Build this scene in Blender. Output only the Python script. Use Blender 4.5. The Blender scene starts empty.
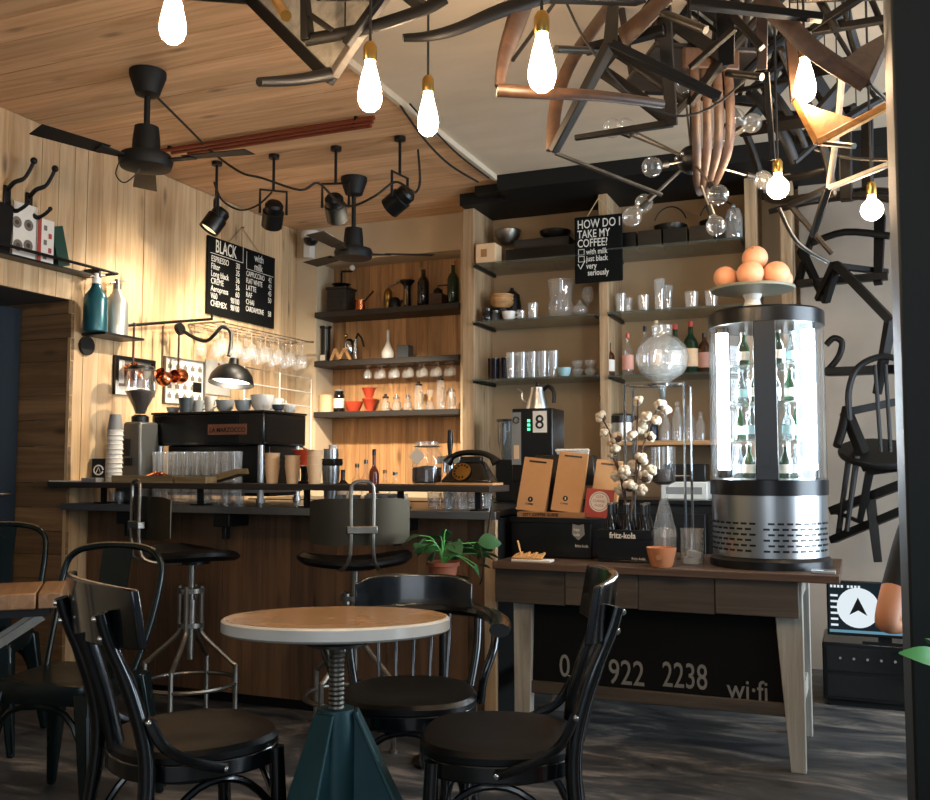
import bpy, bmesh, math, random
from mathutils import Vector, Matrix, Euler
random.seed(11)
S = bpy.context.scene
COL = S.collection
R = math.radians

# ---------------------------------------------------------------- camera
YAW, PITCH, FPX, EYE = R(22.4), R(3.9), 950.0, 1.15
cd = bpy.data.cameras.new('camera'); cam = bpy.data.objects.new('camera', cd); COL.objects.link(cam)
cam.location = (0, 0, EYE); cam.rotation_euler = (R(90) + PITCH, 0, YAW)
cd.sensor_fit = 'HORIZONTAL'; cd.sensor_width = 36; cd.lens = 36 * FPX / 930
cd.clip_start = .05
S.camera = cam
# ---------------------------------------------------------------- world and big lights
w = bpy.data.worlds.new('world'); S.world = w; w.use_nodes = True
w.node_tree.nodes['Background'].inputs[0].default_value = (.60, .78, 1, 1)
w.node_tree.nodes['Background'].inputs[1].default_value = .16
def area(name, loc, target, sx, sy, power, col):
    l = bpy.data.lights.new(name, 'AREA'); l.shape = 'RECTANGLE'; l.size = sx; l.size_y = sy; l.energy = power; l.color = col
    o = bpy.data.objects.new(name, l); COL.objects.link(o); o.location = loc
    o.rotation_euler = (Vector(target) - Vector(loc)).to_track_quat('-Z', 'Y').to_euler(); return o
area('shopfront_daylight', (3.3, 3.6, 1.5), (-.5, 3.6, 1.0), 3.0, 2.2, 330, (.72, .86, 1))
area('entrance_daylight', (.6, -2.2, 1.7), (-.8, 2.5, .8), 2.6, 2.0, 42, (.80, .90, 1))
S.view_settings.view_transform = 'Standard'; S.view_settings.look = 'None'
S.view_settings.gamma = 1; S.view_settings.use_curve_mapping = False
S.view_settings.exposure = 0.0

# ---------------------------------------------------------------- measured layout: pixel of the photograph + a known plane -> point in the room
_fw = Vector((-math.sin(YAW) * math.cos(PITCH), math.cos(YAW) * math.cos(PITCH), math.sin(PITCH)))
_rt = Vector((math.cos(YAW), math.sin(YAW), 0)); _up = _rt.cross(_fw)
def ray(x, y): return _fw + _rt * ((x - 465) / FPX) - _up * ((y - 400) / FPX)
def at(x, y, X=None, Y=None, Z=None):
    r = ray(x, y)
    t = X / r.x if X is not None else Y / r.y if Y is not None else (Z - EYE) / r.z
    return Vector((0, 0, EYE)) + r * t
def pd(x, y, d): return Vector((0, 0, EYE)) + ray(x, y) * d

# ---------------------------------------------------------------- mesh helpers
class MB:
    def __init__(s): s.v = []; s.f = []
    def add(s, vs, fs, M=None):
        o = len(s.v)
        s.v += [tuple(M @ Vector(p)) if M is not None else tuple(p) for p in vs]
        s.f += [tuple(i + o for i in f) for f in fs]; return s
    def bx(s, x0, x1, y0, y1, z0, z1, M=None):
        return s.add([(x0,y0,z0),(x1,y0,z0),(x1,y1,z0),(x0,y1,z0),(x0,y0,z1),(x1,y0,z1),(x1,y1,z1),(x0,y1,z1)],
                     [(0,3,2,1),(4,5,6,7),(0,1,5,4),(1,2,6,5),(2,3,7,6),(3,0,4,7)], M)
    def box(s, c, d, M=None):
        return s.bx(c[0]-d[0]/2, c[0]+d[0]/2, c[1]-d[1]/2, c[1]+d[1]/2, c[2]-d[2]/2, c[2]+d[2]/2, M)
    def hexa(s, p8, M=None):
        return s.add(p8, [(0,3,2,1),(4,5,6,7),(0,1,5,4),(1,2,6,5),(2,3,7,6),(3,0,4,7)], M)
    def bar(s, a, b, w, h, w2=None, h2=None, up=(0,0,1)):
        a, b = Vector(a), Vector(b); t = (b - a).normalized(); u = Vector(up)
        if abs(t.dot(u)) > .95: u = Vector((1,0,0)) if abs(t.x) < .9 else Vector((0,1,0))
        x = t.cross(u).normalized(); y = x.cross(t).normalized()
        w2 = w if w2 is None else w2; h2 = h if h2 is None else h2
        p = []
        for q, ww, hh in ((a, w, h), (b, w2, h2)):
            p += [q - x*ww/2 - y*hh/2, q + x*ww/2 - y*hh/2, q + x*ww/2 + y*hh/2, q - x*ww/2 + y*hh/2]
        return s.hexa(p)
    def tube(s, pts, r, n=8, closed=False, caps=True, M=None, asp=1.0):
        pts = [Vector(p) for p in pts]; m = len(pts)
        rs = list(r) if isinstance(r, (list, tuple)) else [r] * m
        T = []
        for i in range(m):
            a = pts[i-1] if (i > 0 or closed) else pts[i]
            b = pts[(i+1) % m] if (i < m-1 or closed) else pts[i]
            T.append((b - a).normalized())
        u = Vector((0,0,1)) if abs(T[0].z) < .9 else Vector((1,0,0))
        x = T[0].cross(u).normalized(); vs = []; fs = []
        for i in range(m):
            x = (x - T[i] * x.dot(T[i])).normalized(); y = T[i].cross(x)
            for k in range(n):
                an = 2*math.pi*k/n
                vs.append(pts[i] + (x*math.cos(an)*asp + y*math.sin(an)) * rs[i])
        for i in range(m if closed else m-1):
            j = (i+1) % m
            for k in range(n):
                l = (k+1) % n
                fs.append((i*n+k, i*n+l, j*n+l, j*n+k))
        if caps and not closed:
            fs.append(tuple(range(n-1, -1, -1))); fs.append(tuple((m-1)*n + k for k in range(n)))
        return s.add(vs, fs, M)
    def lathe(s, prof, n=20, c=(0,0,0), M=None, a0=0, a1=2*math.pi):
        full = abs(a1 - a0 - 2*math.pi) < 1e-6; cols = n if full else n + 1
        vs = []; fs = []; m = len(prof)
        for k in range(cols):
            an = a0 + (a1-a0)*k/n
            for r, z in prof: vs.append((c[0]+r*math.cos(an), c[1]+r*math.sin(an), c[2]+z))
        for k in range(n):
            l = (k+1) % cols
            for i in range(m-1):
                if prof[i][0] < 1e-6 and prof[i+1][0] < 1e-6: continue
                if prof[i][0] < 1e-6: fs.append((k*m+i, l*m+i+1, k*m+i+1))
                elif prof[i+1][0] < 1e-6: fs.append((k*m+i, l*m+i, k*m+i+1))
                else: fs.append((k*m+i, l*m+i, l*m+i+1, k*m+i+1))
        return s.add(vs, fs, M)
    def cyl(s, c, r, h, n=18, r2=None, M=None):
        r2 = r if r2 is None else r2
        return s.lathe([(0,0),(r,0),(r2,h),(0,h)], n, c, M)
    def ball(s, c, r, n=12, m=8, sz=1.0, M=None):
        return s.lathe([(r*math.sin(math.pi*i/m), -r*sz*math.cos(math.pi*i/m)) for i in range(m+1)], n, c, M)
    def prism(s, poly, h, M=None):
        n = len(poly)
        return s.add([(x,y,0) for x,y in poly] + [(x,y,h) for x,y in poly],
                     [tuple(range(n-1,-1,-1)), tuple(range(n,2*n))] + [(i,(i+1)%n,(i+1)%n+n,i+n) for i in range(n)], M)
def arc(c, r, a0, a1, n, plane='xz', ry=None):
    out = []; ry = r if ry is None else ry
    for i in range(n+1):
        a = R(a0 + (a1-a0)*i/n); p, q = r*math.cos(a), ry*math.sin(a)
        out.append({'xz': (c[0]+p, c[1], c[2]+q), 'xy': (c[0]+p, c[1]+q, c[2]), 'yz': (c[0], c[1]+p, c[2]+q)}[plane])
    return out
def smoothpath(pts, k=4):
    P = [Vector(p) for p in pts]; out = []
    for i in range(len(P)-1):
        p0, p1, p2, p3 = P[max(i-1,0)], P[i], P[i+1], P[min(i+2,len(P)-1)]
        for j in range(k):
            t = j/k
            out.append(.5*((2*p1)+(p2-p0)*t+(2*p0-5*p1+4*p2-p3)*t*t+(3*p1-p0-3*p2+p3)*t**3))
    out.append(P[-1]); return out
def mesh(name, mb, mat, smooth=True):
    me = bpy.data.meshes.new(name); me.from_pydata(mb.v, [], mb.f)
    bm = bmesh.new(); bm.from_mesh(me); bmesh.ops.recalc_face_normals(bm, faces=bm.faces); bm.to_mesh(me); bm.free()
    if smooth:
        me.polygons.foreach_set('use_smooth', [True]*len(me.polygons)); me.set_sharp_from_angle(angle=R(38))
    for m in (mat if isinstance(mat, (list, tuple)) else [mat]): me.materials.append(m)
    return me
def obj(name, mb, mat, parent=None, loc=None, rot=None, bevel=0, label=None, smooth=True):
    me = mb if isinstance(mb, bpy.types.Mesh) else mesh(name, mb, mat, smooth)
    o = bpy.data.objects.new(name, me); COL.objects.link(o); o.parent = parent
    if loc is not None: o.location = loc
    if rot is not None: o.rotation_euler = rot
    if bevel:
        b = o.modifiers.new('bevel', 'BEVEL'); b.width = bevel; b.segments = 2; b.limit_method = 'ANGLE'
    if label: o['label'] = label
    return o
def thing(name, label, cat, loc=(0,0,0), rz=0, group=None, rot=None):
    o = bpy.data.objects.new(name, None); COL.objects.link(o); o.location = loc; o.empty_display_size = .05
    o.rotation_euler = rot if rot is not None else (0,0,rz)
    return tag(o, label, cat, group)
def tag(o, label, cat, group=None):
    o['label'] = label; o['category'] = cat
    if group: o['group'] = group
    return o
def struct(name, mb, mat, parent=None, bevel=0, label=None):
    o = obj(name, mb, mat, parent, bevel=bevel)
    if parent is None:
        o['kind'] = 'structure'
        if label: o['label'] = label
    return o
KIDS = {}
def tree_copy(o, parent=None):
    c = o.copy(); COL.objects.link(c); c.parent = parent
    for ch in [k for k in bpy.data.objects if k.parent == o]: tree_copy(ch, c)
    return c
def dup(o, loc, rz=None, label=None, group=None, scale=None):
    c = tree_copy(o); c.location = loc
    if rz is not None: c.rotation_euler = (0,0,rz)
    if label: c['label'] = label
    if group: c['group'] = group
    if scale: c.scale = (scale,)*3 if not isinstance(scale, tuple) else scale
    return c
def text_mesh(txt, size, mat, depth=.0006, align='LEFT', shear=0, bold=0, sx=1):
    cu = bpy.data.curves.new('lettering', 'FONT'); cu.body = txt; cu.size = size; cu.extrude = depth; cu.align_x = align
    cu.shear = shear; cu.offset = bold; cu.resolution_u = 3
    t = bpy.data.objects.new('lettering', cu); COL.objects.link(t)
    bpy.context.view_layer.update()
    me = bpy.data.meshes.new_from_object(t.evaluated_get(bpy.context.evaluated_depsgraph_get()))
    bpy.data.objects.remove(t); bpy.data.curves.remove(cu)
    if sx != 1:
        for v in me.vertices: v.co.x *= sx
    me.materials.clear(); me.materials.append(mat); return me
def letters(txt, size, mat, parent, M, **k):
    me = text_mesh(txt, size, mat, **k); me.transform(M)
    return obj('lettering', me, mat, parent)

# ---------------------------------------------------------------- materials (all procedural)
def lin(h):
    if isinstance(h, str):
        h = h.lstrip('#'); c = [int(h[i:i+2],16)/255 for i in (0,2,4)]
        return tuple(x/12.92 if x <= .04045 else ((x+.055)/1.055)**2.4 for x in c)
    return h
def base(name):
    m = bpy.data.materials.new(name); m.use_nodes = True
    nt = m.node_tree; return m, nt, nt.nodes['Principled BSDF'], nt.links.new
def mat(name, col, rough=.5, metal=0, var=.12, scale=18, bump=0, rand=0, coat=0, spec=None, stretch=(1,1,1), emit=None, es=0, rvar=0, sss=0):
    m, nt, b, L = base(name); col = lin(col); N = nt.nodes.new
    tc = N('ShaderNodeTexCoord'); mp = N('ShaderNodeMapping'); mp.inputs['Scale'].default_value = stretch
    L(tc.outputs['Object'], mp.inputs['Vector'])
    no = N('ShaderNodeTexNoise'); no.inputs['Scale'].default_value = scale; no.inputs['Detail'].default_value = 5
    L(mp.outputs[0], no.inputs['Vector'])
    mx = N('ShaderNodeMix'); mx.data_type = 'RGBA'
    mx.inputs['A'].default_value = tuple(c*(1-var) for c in col)+(1,); mx.inputs['B'].default_value = tuple(min(1,c*(1+var)) for c in col)+(1,)
    L(no.outputs['Fac'], mx.inputs['Factor'])
    out = mx.outputs['Result']
    if rand:
        oi = N('ShaderNodeObjectInfo'); mr = N('ShaderNodeMapRange')
        mr.inputs['To Min'].default_value = 1-rand; mr.inputs['To Max'].default_value = 1+rand
        L(oi.outputs['Random'], mr.inputs['Value'])
        hs = N('ShaderNodeHueSaturation'); L(mr.outputs[0], hs.inputs['Value']); L(out, hs.inputs['Color']); out = hs.outputs[0]
    L(out, b.inputs['Base Color'])
    b.inputs['Roughness'].default_value = rough; b.inputs['Metallic'].default_value = metal
    if rvar:
        mr = N('ShaderNodeMapRange'); mr.inputs['To Min'].default_value = max(.02, rough-rvar); mr.inputs['To Max'].default_value = rough+rvar
        L(no.outputs['Fac'], mr.inputs['Value']); L(mr.outputs[0], b.inputs['Roughness'])
    if coat: b.inputs['Coat Weight'].default_value = coat; b.inputs['Coat Roughness'].default_value = .08
    if spec is not None: b.inputs['Specular IOR Level'].default_value = spec
    if bump:
        bp = N('ShaderNodeBump'); bp.inputs['Strength'].default_value = bump; bp.inputs['Distance'].default_value = .004
        L(no.outputs['Fac'], bp.inputs['Height']); L(bp.outputs[0], b.inputs['Normal'])
    if emit: b.inputs['Emission Color'].default_value = lin(emit)+(1,); b.inputs['Emission Strength'].default_value = es
    if sss: b.inputs['Subsurface Weight'].default_value = sss; b.inputs['Subsurface Radius'].default_value = (.02,.008,.005)
    return m
def wood(name, c1, c2, axis='z', rough=.55, rand=.22, knots=True, scale=1.0, bump=.25, dark=.45, coat=0):
    """grain runs along `axis` of the object; every plank object gets its own shift and shade"""
    m, nt, b, L = base(name); N = nt.nodes.new; c1, c2 = lin(c1), lin(c2)
    tc = N('ShaderNodeTexCoord'); oi = N('ShaderNodeObjectInfo')
    ad = N('ShaderNodeVectorMath'); ad.operation = 'MULTIPLY_ADD'
    L(tc.outputs['Object'], ad.inputs[0]); ad.inputs[1].default_value = (1,1,1)
    cmb = N('ShaderNodeVectorMath'); cmb.operation = 'SCALE'; cmb.inputs[0].default_value = (13.7, 7.3, 21.1); L(oi.outputs['Random'], cmb.inputs['Scale'])
    L(cmb.outputs[0], ad.inputs[2])
    mp = N('ShaderNodeMapping'); a, l = 22*scale, 1.3*scale
    mp.inputs['Scale'].default_value = {'x': (l,a,a), 'y': (a,l,a), 'z': (a,a,l)}[axis]
    L(ad.outputs[0], mp.inputs['Vector'])
    n1 = N('ShaderNodeTexNoise'); n1.inputs['Scale'].default_value = 1.0; n1.inputs['Detail'].default_value = 6; n1.inputs['Roughness'].default_value = .62; n1.inputs['Distortion'].default_value = .9
    L(mp.outputs[0], n1.inputs['Vector'])
    rp = N('ShaderNodeValToRGB'); e = rp.color_ramp.elements
    e[0].position = .30; e[0].color = c2+(1,); e[1].position = .66; e[1].color = c1+(1,)
    L(n1.outputs['Fac'], rp.inputs['Fac']); out = rp.outputs[0]
    if knots:
        mp2 = N('ShaderNodeMapping'); k, q = 7*scale, 2.2*scale
        mp2.inputs['Scale'].default_value = {'x': (q,k,k), 'y': (k,q,k), 'z': (k,k,q)}[axis]; L(ad.outputs[0], mp2.inputs['Vector'])
        vo = N('ShaderNodeTexVoronoi'); vo.inputs['Scale'].default_value = 1.0; L(mp2.outputs[0], vo.inputs['Vector'])
        r2 = N('ShaderNodeMapRange'); r2.inputs['From Min'].default_value = .04; r2.inputs['From Max'].default_value = .16
        r2.inputs['To Min'].default_value = dark; r2.inputs['To Max'].default_value = 1; L(vo.outputs['Distance'], r2.inputs['Value'])
        h = N('ShaderNodeHueSaturation'); L(r2.outputs[0], h.inputs['Value']); L(out, h.inputs['Color']); out = h.outputs[0]
    mr = N('ShaderNodeMapRange'); mr.inputs['To Min'].default_value = 1-rand; mr.inputs['To Max'].default_value = 1+rand*.7; L(oi.outputs['Random'], mr.inputs['Value'])
    hs = N('ShaderNodeHueSaturation'); L(mr.outputs[0], hs.inputs['Value']); L(out, hs.inputs['Color'])
    L(hs.outputs[0], b.inputs['Base Color']); b.inputs['Roughness'].default_value = rough
    if coat: b.inputs['Coat Weight'].default_value = coat
    bp = N('ShaderNodeBump'); bp.inputs['Strength'].default_value = bump; bp.inputs['Distance'].default_value = .003
    L(n1.outputs['Fac'], bp.inputs['Height']); L(bp.outputs[0], b.inputs['Normal'])
    return m
def glass(name, tint=(1,1,1), refl=.12, rough=.03, dens=0.06, body=(.8,.85,.85)):
    m, nt, b, L = base(name); N = nt.nodes.new; nt.nodes.remove(b)
    out = [n for n in nt.nodes if n.type == 'OUTPUT_MATERIAL'][0]
    tr = N('ShaderNodeBsdfTransparent'); tr.inputs[0].default_value = tuple(tint)+(1,)
    gl = N('ShaderNodeBsdfGlossy'); gl.inputs['Roughness'].default_value = rough
    df = N('ShaderNodeBsdfDiffuse'); df.inputs[0].default_value = tuple(body)+(1,)
    fr = N('ShaderNodeLayerWeight'); fr.inputs['Blend'].default_value = .5
    pw = N('ShaderNodeMath'); pw.operation = 'POWER'; pw.inputs[1].default_value = 3.2; L(fr.outputs['Facing'], pw.inputs[0])
    ml = N('ShaderNodeMath'); ml.operation = 'MULTIPLY'; ml.inputs[1].default_value = .8; L(pw.outputs[0], ml.inputs[0])
    ad = N('ShaderNodeMath'); ad.inputs[1].default_value = .02 + refl*.5; L(ml.outputs[0], ad.inputs[0]); ad.use_clamp = True
    m1 = N('ShaderNodeMixShader'); m1.inputs[0].default_value = dens; L(tr.outputs[0], m1.inputs[1]); L(df.outputs[0], m1.inputs[2])
    m2 = N('ShaderNodeMixShader'); L(ad.outputs[0], m2.inputs[0]); L(m1.outputs[0], m2.inputs[1]); L(gl.outputs[0], m2.inputs[2])
    L(m2.outputs[0], out.inputs['Surface']); return m
def emis(name, col, s):
    m, nt, b, L = base(name); nt.nodes.remove(b)
    out = [n for n in nt.nodes if n.type == 'OUTPUT_MATERIAL'][0]
    e = nt.nodes.new('ShaderNodeEmission'); e.inputs[0].default_value = tuple(col)+(1,); e.inputs[1].default_value = s
    L(e.outputs[0], out.inputs['Surface']); return m

W_WALL = wood('wall_planks', '#d6b88f', '#b18c60', 'z', rand=.16)
W_NICHE = wood('niche_planks', '#c79a69', '#95673f', 'z', rand=.25)
W_CEIL = wood('ceiling_planks', '#e0b88f', '#b98b60', 'x', rand=.18, rough=.5)
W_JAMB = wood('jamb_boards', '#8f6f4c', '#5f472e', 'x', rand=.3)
W_COUNT = wood('counter_planks', '#6f5137', '#493323', 'z', rand=.25)
W_POST = wood('post_board', '#b79a77', '#7f6548', 'z', rand=.12)
W_DARKSHELF = wood('dark_shelf_board', '#2e2823', '#191512', 'x', rand=.1, knots=False)
W_BENCH = wood('bench_boards', '#54483a', '#332a21', 'x', rand=.18)
W_LEG = wood('bench_leg_boards', '#a8a295', '#787165', 'z', rand=.1)
W_BTOP = wood('bench_top_board', '#5a4231', '#35261c', 'x', rand=.1)
W_TABLE = wood('table_top_boards', '#a87f58', '#7c5a3b', 'y', rand=.12, rough=.4)
W_TRAY = wood('tray_board', '#97825f', '#6d5c42', 'x', rand=.15)
W_LIGHT = wood('light_board', '#c89a66', '#a4764a', 'x', rand=.1)
W_BROWN = wood('chair_brown', '#4d3422', '#2f1f16', 'y', rand=.15, rough=.5, knots=False)
W_HONEY = wood('chair_honey', '#c08a4e', '#94632f', 'y', rand=.1, rough=.4, knots=False)
W_DARKCH = wood('chair_dark', '#2b241d', '#15110d', 'z', rand=.3, rough=.38, knots=False)
PLASTER = mat('plaster', '#c2b093', .85, var=.14, scale=5, bump=.15)
TANWALL = mat('shelf_wall_plaster', '#a08768', .85, var=.18, scale=4, bump=.15)
CONC = mat('concrete_ceiling', '#cbb9a0', .8, var=.22, scale=2.2, bump=.2, stretch=(1,2.5,1))
CONCWALL = mat('concrete_wall', '#8f8172', .85, var=.3, scale=2.6, bump=.25)
BLACKP = mat('black_paint', '#0b0c0c', .6, var=.2, spec=.3)
PILLAR = mat('pillar_paint', '#171d1f', .6, var=.12, scale=6, spec=.35)
NAVY = mat('navy_door_paint', '#0d1b26', .5, var=.1)
BLACKG = mat('black_lacquer', '#07090a', .22, var=.25, scale=30, coat=.6, rvar=.08)
BLACKS = mat('black_metal', '#0c0d0d', .42, .3, var=.2, scale=30)
BLACKPL = mat('black_plastic', '#0a0b0c', .3, var=.15)
VINYL = mat('black_vinyl', '#050505', .42, var=.2, scale=60, bump=.08, spec=.32)
STEEL = mat('brushed_steel', '#b9bcbd', .3, 1, var=.1, scale=60, stretch=(1,1,.05), rvar=.06)
DSTEEL = mat('worn_steel', '#8a857c', .38, 1, var=.3, scale=25, rvar=.1)
GUN = mat('gunmetal', '#43413d', .38, .9, var=.25, scale=20, rvar=.1)
CHROME = mat('chrome', '#d5d8da', .12, 1, var=.05)
COPPER = mat('copper', '#c07048', .25, 1, var=.15)
BRASS = mat('brass', '#b08d4d', .3, 1, var=.15)
ZINC = mat('zinc_edge', '#6e7174', .4, .8, var=.15)
TOLIX = mat('painted_sheet_steel', '#101c1d', .25, .4, var=.3, scale=14, rvar=.08)
WORN = mat('bare_worn_edge', '#b3a68f', .35, .9, var=.3, scale=60)
TEALI = mat('teal_cast_iron', '#22474c', .45, .3, var=.4, scale=9, bump=.2, rvar=.1)
MARBLE = mat('marble', '#d9d5cc', .22, var=.16, scale=7, rvar=.04)
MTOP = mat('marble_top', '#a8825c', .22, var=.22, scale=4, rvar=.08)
GLASS = glass('clear_glass', dens=.025, refl=.1)
GLASSB = glass('bright_glass', refl=.18, dens=.12, body=(.9,.92,.9))
GSHELF = glass('shelf_glass', tint=(.80,.88,.85), refl=.05, dens=.16, body=(.25,.3,.28))
GGREEN = glass('green_glass', tint=(.08,.28,.12), refl=.08, dens=.35, body=(.02,.06,.03))
GDARK = glass('dark_glass', tint=(.05,.04,.03), refl=.08, dens=.55, body=(.012,.012,.012))
GAMBER = glass('amber_glass', tint=(.45,.18,.04), refl=.08, dens=.4, body=(.10,.04,.015))
GSMOKE = glass('smoke_glass', tint=(.5,.55,.56), refl=.1, dens=.25, body=(.2,.22,.23))
CERW = mat('white_ceramic', '#d9d6cf', .25, var=.05)
CERG = mat('grey_ceramic', '#8f979c', .3, var=.08)
CERD = mat('slate_ceramic', '#3c454c', .35, var=.1)
CERR = mat('red_ceramic', '#b8452c', .28, var=.08)
CERB = mat('pale_blue_ceramic', '#8fb3ba', .3, var=.06)
PAPER = mat('white_paper', '#d8d2c6', .75, var=.05)
PAPERD = mat('printed_grey', '#6d675d', .8, var=.1)
CREAM = mat('cream_paper', '#d8b68f', .75, var=.05)
KRAFT = mat('kraft_paper', '#c08f5f', .75, var=.08, scale=40)
KRAFTD = mat('dark_kraft', '#9c6e45', .8, var=.08)  # a darker kraft brown of its own, for ledge, roll core and prints
REDCARD = mat('red_card', '#a5382e', .6, var=.06)
CHALKB = mat('chalkboard', '#0a0b0a', .8, var=.35, scale=3, spec=.15)
CHALK = mat('chalk', '#d6d3c9', .9, var=.1)
CHALKD = mat('faded_chalk', '#77756e', .9, var=.15, scale=80)
LEAF = mat('leaf_green', '#27552f', .42, var=.35, scale=9, rand=.25)
LEAFL = mat('bright_leaf', '#4f9a4c', .4, var=.25, scale=9)
TERRA = mat('terracotta', '#8a4a30', .7, var=.15)
SOIL = mat('soil', '#1c130c', .9)
COTTON = mat('cotton_boll', '#c0b29d', .95, var=.12, scale=40, bump=.4)
TWIG = mat('twig', '#4a3524', .8)
EGG = mat('egg_shell', '#d99c74', .5, var=.08, rand=.14)
BEANS = mat('coffee_beans', '#22130a', .45, var=.5, scale=120, bump=.9)
SKIN = mat('skin', '#b9805f', .5, var=.06, sss=.1)
CLOTH = mat('black_cloth', '#0b0b0c', .9, var=.15, scale=90, bump=.1)
HAIR = mat('dark_hair', '#1b120c', .5, var=.3, scale=60, stretch=(1,1,.1))
TEALB = mat('teal_bottle_paint', '#1f5560', .28, .35, var=.08)
SILB = mat('silver_bottle_paint', '#b7bab6', .32, .7, var=.06)
WHITEP = mat('white_plastic', '#d6d3ca', .4, var=.04)
GREYP = mat('grey_plastic', '#7c7d7b', .45, var=.06)
CORD = mat('cord', '#17130f', .7)
ROPE = mat('rope', '#b59a73', .9)
CORK = mat('cork', '#b88a58', .9, var=.2)
BREADW = mat('wooden_stirrers', '#c9955c', .7, var=.15)
BULB = emis('glowing_bulb', (1, .70, .42), 190)
LEDW = emis('cool_led_tube', (.80, .92, 1), 90)
SPOTL = emis('lit_spot_lens', (1, .86, .65), 14)
LAMPIN = emis('lit_lamp_bulb', (1, .86, .66), 8)
SCREEN = emis('screen_white', (.85, .95, 1), .9)
SCREENB = emis('screen_blue', (.25, .55, .75), .5)
GREENLED = emis('green_led', (.1, 1, .45), 2)
# ================================================================= THE ROOM
XL, YB, ZC = -3.73, 5.84, 2.85
YJ = 3.72            # right jamb of the doorway in the left wall
XE = -1.96           # where the boarded ceiling ends
def floor_mat():
    m, nt, b, L = base('worn_dark_floor'); N = nt.nodes.new
    tc = N('ShaderNodeTexCoord'); mp = N('ShaderNodeMapping'); mp.inputs['Scale'].default_value = (.9, 2.6, 1); mp.inputs['Rotation'].default_value = (0,0,R(14))
    L(tc.outputs['Object'], mp.inputs[0])
    n = N('ShaderNodeTexNoise'); n.inputs['Scale'].default_value = 2.4; n.inputs['Detail'].default_value = 9; n.inputs['Roughness'].default_value = .68; n.inputs['Distortion'].default_value = .8
    L(mp.outputs[0], n.inputs['Vector'])
    rp = N('ShaderNodeValToRGB'); e = rp.color_ramp.elements
    e[0].position = .38; e[0].color = lin('#22262a')+(1,); e[1].position = .68; e[1].color = lin('#8b8176')+(1,)
    x = rp.color_ramp.elements.new(.52); x.color = lin('#454443')+(1,)
    L(n.outputs['Fac'], rp.inputs[0]); L(rp.outputs[0], b.inputs['Base Color'])
    mr = N('ShaderNodeMapRange'); mr.inputs['To Min'].default_value = .35; mr.inputs['To Max'].default_value = .6; L(n.outputs['Fac'], mr.inputs[0]); L(mr.outputs[0], b.inputs['Roughness'])
    bp = N('ShaderNodeBump'); bp.inputs['Strength'].default_value = .25; bp.inputs['Distance'].default_value = .01; L(n.outputs['Fac'], bp.inputs['Height']); L(bp.outputs[0], b.inputs['Normal'])
    return m
struct('floor', MB().bx(-4.6, 3.4, -2.6, 6.3, -.1, 0), floor_mat())
# ---- left wall with its doorway
wl = struct('wall_left', MB().bx(XL-.25, XL-.02, YJ+.02, 6.3, 0, 3.0).bx(XL-.25, XL-.02, -2.5, 2.4, 0, 3.0).bx(XL-.25, XL-.02, 2.4, YJ+.02, 2.03, 3.0), PLASTER)
y = 2.3
while y < YB - .01:
    wd = random.uniform(.085, .135)
    y1 = min(y + wd, YB)
    if y < YJ < y1 + .05: y1 = YJ
    z0 = 2.0 if y1 <= YJ + .001 else 0.0
    obj('plank', MB().bx(-.02, 0, -(y1-y)/2 + .0012, (y1-y)/2 - .0012, z0, ZC), W_WALL, wl, loc=(XL + random.uniform(-.003, .002), (y+y1)/2, 0), smooth=False)
    y = y1
# doorway: boarded jamb, soffit and navy door
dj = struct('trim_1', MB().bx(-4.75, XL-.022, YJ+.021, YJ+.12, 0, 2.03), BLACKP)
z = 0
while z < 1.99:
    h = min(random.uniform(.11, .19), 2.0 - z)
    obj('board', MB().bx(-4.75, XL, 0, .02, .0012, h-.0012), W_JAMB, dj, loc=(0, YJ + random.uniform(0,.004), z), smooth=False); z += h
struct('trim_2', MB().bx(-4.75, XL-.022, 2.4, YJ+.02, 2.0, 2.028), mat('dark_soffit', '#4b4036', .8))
xd = at(20, 400, Y=YJ).x
dr = struct('door_1', MB().bx(xd-.06, xd, 2.5, YJ-.01, .005, 1.97), NAVY)
obj('door_panel', MB().bx(xd, xd+.012, 2.62, YJ-.14, .2, .95).bx(xd, xd+.012, 2.62, YJ-.14, 1.08, 1.84), NAVY, dr, bevel=.004)
obj('door_handle', MB().tube([(xd, YJ-.09, 1.0), (xd+.05, YJ-.09, 1.0), (xd+.05, YJ-.2, 1.0)], .009), DSTEEL, dr)
# ---- boarded ceiling
ce = struct('ceiling', MB().bx(-4.6, XE, -2.5, 6.3, ZC+.02, ZC+.12), BLACKP)
y = 1.2
while y < YB - .01:
    wd = random.uniform(.10, .16); y1 = min(y + wd, YB)
    obj('plank', MB().bx(XL, XE, -(y1-y)/2+.0015, (y1-y)/2-.0015, 0, .02), W_CEIL, ce, loc=(0, (y+y1)/2, ZC + random.uniform(0, .003)), smooth=False)
    y = y1
struct('trim_3', MB().bx(XE, XE+.022, -1, 5.24, ZC-.012, ZC+.03), mat('pale_edge_strip', '#c3b49c', .6))
c2 = struct('ceiling_concrete', MB().bx(XE+.022, 3.4, -2.5, 6.3, ZC+.02, ZC+.12), CONC)
struct('ceiling_soffit', MB().bx(XE+.022, .65, 5.2, YB, 2.775, ZC+.019).bx(-2.27, XE+.022, 5.42, YB, 2.775, ZC-.001).bx(-2.12, XE+.022, 5.3, 5.42, 2.80, ZC-.001), BLACKP)
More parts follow.
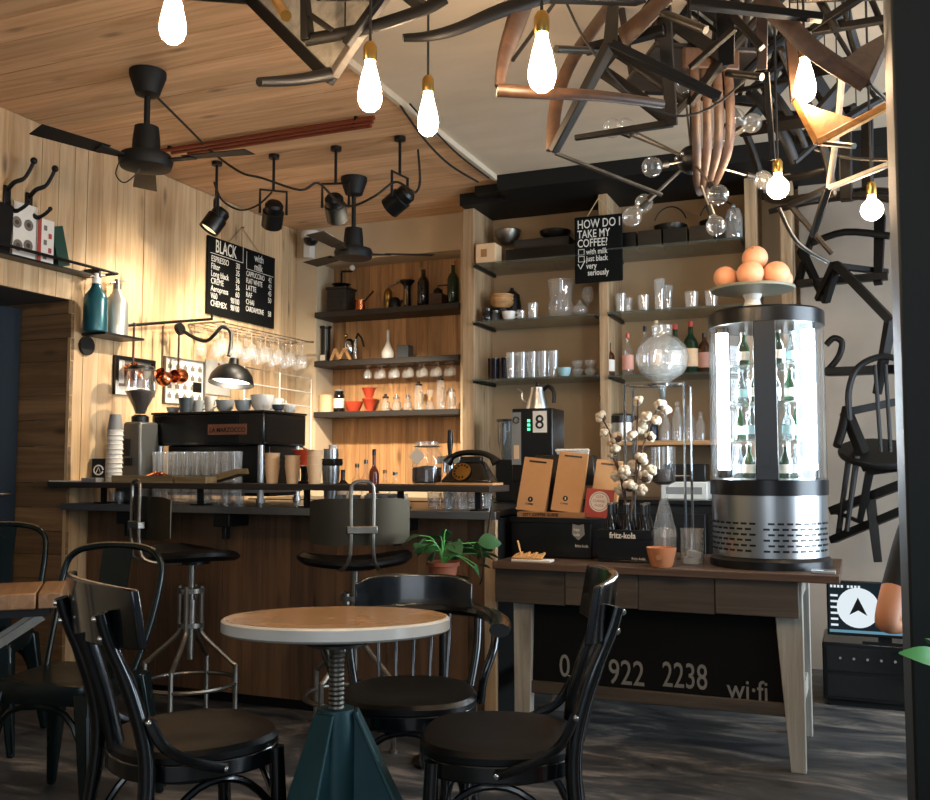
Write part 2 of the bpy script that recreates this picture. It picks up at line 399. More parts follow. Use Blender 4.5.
# ---- back wall with the boarded niche
NX0, NX1, NZ0, NZ1, NY = -3.56, -2.44, .97, 2.60, 6.08
wb = struct('wall_back', MB().bx(XL, NX0, YB, NY, 0, ZC+.1).bx(NX0, NX1, YB, NY, NZ1, ZC+.1).bx(NX0, NX1, YB, NY, 0, NZ0).bx(NX1, -2.29, YB, NY, 0, ZC+.1).bx(XL, -2.29, NY+.02, NY+.12, 0, ZC+.1), PLASTER)
x = NX0
while x < NX1 - .01:
    wd = random.uniform(.07, .115); x1 = min(x + wd, NX1)
    if NX1 - x1 < .04: x1 = NX1
    obj('plank', MB().bx(-(x1-x)/2+.001, (x1-x)/2-.001, -.0, .02, NZ0, NZ1), W_NICHE, wb, loc=((x+x1)/2, NY + random.uniform(-.003,.0), 0), smooth=False)
    x = x1
struct('wall_back_shelf', MB().bx(-2.29, 1.2, YB+.01, NY+.12, 0, ZC+.1), TANWALL)
struct('wall_right_back', MB().bx(-.28, 1.2, YB-.05, YB+.009, 0, ZC+.019), CONCWALL)
# ---- black pillar near the tables
struct('pillar', MB().bx(.092, .62, 2.2, 2.62, 0, ZC+.019), PILLAR, bevel=.006)
# ---- the upright boards of the back bar
for i, (xa, xb, z1) in enumerate(((-2.285, -2.205, 2.774), (-1.402, -1.346, 2.774), (-.556, -.49, 2.774), (-.367, -.304, 2.774))):
    o = obj('upright_board', MB().bx(xa, xb, 5.5, YB-.052 if i == 3 else YB+.009, 0, z1), W_POST, bevel=.004)
    o['kind'] = 'structure'

# ================================================================= COUNTER
ZW, ZS = .955, 1.062      # worktop, raised bar shelf
ct = thing('bar_counter', 'long bar counter faced with upright brown planks and a zinc edged worktop', 'counter', (0,0,0))
obj('carcass', MB().bx(-3.72, -1.46, 3.88, 4.5, .06, .915), BLACKP, ct)
obj('plinth', MB().bx(-3.72, -1.46, 3.92, 4.4, 0, .06), BLACKP, ct)
x = -3.72
while x < -1.46:
    wd = random.uniform(.10, .16); x1 = min(x+wd, -1.46)
    if -1.46 - x1 < .05: x1 = -1.46
    obj('plank', MB().bx(-(x1-x)/2+.001, (x1-x)/2-.001, 0, .02, 0, .855), W_COUNT, ct, loc=((x+x1)/2, 3.858+random.uniform(0,.004), .06), smooth=False); x = x1
obj('end_post', MB().bx(-1.49, -1.436, 3.83, 3.857, 0, .915), W_POST, ct, bevel=.003)
obj('worktop', MB().bx(-3.725, -1.445, 3.76, 4.52, .925, ZW).bx(-3.725, -1.39, 3.70, 3.76, .925, ZW), BLACKPL, ct, bevel=.003)
obj('worktop_edge', MB().bx(-3.735, -1.385, 3.688, 3.70, .922, ZW+.001), ZINC, ct, bevel=.002)
for xb in (-3.34, -2.76, -1.86):
    obj('bracket', MB().bx(xb-.045, xb+.045, 3.70, 3.857, .86, .922).bx(xb-.012, xb+.012, 3.72, 3.76, .80, .86), BLACKS, ct, bevel=.003)
bs = thing('bar_shelf', 'raised narrow dark bar shelf standing on brackets along the counter edge', 'shelf', (0,0,0))
obj('board', MB().bx(-3.83, -1.41, 3.69, 3.93, ZS-.027, ZS), W_DARKSHELF, bs, bevel=.003)
for xb in (-3.55, -2.95, -2.35, -1.87, -1.5):
    obj('bracket', MB().bx(xb-.012, xb+.012, 3.78, 3.80, ZW+.0005, ZS-.026).bx(xb-.02, xb+.02, 3.74, 3.86, ZW+.0005, ZW+.006), BLACKS, bs)
# back counter under the niche
bc = thing('back_counter', 'low dark back counter running under the boarded niche', 'counter', (0,0,0))
obj('body', MB().bx(-3.70, -1.5, 5.30, 5.835, 0, .89), BLACKP, bc)
obj('worktop', MB().bx(-3.72, -1.48, 5.27, 5.838, .89, .93), BLACKPL, bc, bevel=.003)
for i in range(4):
    d = obj('door', MB().bx(-3.68+i*.545, -3.15+i*.545, 5.285, 5.299, .1, .86), BLACKS, bc, bevel=.003)
    obj('handle', MB().bx(-3.45+i*.545, -3.38+i*.545, 5.262, 5.286, .78, .795), ZINC, d)
# dark niche shelves
for zt, n in ((2.236, 'uppermost dark board shelf in the boarded niche, carrying mills and bottles'), (1.885, 'middle dark board shelf in the boarded niche, carrying a black press'), (1.523, 'lowest dark board shelf in the boarded niche, carrying red drippers')):
    tag(obj('niche_shelf', MB().bx(NX0+.002, NX1-.002, YB-.03, NY-.004, zt-.04, zt), W_DARKSHELF, bevel=.003), n, 'shelf', 'dark shelves of the niche')
# glass shelves of the back bar
GS = {}
for bay, (xa, xb, zs) in {'l': (-2.203, -1.404, (2.41, 2.045, 1.68)), 'r': (-1.344, -.558, (2.43, 2.05, 1.675))}.items():
    for k, zt in enumerate(zs):
        t = thing('glass_shelf', '%s glass shelf %s' % (('topmost', 'middle', 'lowest')[k], 'between the pale upright boards, beside the niche' if bay == 'l' else 'behind the round glass display cooler'), 'shelf', (0,0,0), group='glass shelves of the back bar')
        obj('pane', MB().bx(xa, xb, 5.46, YB+.004, zt-.010, zt), GSHELF, t)
        for xx in (xa+.001, xb-.02):
            obj('bracket', MB().bx(xx, xx+.018, 5.475, YB, zt-.022, zt-.0105), BLACKS, t)
tag(obj('wooden_shelf', MB().bx(-1.344, -.558, 5.48, YB+.005, 1.262, 1.29), W_LIGHT, bevel=.003), 'pale wooden shelf board behind the cold drip tower', 'shelf')
# cabinet below the glass shelves
cb = thing('back_cabinet', 'dark low cabinet below the glass shelves, behind the crates', 'cabinet', (0,0,0))
obj('body', MB().bx(-1.47, -.40, 5.33, 5.835, 0, .93), BLACKP, cb)
for i in range(3): obj('door', MB().bx(-1.45+i*.345, -1.12+i*.345, 5.315, 5.329, .08, .88), BLACKS, cb, bevel=.003)
obj('top', MB().bx(-1.475, -.39, 5.30, 5.837, .93, .955), BLACKPL, cb, bevel=.003)
# ================================================================= LEFT WALL
XW = XL + .003
def W(px, py): return at(px, py, X=XW)
# coat hooks
def coat_hook(px, py, label):
    p = W(px, py); t = thing('coat_hook', label, 'hook', p, group='cast hooks on the plank wall')
    obj('back_plate', MB().bx(0, .012, -.02, .02, -.07, .05), BLACKS, t, bevel=.004)
    obj('upper_hook', MB().tube(smoothpath([(.01,0,.03),(.05,.0,.06),(.08,.03,.085),(.10,.045,.13),(.115,.05,.165)]), [.011]*8+[.009]*8+[.008], 8).ball((.117,.05,.172), .017), BLACKS, t)
    obj('lower_hook', MB().tube(smoothpath([(.01,0,-.04),(.05,.01,-.075),(.09,.02,-.06),(.115,.03,-.035)]), [.011]*6+[.009]*6+[.006], 8).ball((.115,.03,-.033), .011), BLACKS, t)
coat_hook(6, 196, 'cast black coat hook above the slim ledge, over the dark folder')
coat_hook(28, 203, 'cast black coat hook above the slim ledge, over the striped magazine')
# slim ledge with books
a, b = W(-40, 240), W(103, 276); zr = 2.168
lg = thing('book_ledge', 'slim black metal ledge on the plank wall holding books', 'shelf', (XW, 0, zr))
obj('rod', MB().tube([(.10, a.y, 0), (.10, b.y, 0), (.0, b.y, 0)], .008), BLACKS, lg)
obj('base_strip', MB().bx(0, .085, a.y, b.y-.12, -.04, -.03), BLACKS, lg)
obj('bracket', MB().bx(0, .10, b.y-.135, b.y-.12, -.04, .005), BLACKS, lg)
def book(px0, px1, ztop, lean, lab, m, grp='books leaning on the slim ledge', th=.02, x=.03):
    y0, y1 = at(px0, 240, X=XW+x).y, at(px1, 240, X=XW+x).y
    t = thing('book', lab, 'book', (XW+x, (y0+y1)/2, zr-.0285+abs(math.sin(lean))*(y1-y0)/2), group=grp, rot=(lean, 0, 0))
    w2, h = (y1-y0)/2, ztop
    obj('cover', MB().bx(-th/2, -th/2+.003, -w2, w2, 0, h).bx(th/2-.003, th/2, -w2, w2, 0, h).bx(-th/2, th/2, -w2, -w2+.003, 0, h), m, t)
    obj('page_block', MB().bx(-th/2+.003, th/2-.003, -w2+.003, w2-.004, .004, h-.004), PAPER, t)
    return t, w2, h, th/2
book(-30, 7, .235, R(-4), 'thick dark folder leaning at the end of the slim ledge', BLACKPL, th=.04)
t, w2, h, q = book(11, 36, .27, 0, 'white magazine with round pictures on the slim ledge', PAPER, th=.015)
for yy, zz in ((.02, .17), (-.05, .17), (.02, .07), (-.04, .06)):
    obj('picture', MB().lathe([(0,0),(.028,0),(.028,.001),(0,.001)], 18, M=Matrix.Translation((q+.0001, yy, zz)) @ Matrix.Rotation(R(90),4,'Y')), PAPERD, t)
    obj('picture', MB().lathe([(0,0),(.012,0),(.012,.0008),(0,.0008)], 12, M=Matrix.Translation((q+.0012, yy, zz)) @ Matrix.Rotation(R(90),4,'Y')), W_BROWN, t)
t, w2, h, q = book(37, 53, .22, 0, 'white magazine with a red striped spine on the slim ledge', PAPER, th=.012, x=.045)
obj('stripe', MB().bx(q, q+.0008, -w2, -w2+.02, 0, h), REDCARD, t)
for k in range(5): obj('picture', MB().bx(q, q+.0008, -w2+.035+(k%2)*.03, -w2+.055+(k%2)*.03, .02+.036*k, .045+.036*k), REDCARD if k%2 else PAPERD, t)
book(56, 68, .20, R(16), 'green hardback tilted against the end of the slim ledge', mat('green_cloth_cover', '#123a2c', .7), th=.04)
# soda siphons on a small bracket shelf
sh = thing('bottle_bracket', 'small black iron bracket shelf holding two soda siphons', 'shelf', (XW, at(100, 334, X=XW).y, 1.835))
obj('plate', MB().bx(0, .16, -.13, .16, -.012, 0), BLACKS, sh)
obj('wall_disc', MB().lathe([(0,0),(.05,0),(.05,.016),(0,.016)], 18, M=Matrix.Translation((0,-.10,-.063)) @ Matrix.Rotation(R(90),4,'Y')), BLACKS, sh)
obj('hanger_arm', MB().bar((.0,.15,.10),(.0,.15,-.01),.012,.03), BLACKS, sh)
def siphon(px, lab, m, dx):
    y = at(px, 334, X=XW+dx).y
    t = thing('soda_siphon', lab, 'siphon', (XW+dx, y, 1.8355), group='soda siphons on the iron bracket')
    obj('body', MB().lathe([(0,0),(.056,0),(.061,.006),(.061,.17),(.054,.195),(.034,.222),(.024,.24),(.022,.255),(0,.255)], 24), m, t)
    obj('head', MB().lathe([(.0,.253),(.021,.253),(.021,.285),(.014,.29),(.014,.31),(0,.312)], 16), CERW if m is TEALB else DSTEEL, t)
    obj('lever', MB().bar((0,0,.30),(0,.055,.31),.014,.008), CERW if m is TEALB else DSTEEL, t)
    obj('spout', MB().tube([(0,0,.285),(0,-.03,.29),(0,-.05,.28)], .006), DSTEEL, t)
siphon(95, 'teal painted soda siphon beside a silver one', TEALB, .085)
siphon(116, 'silver soda siphon beside a teal one', SILB, .07)
# chalkboard menu
c0, c1 = W(205, 236), W(272, 329); cy, cz = (c0.y+c1.y)/2, (2.583+2.09)/2; cw, ch = 5.535-4.80, .493
cbm = thing('chalkboard_menu', 'black chalkboard drinks menu hung on string on the plank wall', 'chalkboard', (XW, 5.165, 2.09))
obj('board', MB().bx(.004, .018, -cw/2, cw/2, 0, ch), CHALKB, cbm, bevel=.002)
obj('string', MB().tube([(.012,-.15,ch),(.004,.0,ch+.13)], .003, 5).tube([(.012,.20,ch),(.004,.0,ch+.13)], .003, 5), ROPE, cbm)
obj('nail', MB().cyl((.0,0,0), .006, .02, 8, M=Matrix.Translation((-.003,0,ch+.132)) @ Matrix.Rotation(R(90),4,'Y')), DSTEEL, cbm)
def wallM(y, z, x=.0185): return Matrix.Translation((x, y, z)) @ Matrix(((0,0,1,0),(1,0,0,0),(0,1,0,0),(0,0,0,1)))
def wl_text(txt, size, y, z, m=CHALK, **k): letters(txt, size, m, cbm, wallM(y, z), **k)
yl = -cw/2
wl_text('BLACK', .115, yl+.07, .40, sx=.62, bold=.001)
wl_text('with', .075, yl+.49, .425, sx=.8); wl_text('milk', .07, yl+.49, .365, sx=.8)
obj('chalk_line', MB().bx(.0182,.019,yl+.02,yl+.36,.385,.388).bx(.0182,.019,yl+.36,yl+.364,.385,ch).bx(.0182,.019,yl+.40,yl+.404,.36,ch-.02).bx(.0182,.019,yl+.40,yl+cw-.02,.355,.358), CHALK, cbm)
for k, (n, p) in enumerate((('ESPRESSO','30'),('Filter','35'),('Long black','36'),('CREME','36'),('Aeropress','60'),('V60','90/100'),('CHEMEX','90/100'))):
    z = .335 - k*.047
    wl_text(n, .054, yl+.03, z, sx=.78); wl_text(p, .054, yl+(.285 if k < 5 else .235), z, sx=.8 if k < 5 else .62)
for k, (n, p) in enumerate((('CAPPUCCINO','42'),('FLAT WHITE','42'),('LATTE','45'),('RAF','50'),('CHAI',''),('CARDAMONE','58'))):
    z = .31 - k*.047
    wl_text(n, .050, yl+.40, z, sx=.66 if len(n) > 6 else .8); wl_text(p, .052, yl+.655, z, sx=.75)
# swing-arm wall lamp
A = W(86, 331); lp = thing('swing_arm_lamp', 'black swing arm wall lamp with a dome shade over the espresso machine', 'lamp', (XW, 0, 0))
def lw(px, py, dx): p = at(px, py, X=XW+dx); return (dx, p.y, p.z)
p0, p1 = lw(107, 327, .05), lw(212, 319, .10)
obj('rod', MB().tube([(0, p0[1], p0[2]), p0, p1, (p1[0], p1[1], p1[2]+.03)], .009), BLACKS, lp)
j = lw(180, 329, .12)
obj('joint', MB().cyl((0,0,-.012), .036, .024, 18, M=Matrix.Translation(j) @ Matrix.Rotation(R(75),4,'Y')), BLACKS, lp)
neck = [lw(183,331,.13), lw(195,338,.20), lw(206,341,.26), lw(214,335,.32), lw(222,327,.36), lw(230,331,.40), lw(231,343,.42), lw(229,356,.43)]
obj('gooseneck', MB().tube(smoothpath(neck), .011), BLACKS, lp)
sp = Vector(lw(231, 384, .43)); Ms = Matrix.Translation(sp) @ Matrix.Rotation(R(-10),4,'X')
shd = obj('shade', MB().lathe([(.128,0),(.128,.012),(.118,.05),(.09,.088),(.05,.11),(.03,.116),(.026,.15),(.0,.152)], 28, M=Ms).lathe([(.124,.001),(.112,.05),(.085,.084),(.03,.108)], 28, M=Ms), BLACKS, lp)
obj('bulb', MB().ball((0,0,.04), .034, 14, 10, M=Ms), LAMPIN, shd)
obj('reflector', MB().lathe([(.124,.006),(.111,.049),(.084,.083),(.03,.106)], 28, M=Ms), mat('white_enamel', '#d8d4c8', .3), shd)
l = bpy.data.lights.new('lamp_light', 'POINT'); l.energy = 9; l.color = (1,.86,.68); l.shadow_soft_size = .04
lo = bpy.data.objects.new('lamp_light', l); COL.objects.link(lo); lo.parent = lp; lo.location = sp + Vector((0,0,-.02))
# copper coffee pots hanging from the lamp's rod
def ladle(px, py, zlen, lab, tilt):
    p = at(px, py, X=XW+.07)
    t = thing('copper_pot', lab, 'pot', p, group='copper coffee pots hung from the lamp rod')
    obj('handle', MB().bar((0,0,0),(0,0,-zlen),.012,.006), W_BROWN, t)
    M = Matrix.Translation((.0,.0,-zlen-.02)) @ Matrix.Rotation(tilt,4,'X')
    obj('bowl', MB().lathe([(0,-.05),(.04,-.045),(.047,-.02),(.034,.015),(.04,.03),(.037,.029),(.03,.012),(.042,-.02),(.0,-.04)], 18, M=M), COPPER, t)
    obj('hook', MB().tube(arc((0,0,.012), .012, -90, 200, 8, 'xz'), .0025, 5), DSTEEL, t)
ladle(134, 327, .22, 'short copper coffee pot hung near the framed picture', R(35))
ladle(163, 326, .27, 'copper coffee pot with a long brown handle, hung over the grinder hopper', R(60))
ladle(179, 332, .24, 'copper coffee pot hung under the round lamp joint', R(95))
# framed picture, menu poster, clipboard and papers
def frame(px0, py0, px1, py1, name, lab, cat, border, fm, im):
    q0, q1 = W(px0, py0), W(px1, py1); z0 = (W(px0,py1).z+q1.z)/2; z1 = (q0.z+W(px1,py0).z)/2; hw = (q1.y-q0.y)/2; hz = z1-z0
    t = thing(name, lab, cat, (XW, (q0.y+q1.y)/2, z0))
    obj('sheet', MB().bx(.003, .008, -hw, hw, 0, hz), im, t)
    if border: obj('frame', MB().bx(.002,.022,-hw,-hw+border,0,hz).bx(.002,.022,hw-border,hw,0,hz).bx(.002,.022,-hw+border,hw-border,0,border).bx(.002,.022,-hw+border,hw-border,hz-border,hz), fm, t)
    return t, hw, hz
t, hw, hz = frame(113, 358, 152, 396, 'framed_picture', 'small dark framed picture behind the grinder hopper', 'picture', .022, BLACKPL, PAPERD)
obj('photo', MB().bx(.0081,.009,-hw*.5,hw*.5,hz*.25,hz*.8), W_BROWN, t); obj('photo', MB().bx(.0081,.0088,-hw*.8,hw*.8,hz*.1,hz*.22), PAPER, t); obj('photo', MB().bx(.0081,.0088,-hw*.75,-hw*.5,hz*.3,hz*.9), PAPER, t)
t, hw, hz = frame(163, 359, 202, 405, 'brewing_chart', 'white printed brewing chart poster with rows of small drawings', 'poster', .006, PAPERD, PAPER)
for i in range(4):
    for k in range(5):
        yy = -hw*.82 + k*hw*.38; zz = hz*(.12+.21*i)
        obj('drawing', MB().bx(.0081,.0087,yy,yy+hw*.2,zz,zz+hz*.09).bx(.0081,.0087,yy+hw*.06,yy+hw*.14,zz+hz*.09,zz+hz*.13), PAPERD, t)
    obj('drawing', MB().bx(.0081,.0086,-hw*.85,hw*.85,hz*(.10+.21*i),hz*(.105+.21*i)), PAPERD, t)
obj('drawing', MB().bx(.0088,.0093,hw*.45,hw*.9,hz*.3,hz*.52), BLACKPL, t)
t, hw, hz = frame(205, 361, 229, 395, 'notice_sheet', 'grey notice sheet pinned beside the brewing chart', 'paper', 0, None, mat('grey_sheet', '#a9a59b', .8))
obj('pin', MB().ball((.011,0,hz-.02), .008, 8, 6), REDCARD, t)
# hanging wine glass rack
ry = [W(x, 326).y for x in (190, 280)]
rk = thing('glass_rack', 'wall rack of thin metal rails for wine glasses below the chalkboard', 'rack', (XW, 0, 1.995))
for k in range(4): obj('rail', MB().bar((.012+.08*k, ry[0]-.02, 0), (.012+.08*k, ry[1]+.03, 0), .008, .004), DSTEEL, rk)
for yy in (ry[0]-.01, ry[1]+.02): obj('cross_bar', MB().bx(.0,.26,yy-.008,yy+.008,.002,.010), DSTEEL, rk)
wg = None; n = 0
for row in range(3):
    for k in range(7):
        p = (XW+.052+.08*row, ry[0]+.04+(ry[1]-ry[0]-.08)*k/6 + (.06 if row == 1 else 0), 1.9925)
        if wg is None:
            wg = thing('wine_glass', 'upside down stemmed wine glass hanging in the inner row of the wall rack', 'glass', p, group='wine glasses hanging in the wall rack')
            obj('foot', MB().lathe([(0,0),(.034,-.001),(.034,-.003),(.005,-.008)], 18), GLASSB, wg)
            obj('stem', MB().lathe([(.004,-.008),(.0035,-.07),(.008,-.078)], 10), GLASSB, wg)
            obj('bowl', MB().lathe([(.004,-.076),(.028,-.095),(.039,-.125),(.037,-.155),(.031,-.18)], 20), GLASSB, wg)
        else: dup(wg, p, label='upside down stemmed wine glass hanging in the %s row of the wall rack' % ('inner', 'middle', 'outer')[row])
# ================================================================= ON THE COUNTER, LEFT PART
YM = 4.10
m0, m1 = at(152, 412, Y=YM), at(264, 410, Y=YM); xa, xb = m0.x, m1.x
yb = at(306, 415, X=xb).y; z1, z0 = m1.z, at(264, 445, Y=YM).z
em = thing('espresso_machine', 'wide black espresso machine with steel legs and a name plate', 'espresso machine', ((xa+xb)/2, (YM+yb)/2, ZW+.0005))
hx, hy = (xb-xa)/2, (yb-YM)/2; h1, h0 = z1-ZW, z0-ZW
obj('body', MB().bx(-hx, hx, -hy, hy, h0, h1-.012), BLACKG, em, bevel=.006)
obj('top_tray', MB().bx(-hx-.004, hx+.004, -hy-.004, hy+.004, h1-.012, h1), GUN, em, bevel=.003)
obj('side_panel', MB().bx(hx, hx+.004, -hy+.015, hy-.015, h0+.015, h1-.03), BLACKPL, em)
obj('rear_panel', MB().bx(-hx+.02, hx*.55, -hy-.004, -hy, h0+.015, h1-.02), BLACKPL, em)
obj('polished_panel', MB().bx(hx*.58, hx-.008, -hy-.004, -hy, h0+.012, h1-.02), GUN, em)
pl = obj('name_plate', MB().bx(hx*.05, hx*.72, -hy-.010, -hy-.004, h0+.055, h0+.11), mat('copper_plate', '#a4705a', .35, .7), em)
letters('LA MARZOCCO', .034, BLACKPL, pl, Matrix.Translation((hx*.08, -hy-.0102, h0+.068)) @ Matrix.Rotation(R(90),4,'X'), sx=.92, bold=.0006)
obj('base', MB().bx(-hx+.03, hx-.03, -hy+.10, hy-.02, .03, h0), BLACKPL, em, bevel=.004)
obj('drip_tray', MB().bx(-hx+.02, hx-.02, -hy+.02, hy, .05, .075), STEEL, em)
for sx in (-1, 1):
    for sy in (-1, 1): obj('leg', MB().cyl((sx*(hx-.035), sy*(hy-.03), 0), .017, h0, 14).cyl((sx*(hx-.035), sy*(hy-.03), 0), .024, .02, 14), STEEL, em)
for k in (-.45, .35):
    g = obj('group_head', MB().cyl((hx*k, hy-.05, h0-.05), .035, .05, 16), CHROME, em)
    obj('portafilter_handle', MB().tube([(hx*k, hy-.02, h0-.045),(hx*k, hy+.10, h0-.06)], .013), BLACKPL, g)
obj('steam_wand', MB().tube([(hx-.02, hy-.02, h0),(hx+.05, hy, h0-.04),(hx+.06, hy, h0-.18)], .006), CHROME, em)
# cups on the machine
def cup_mb(r, h, foot=.55): return MB().lathe([(0,.003),(r*foot,0),(r*foot,.004),(r*.85,h*.35),(r,h),(r*.94,h),(r*.8,h*.38),(0,.008)], 20)
def handle(r, h, s=1): return MB().tube([(s*r*.9,0,h*.78),(s*(r+.022),0,h*.8),(s*(r+.026),0,h*.5),(s*r*.82,0,h*.3)], .0045, 6)
ztm = z1 + .0005
def mcup(px, r, h, m, lab, hd=None, dy=.12, stack=0, foot=.55):
    p = at(px, 410, Y=YM+dy)
    t = thing('cup', lab, 'cup', (p.x, YM+dy, ztm+stack), group='cups on top of the espresso machine')
    obj('bowl', cup_mb(r, h, foot), m, t)
    if hd: obj('handle', handle(r, h, hd), m, t)
mcup(173, .036, .035, CERG, 'small grey espresso cup next to a slate tumbler')
mcup(186, .042, .085, CERD, 'slate blue tumbler standing on the espresso machine', foot=.8)
mcup(198, .040, .075, CERG, 'pale grey tumbler with handle beside the slate tumbler', 1, .20, foot=.8)
mcup(210, .034, .09, CERW, 'slim cream jug shaped cup on the espresso machine', 1, .14, foot=.7)
mcup(225, .050, .065, CERG, 'round grey bowl cup under the dome lamp')
mcup(243, .046, .062, CERG, 'round grey bowl cup next to the largest bowl')
mcup(262, .064, .09, CERW, 'largest pale bowl cup near the corner of the espresso machine', None, .16)
mcup(275, .048, .08, CERW, 'white mug with a round handle on the espresso machine', 1, .30, foot=.8)
mcup(278, .034, .034, CERD, 'low dark cup at the edge of the espresso machine', None, .13)
mcup(289, .040, .045, CERW, 'low white cup at the far corner of the espresso machine', None, .30)
# wire rack behind the machine
rk = thing('wire_rack', 'pale thin wire drying rack behind the espresso machine', 'rack', (XW+.16, 0, 0))
y0, y1 = at(244, 400, X=XW+.16).y, at(311, 400, X=XW+.16).y
zz1, zz2 = at(276, 372, X=XW+.16).z, ZW+.0005
obj('frame', MB().tube([(0,y0,zz2),(0,y0,zz1),(0,y1,zz1-.01),(0,y1,zz2)], .006).tube([(0,(y0+y1)/2,zz2),(0,(y0+y1)/2,zz1)], .006), PAPER, rk)
obj('wire', MB().tube([(0,y0,zz1-.10),(0,y1,zz1-.11)], .004, 6).tube([(0,y0,zz1-.2),(0,y1,zz1-.21)], .004, 6), PAPER, rk)
# grinder
gp = at(139, 470, Y=4.01)
gr = thing('coffee_grinder', 'grey coffee grinder with a glass hopper of beans left of the espresso machine', 'grinder', (gp.x, 4.01, ZW+.0005))
obj('body', MB().hexa([(-.10,-.078,0),(.08,-.078,0),(.08,.078,0),(-.10,.078,0),(-.05,-.07,.42),(.06,-.07,.42),(.06,.075,.42),(-.05,.075,.42)]), mat('grinder_grey', '#6c6c68', .35, .6, var=.1), gr, bevel=.012)
obj('control_panel', MB().bx(-.045,.0,-.080,-.070,.24,.33), BLACKPL, gr)
obj('collar', MB().lathe([(.03,.415),(.045,.42),(.045,.45),(.028,.46)], 20), BLACKS, gr)
hp = obj('hopper', MB().lathe([(.026,.46),(.04,.50),(.075,.57),(.08,.60),(.068,.70)], 24), GLASS, gr)
obj('beans', MB().lathe([(0,.465),(.024,.465),(.038,.505),(.072,.572),(.073,.585),(0,.60)], 24), BEANS, hp)
obj('lid', MB().lathe([(0,.72),(.06,.72),(.072,.71),(.072,.70),(0,.70)], 24), BLACKPL, hp)
obj('spout', MB().bx(-.02,.02,-.09,-.06,.19,.23), BLACKPL, gr)
# paper cups in a stack
pc = at(114, 478, Y=3.80); zc = ZS+.0005; c0 = None
for k in range(11):
    p = (pc.x + .0015*math.sin(k*2.1), 3.80, zc + .008 + .0235*k)
    if c0 is None:
        c0 = thing('paper_cup', 'white paper cup in the tall stack at the end of the bar shelf', 'cup', (p[0], p[1], zc), group='paper cups stacked mouth down')
        obj('wall', MB().lathe([(.040,0),(.028,.085),(0,.085),(0,.083),(.026,.083),(.038,.0)], 20), PAPER, c0)
        obj('rim', MB().tube([(.040*math.cos(i*math.pi/8), .040*math.sin(i*math.pi/8), .003) for i in range(16)], .003, 6, closed=True), PAPER, c0)
    else: dup(c0, (p[0], p[1], zc+.0235*k))
top = dup(c0, (pc.x, 3.80, zc+.0235*11), label='grey printed paper cup topping the stack at the end of the bar shelf')
for ch in [k for k in bpy.data.objects if k.parent == top and k.name.startswith('wall')]:
    ch.data = ch.data.copy(); ch.data.materials[0] = GREYP
# logo card, books and trays on the bar shelf
lc = at(99, 462, Y=3.88)
t = thing('logo_card', 'black card with a white round emblem beside the paper cups', 'card', (lc.x, 3.88, ZS+.0005), rz=R(20))
obj('card', MB().bx(-.035,.035,-.004,.004,0,.12), BLACKPL, t); obj('foot', MB().bx(-.03,.03,-.004,.03,0,.004), BLACKPL, t)
obj('emblem', MB().tube(arc((0,-.0055,.06), .024, 0, 345, 20, 'xz'), .004, 5).bar((-.012,-.0055,.045),(.0,-.0055,.075),.005,.002).bar((.012,-.0055,.045),(.0,-.0055,.075),.005,.002), PAPER, t)
x0, x1 = at(62, 480, Y=3.78).x, at(116, 480, Y=3.78).x
def slab(name, lab, cat, x0, x1, y0, y1, z0, h, m, grp=None, bev=.002):
    return tag(obj(name, MB().bx(-(x1-x0)/2, (x1-x0)/2, -(y1-y0)/2, (y1-y0)/2, 0, h), m, loc=((x0+x1)/2, (y0+y1)/2, z0), bevel=bev), lab, cat, grp)
slab('menu_folder', 'thin pale menu folder lying at the end of the bar shelf', 'menu', x0-.03, x1-.17, 3.72, 3.86, ZS+.0005, .008, PAPER)
slab('notebook', 'pale notebook under the paper cups end of the bar shelf', 'notebook', x1-.15, x1-.055, 3.70, 3.758, ZS+.0005, .022, GREYP)
def tray(px0, px1, yy, hgt, dep, lab, rz=0, tilt=0, zz=None):
    a, b = at(px0, 478, Y=yy), at(px1, 478, Y=yy); L = b.x-a.x
    t = thing('wooden_tray', lab, 'tray', ((a.x+b.x)/2, yy, ZS+.0005 if zz is None else zz), group='wooden trays on the bar shelf', rot=(0, tilt, rz))
    obj('bottom', MB().bx(-L/2, L/2, -dep/2, dep/2, 0, .008), W_TRAY, t)
    for s in (-1, 1):
        obj('side', MB().bx(-L/2, L/2, s*dep/2-(.008 if s>0 else 0), s*dep/2+(.008 if s<0 else 0), .008, hgt), W_TRAY, t)
        obj('end', MB().bx(s*L/2-(.008 if s>0 else 0), s*L/2+(.008 if s<0 else 0), -dep/2+.008, dep/2-.008, .008, hgt), W_TRAY, t)
    return t
tray(118, 178, 3.76, .035, .09, 'low wooden tray with copper spoons on the bar shelf')
tray(181, 211, 3.76, .03, .09, 'short wooden tray beside the copper spoon tray')
tray(210, 244, 3.86, .026, .09, 'tilted wooden tray propped beside the tumblers', tilt=R(-14), zz=ZS+.02)
for k in range(6):
    p = at(146+k*4.2, 470, Y=3.76)
    t = thing('copper_spoon', 'copper measuring spoon lying in the low wooden tray', 'spoon', (p.x, 3.76, ZS+.0105+.004*(k%2)), rz=R(60+25*k), group='copper spoons in the tray')
    obj('handle', MB().tube([(-.045,0,.012),(.02,0,.03)], .004, 6), COPPER, t); obj('bowl', MB().ball((.032,0,.03), .012, 10, 6), COPPER, t)
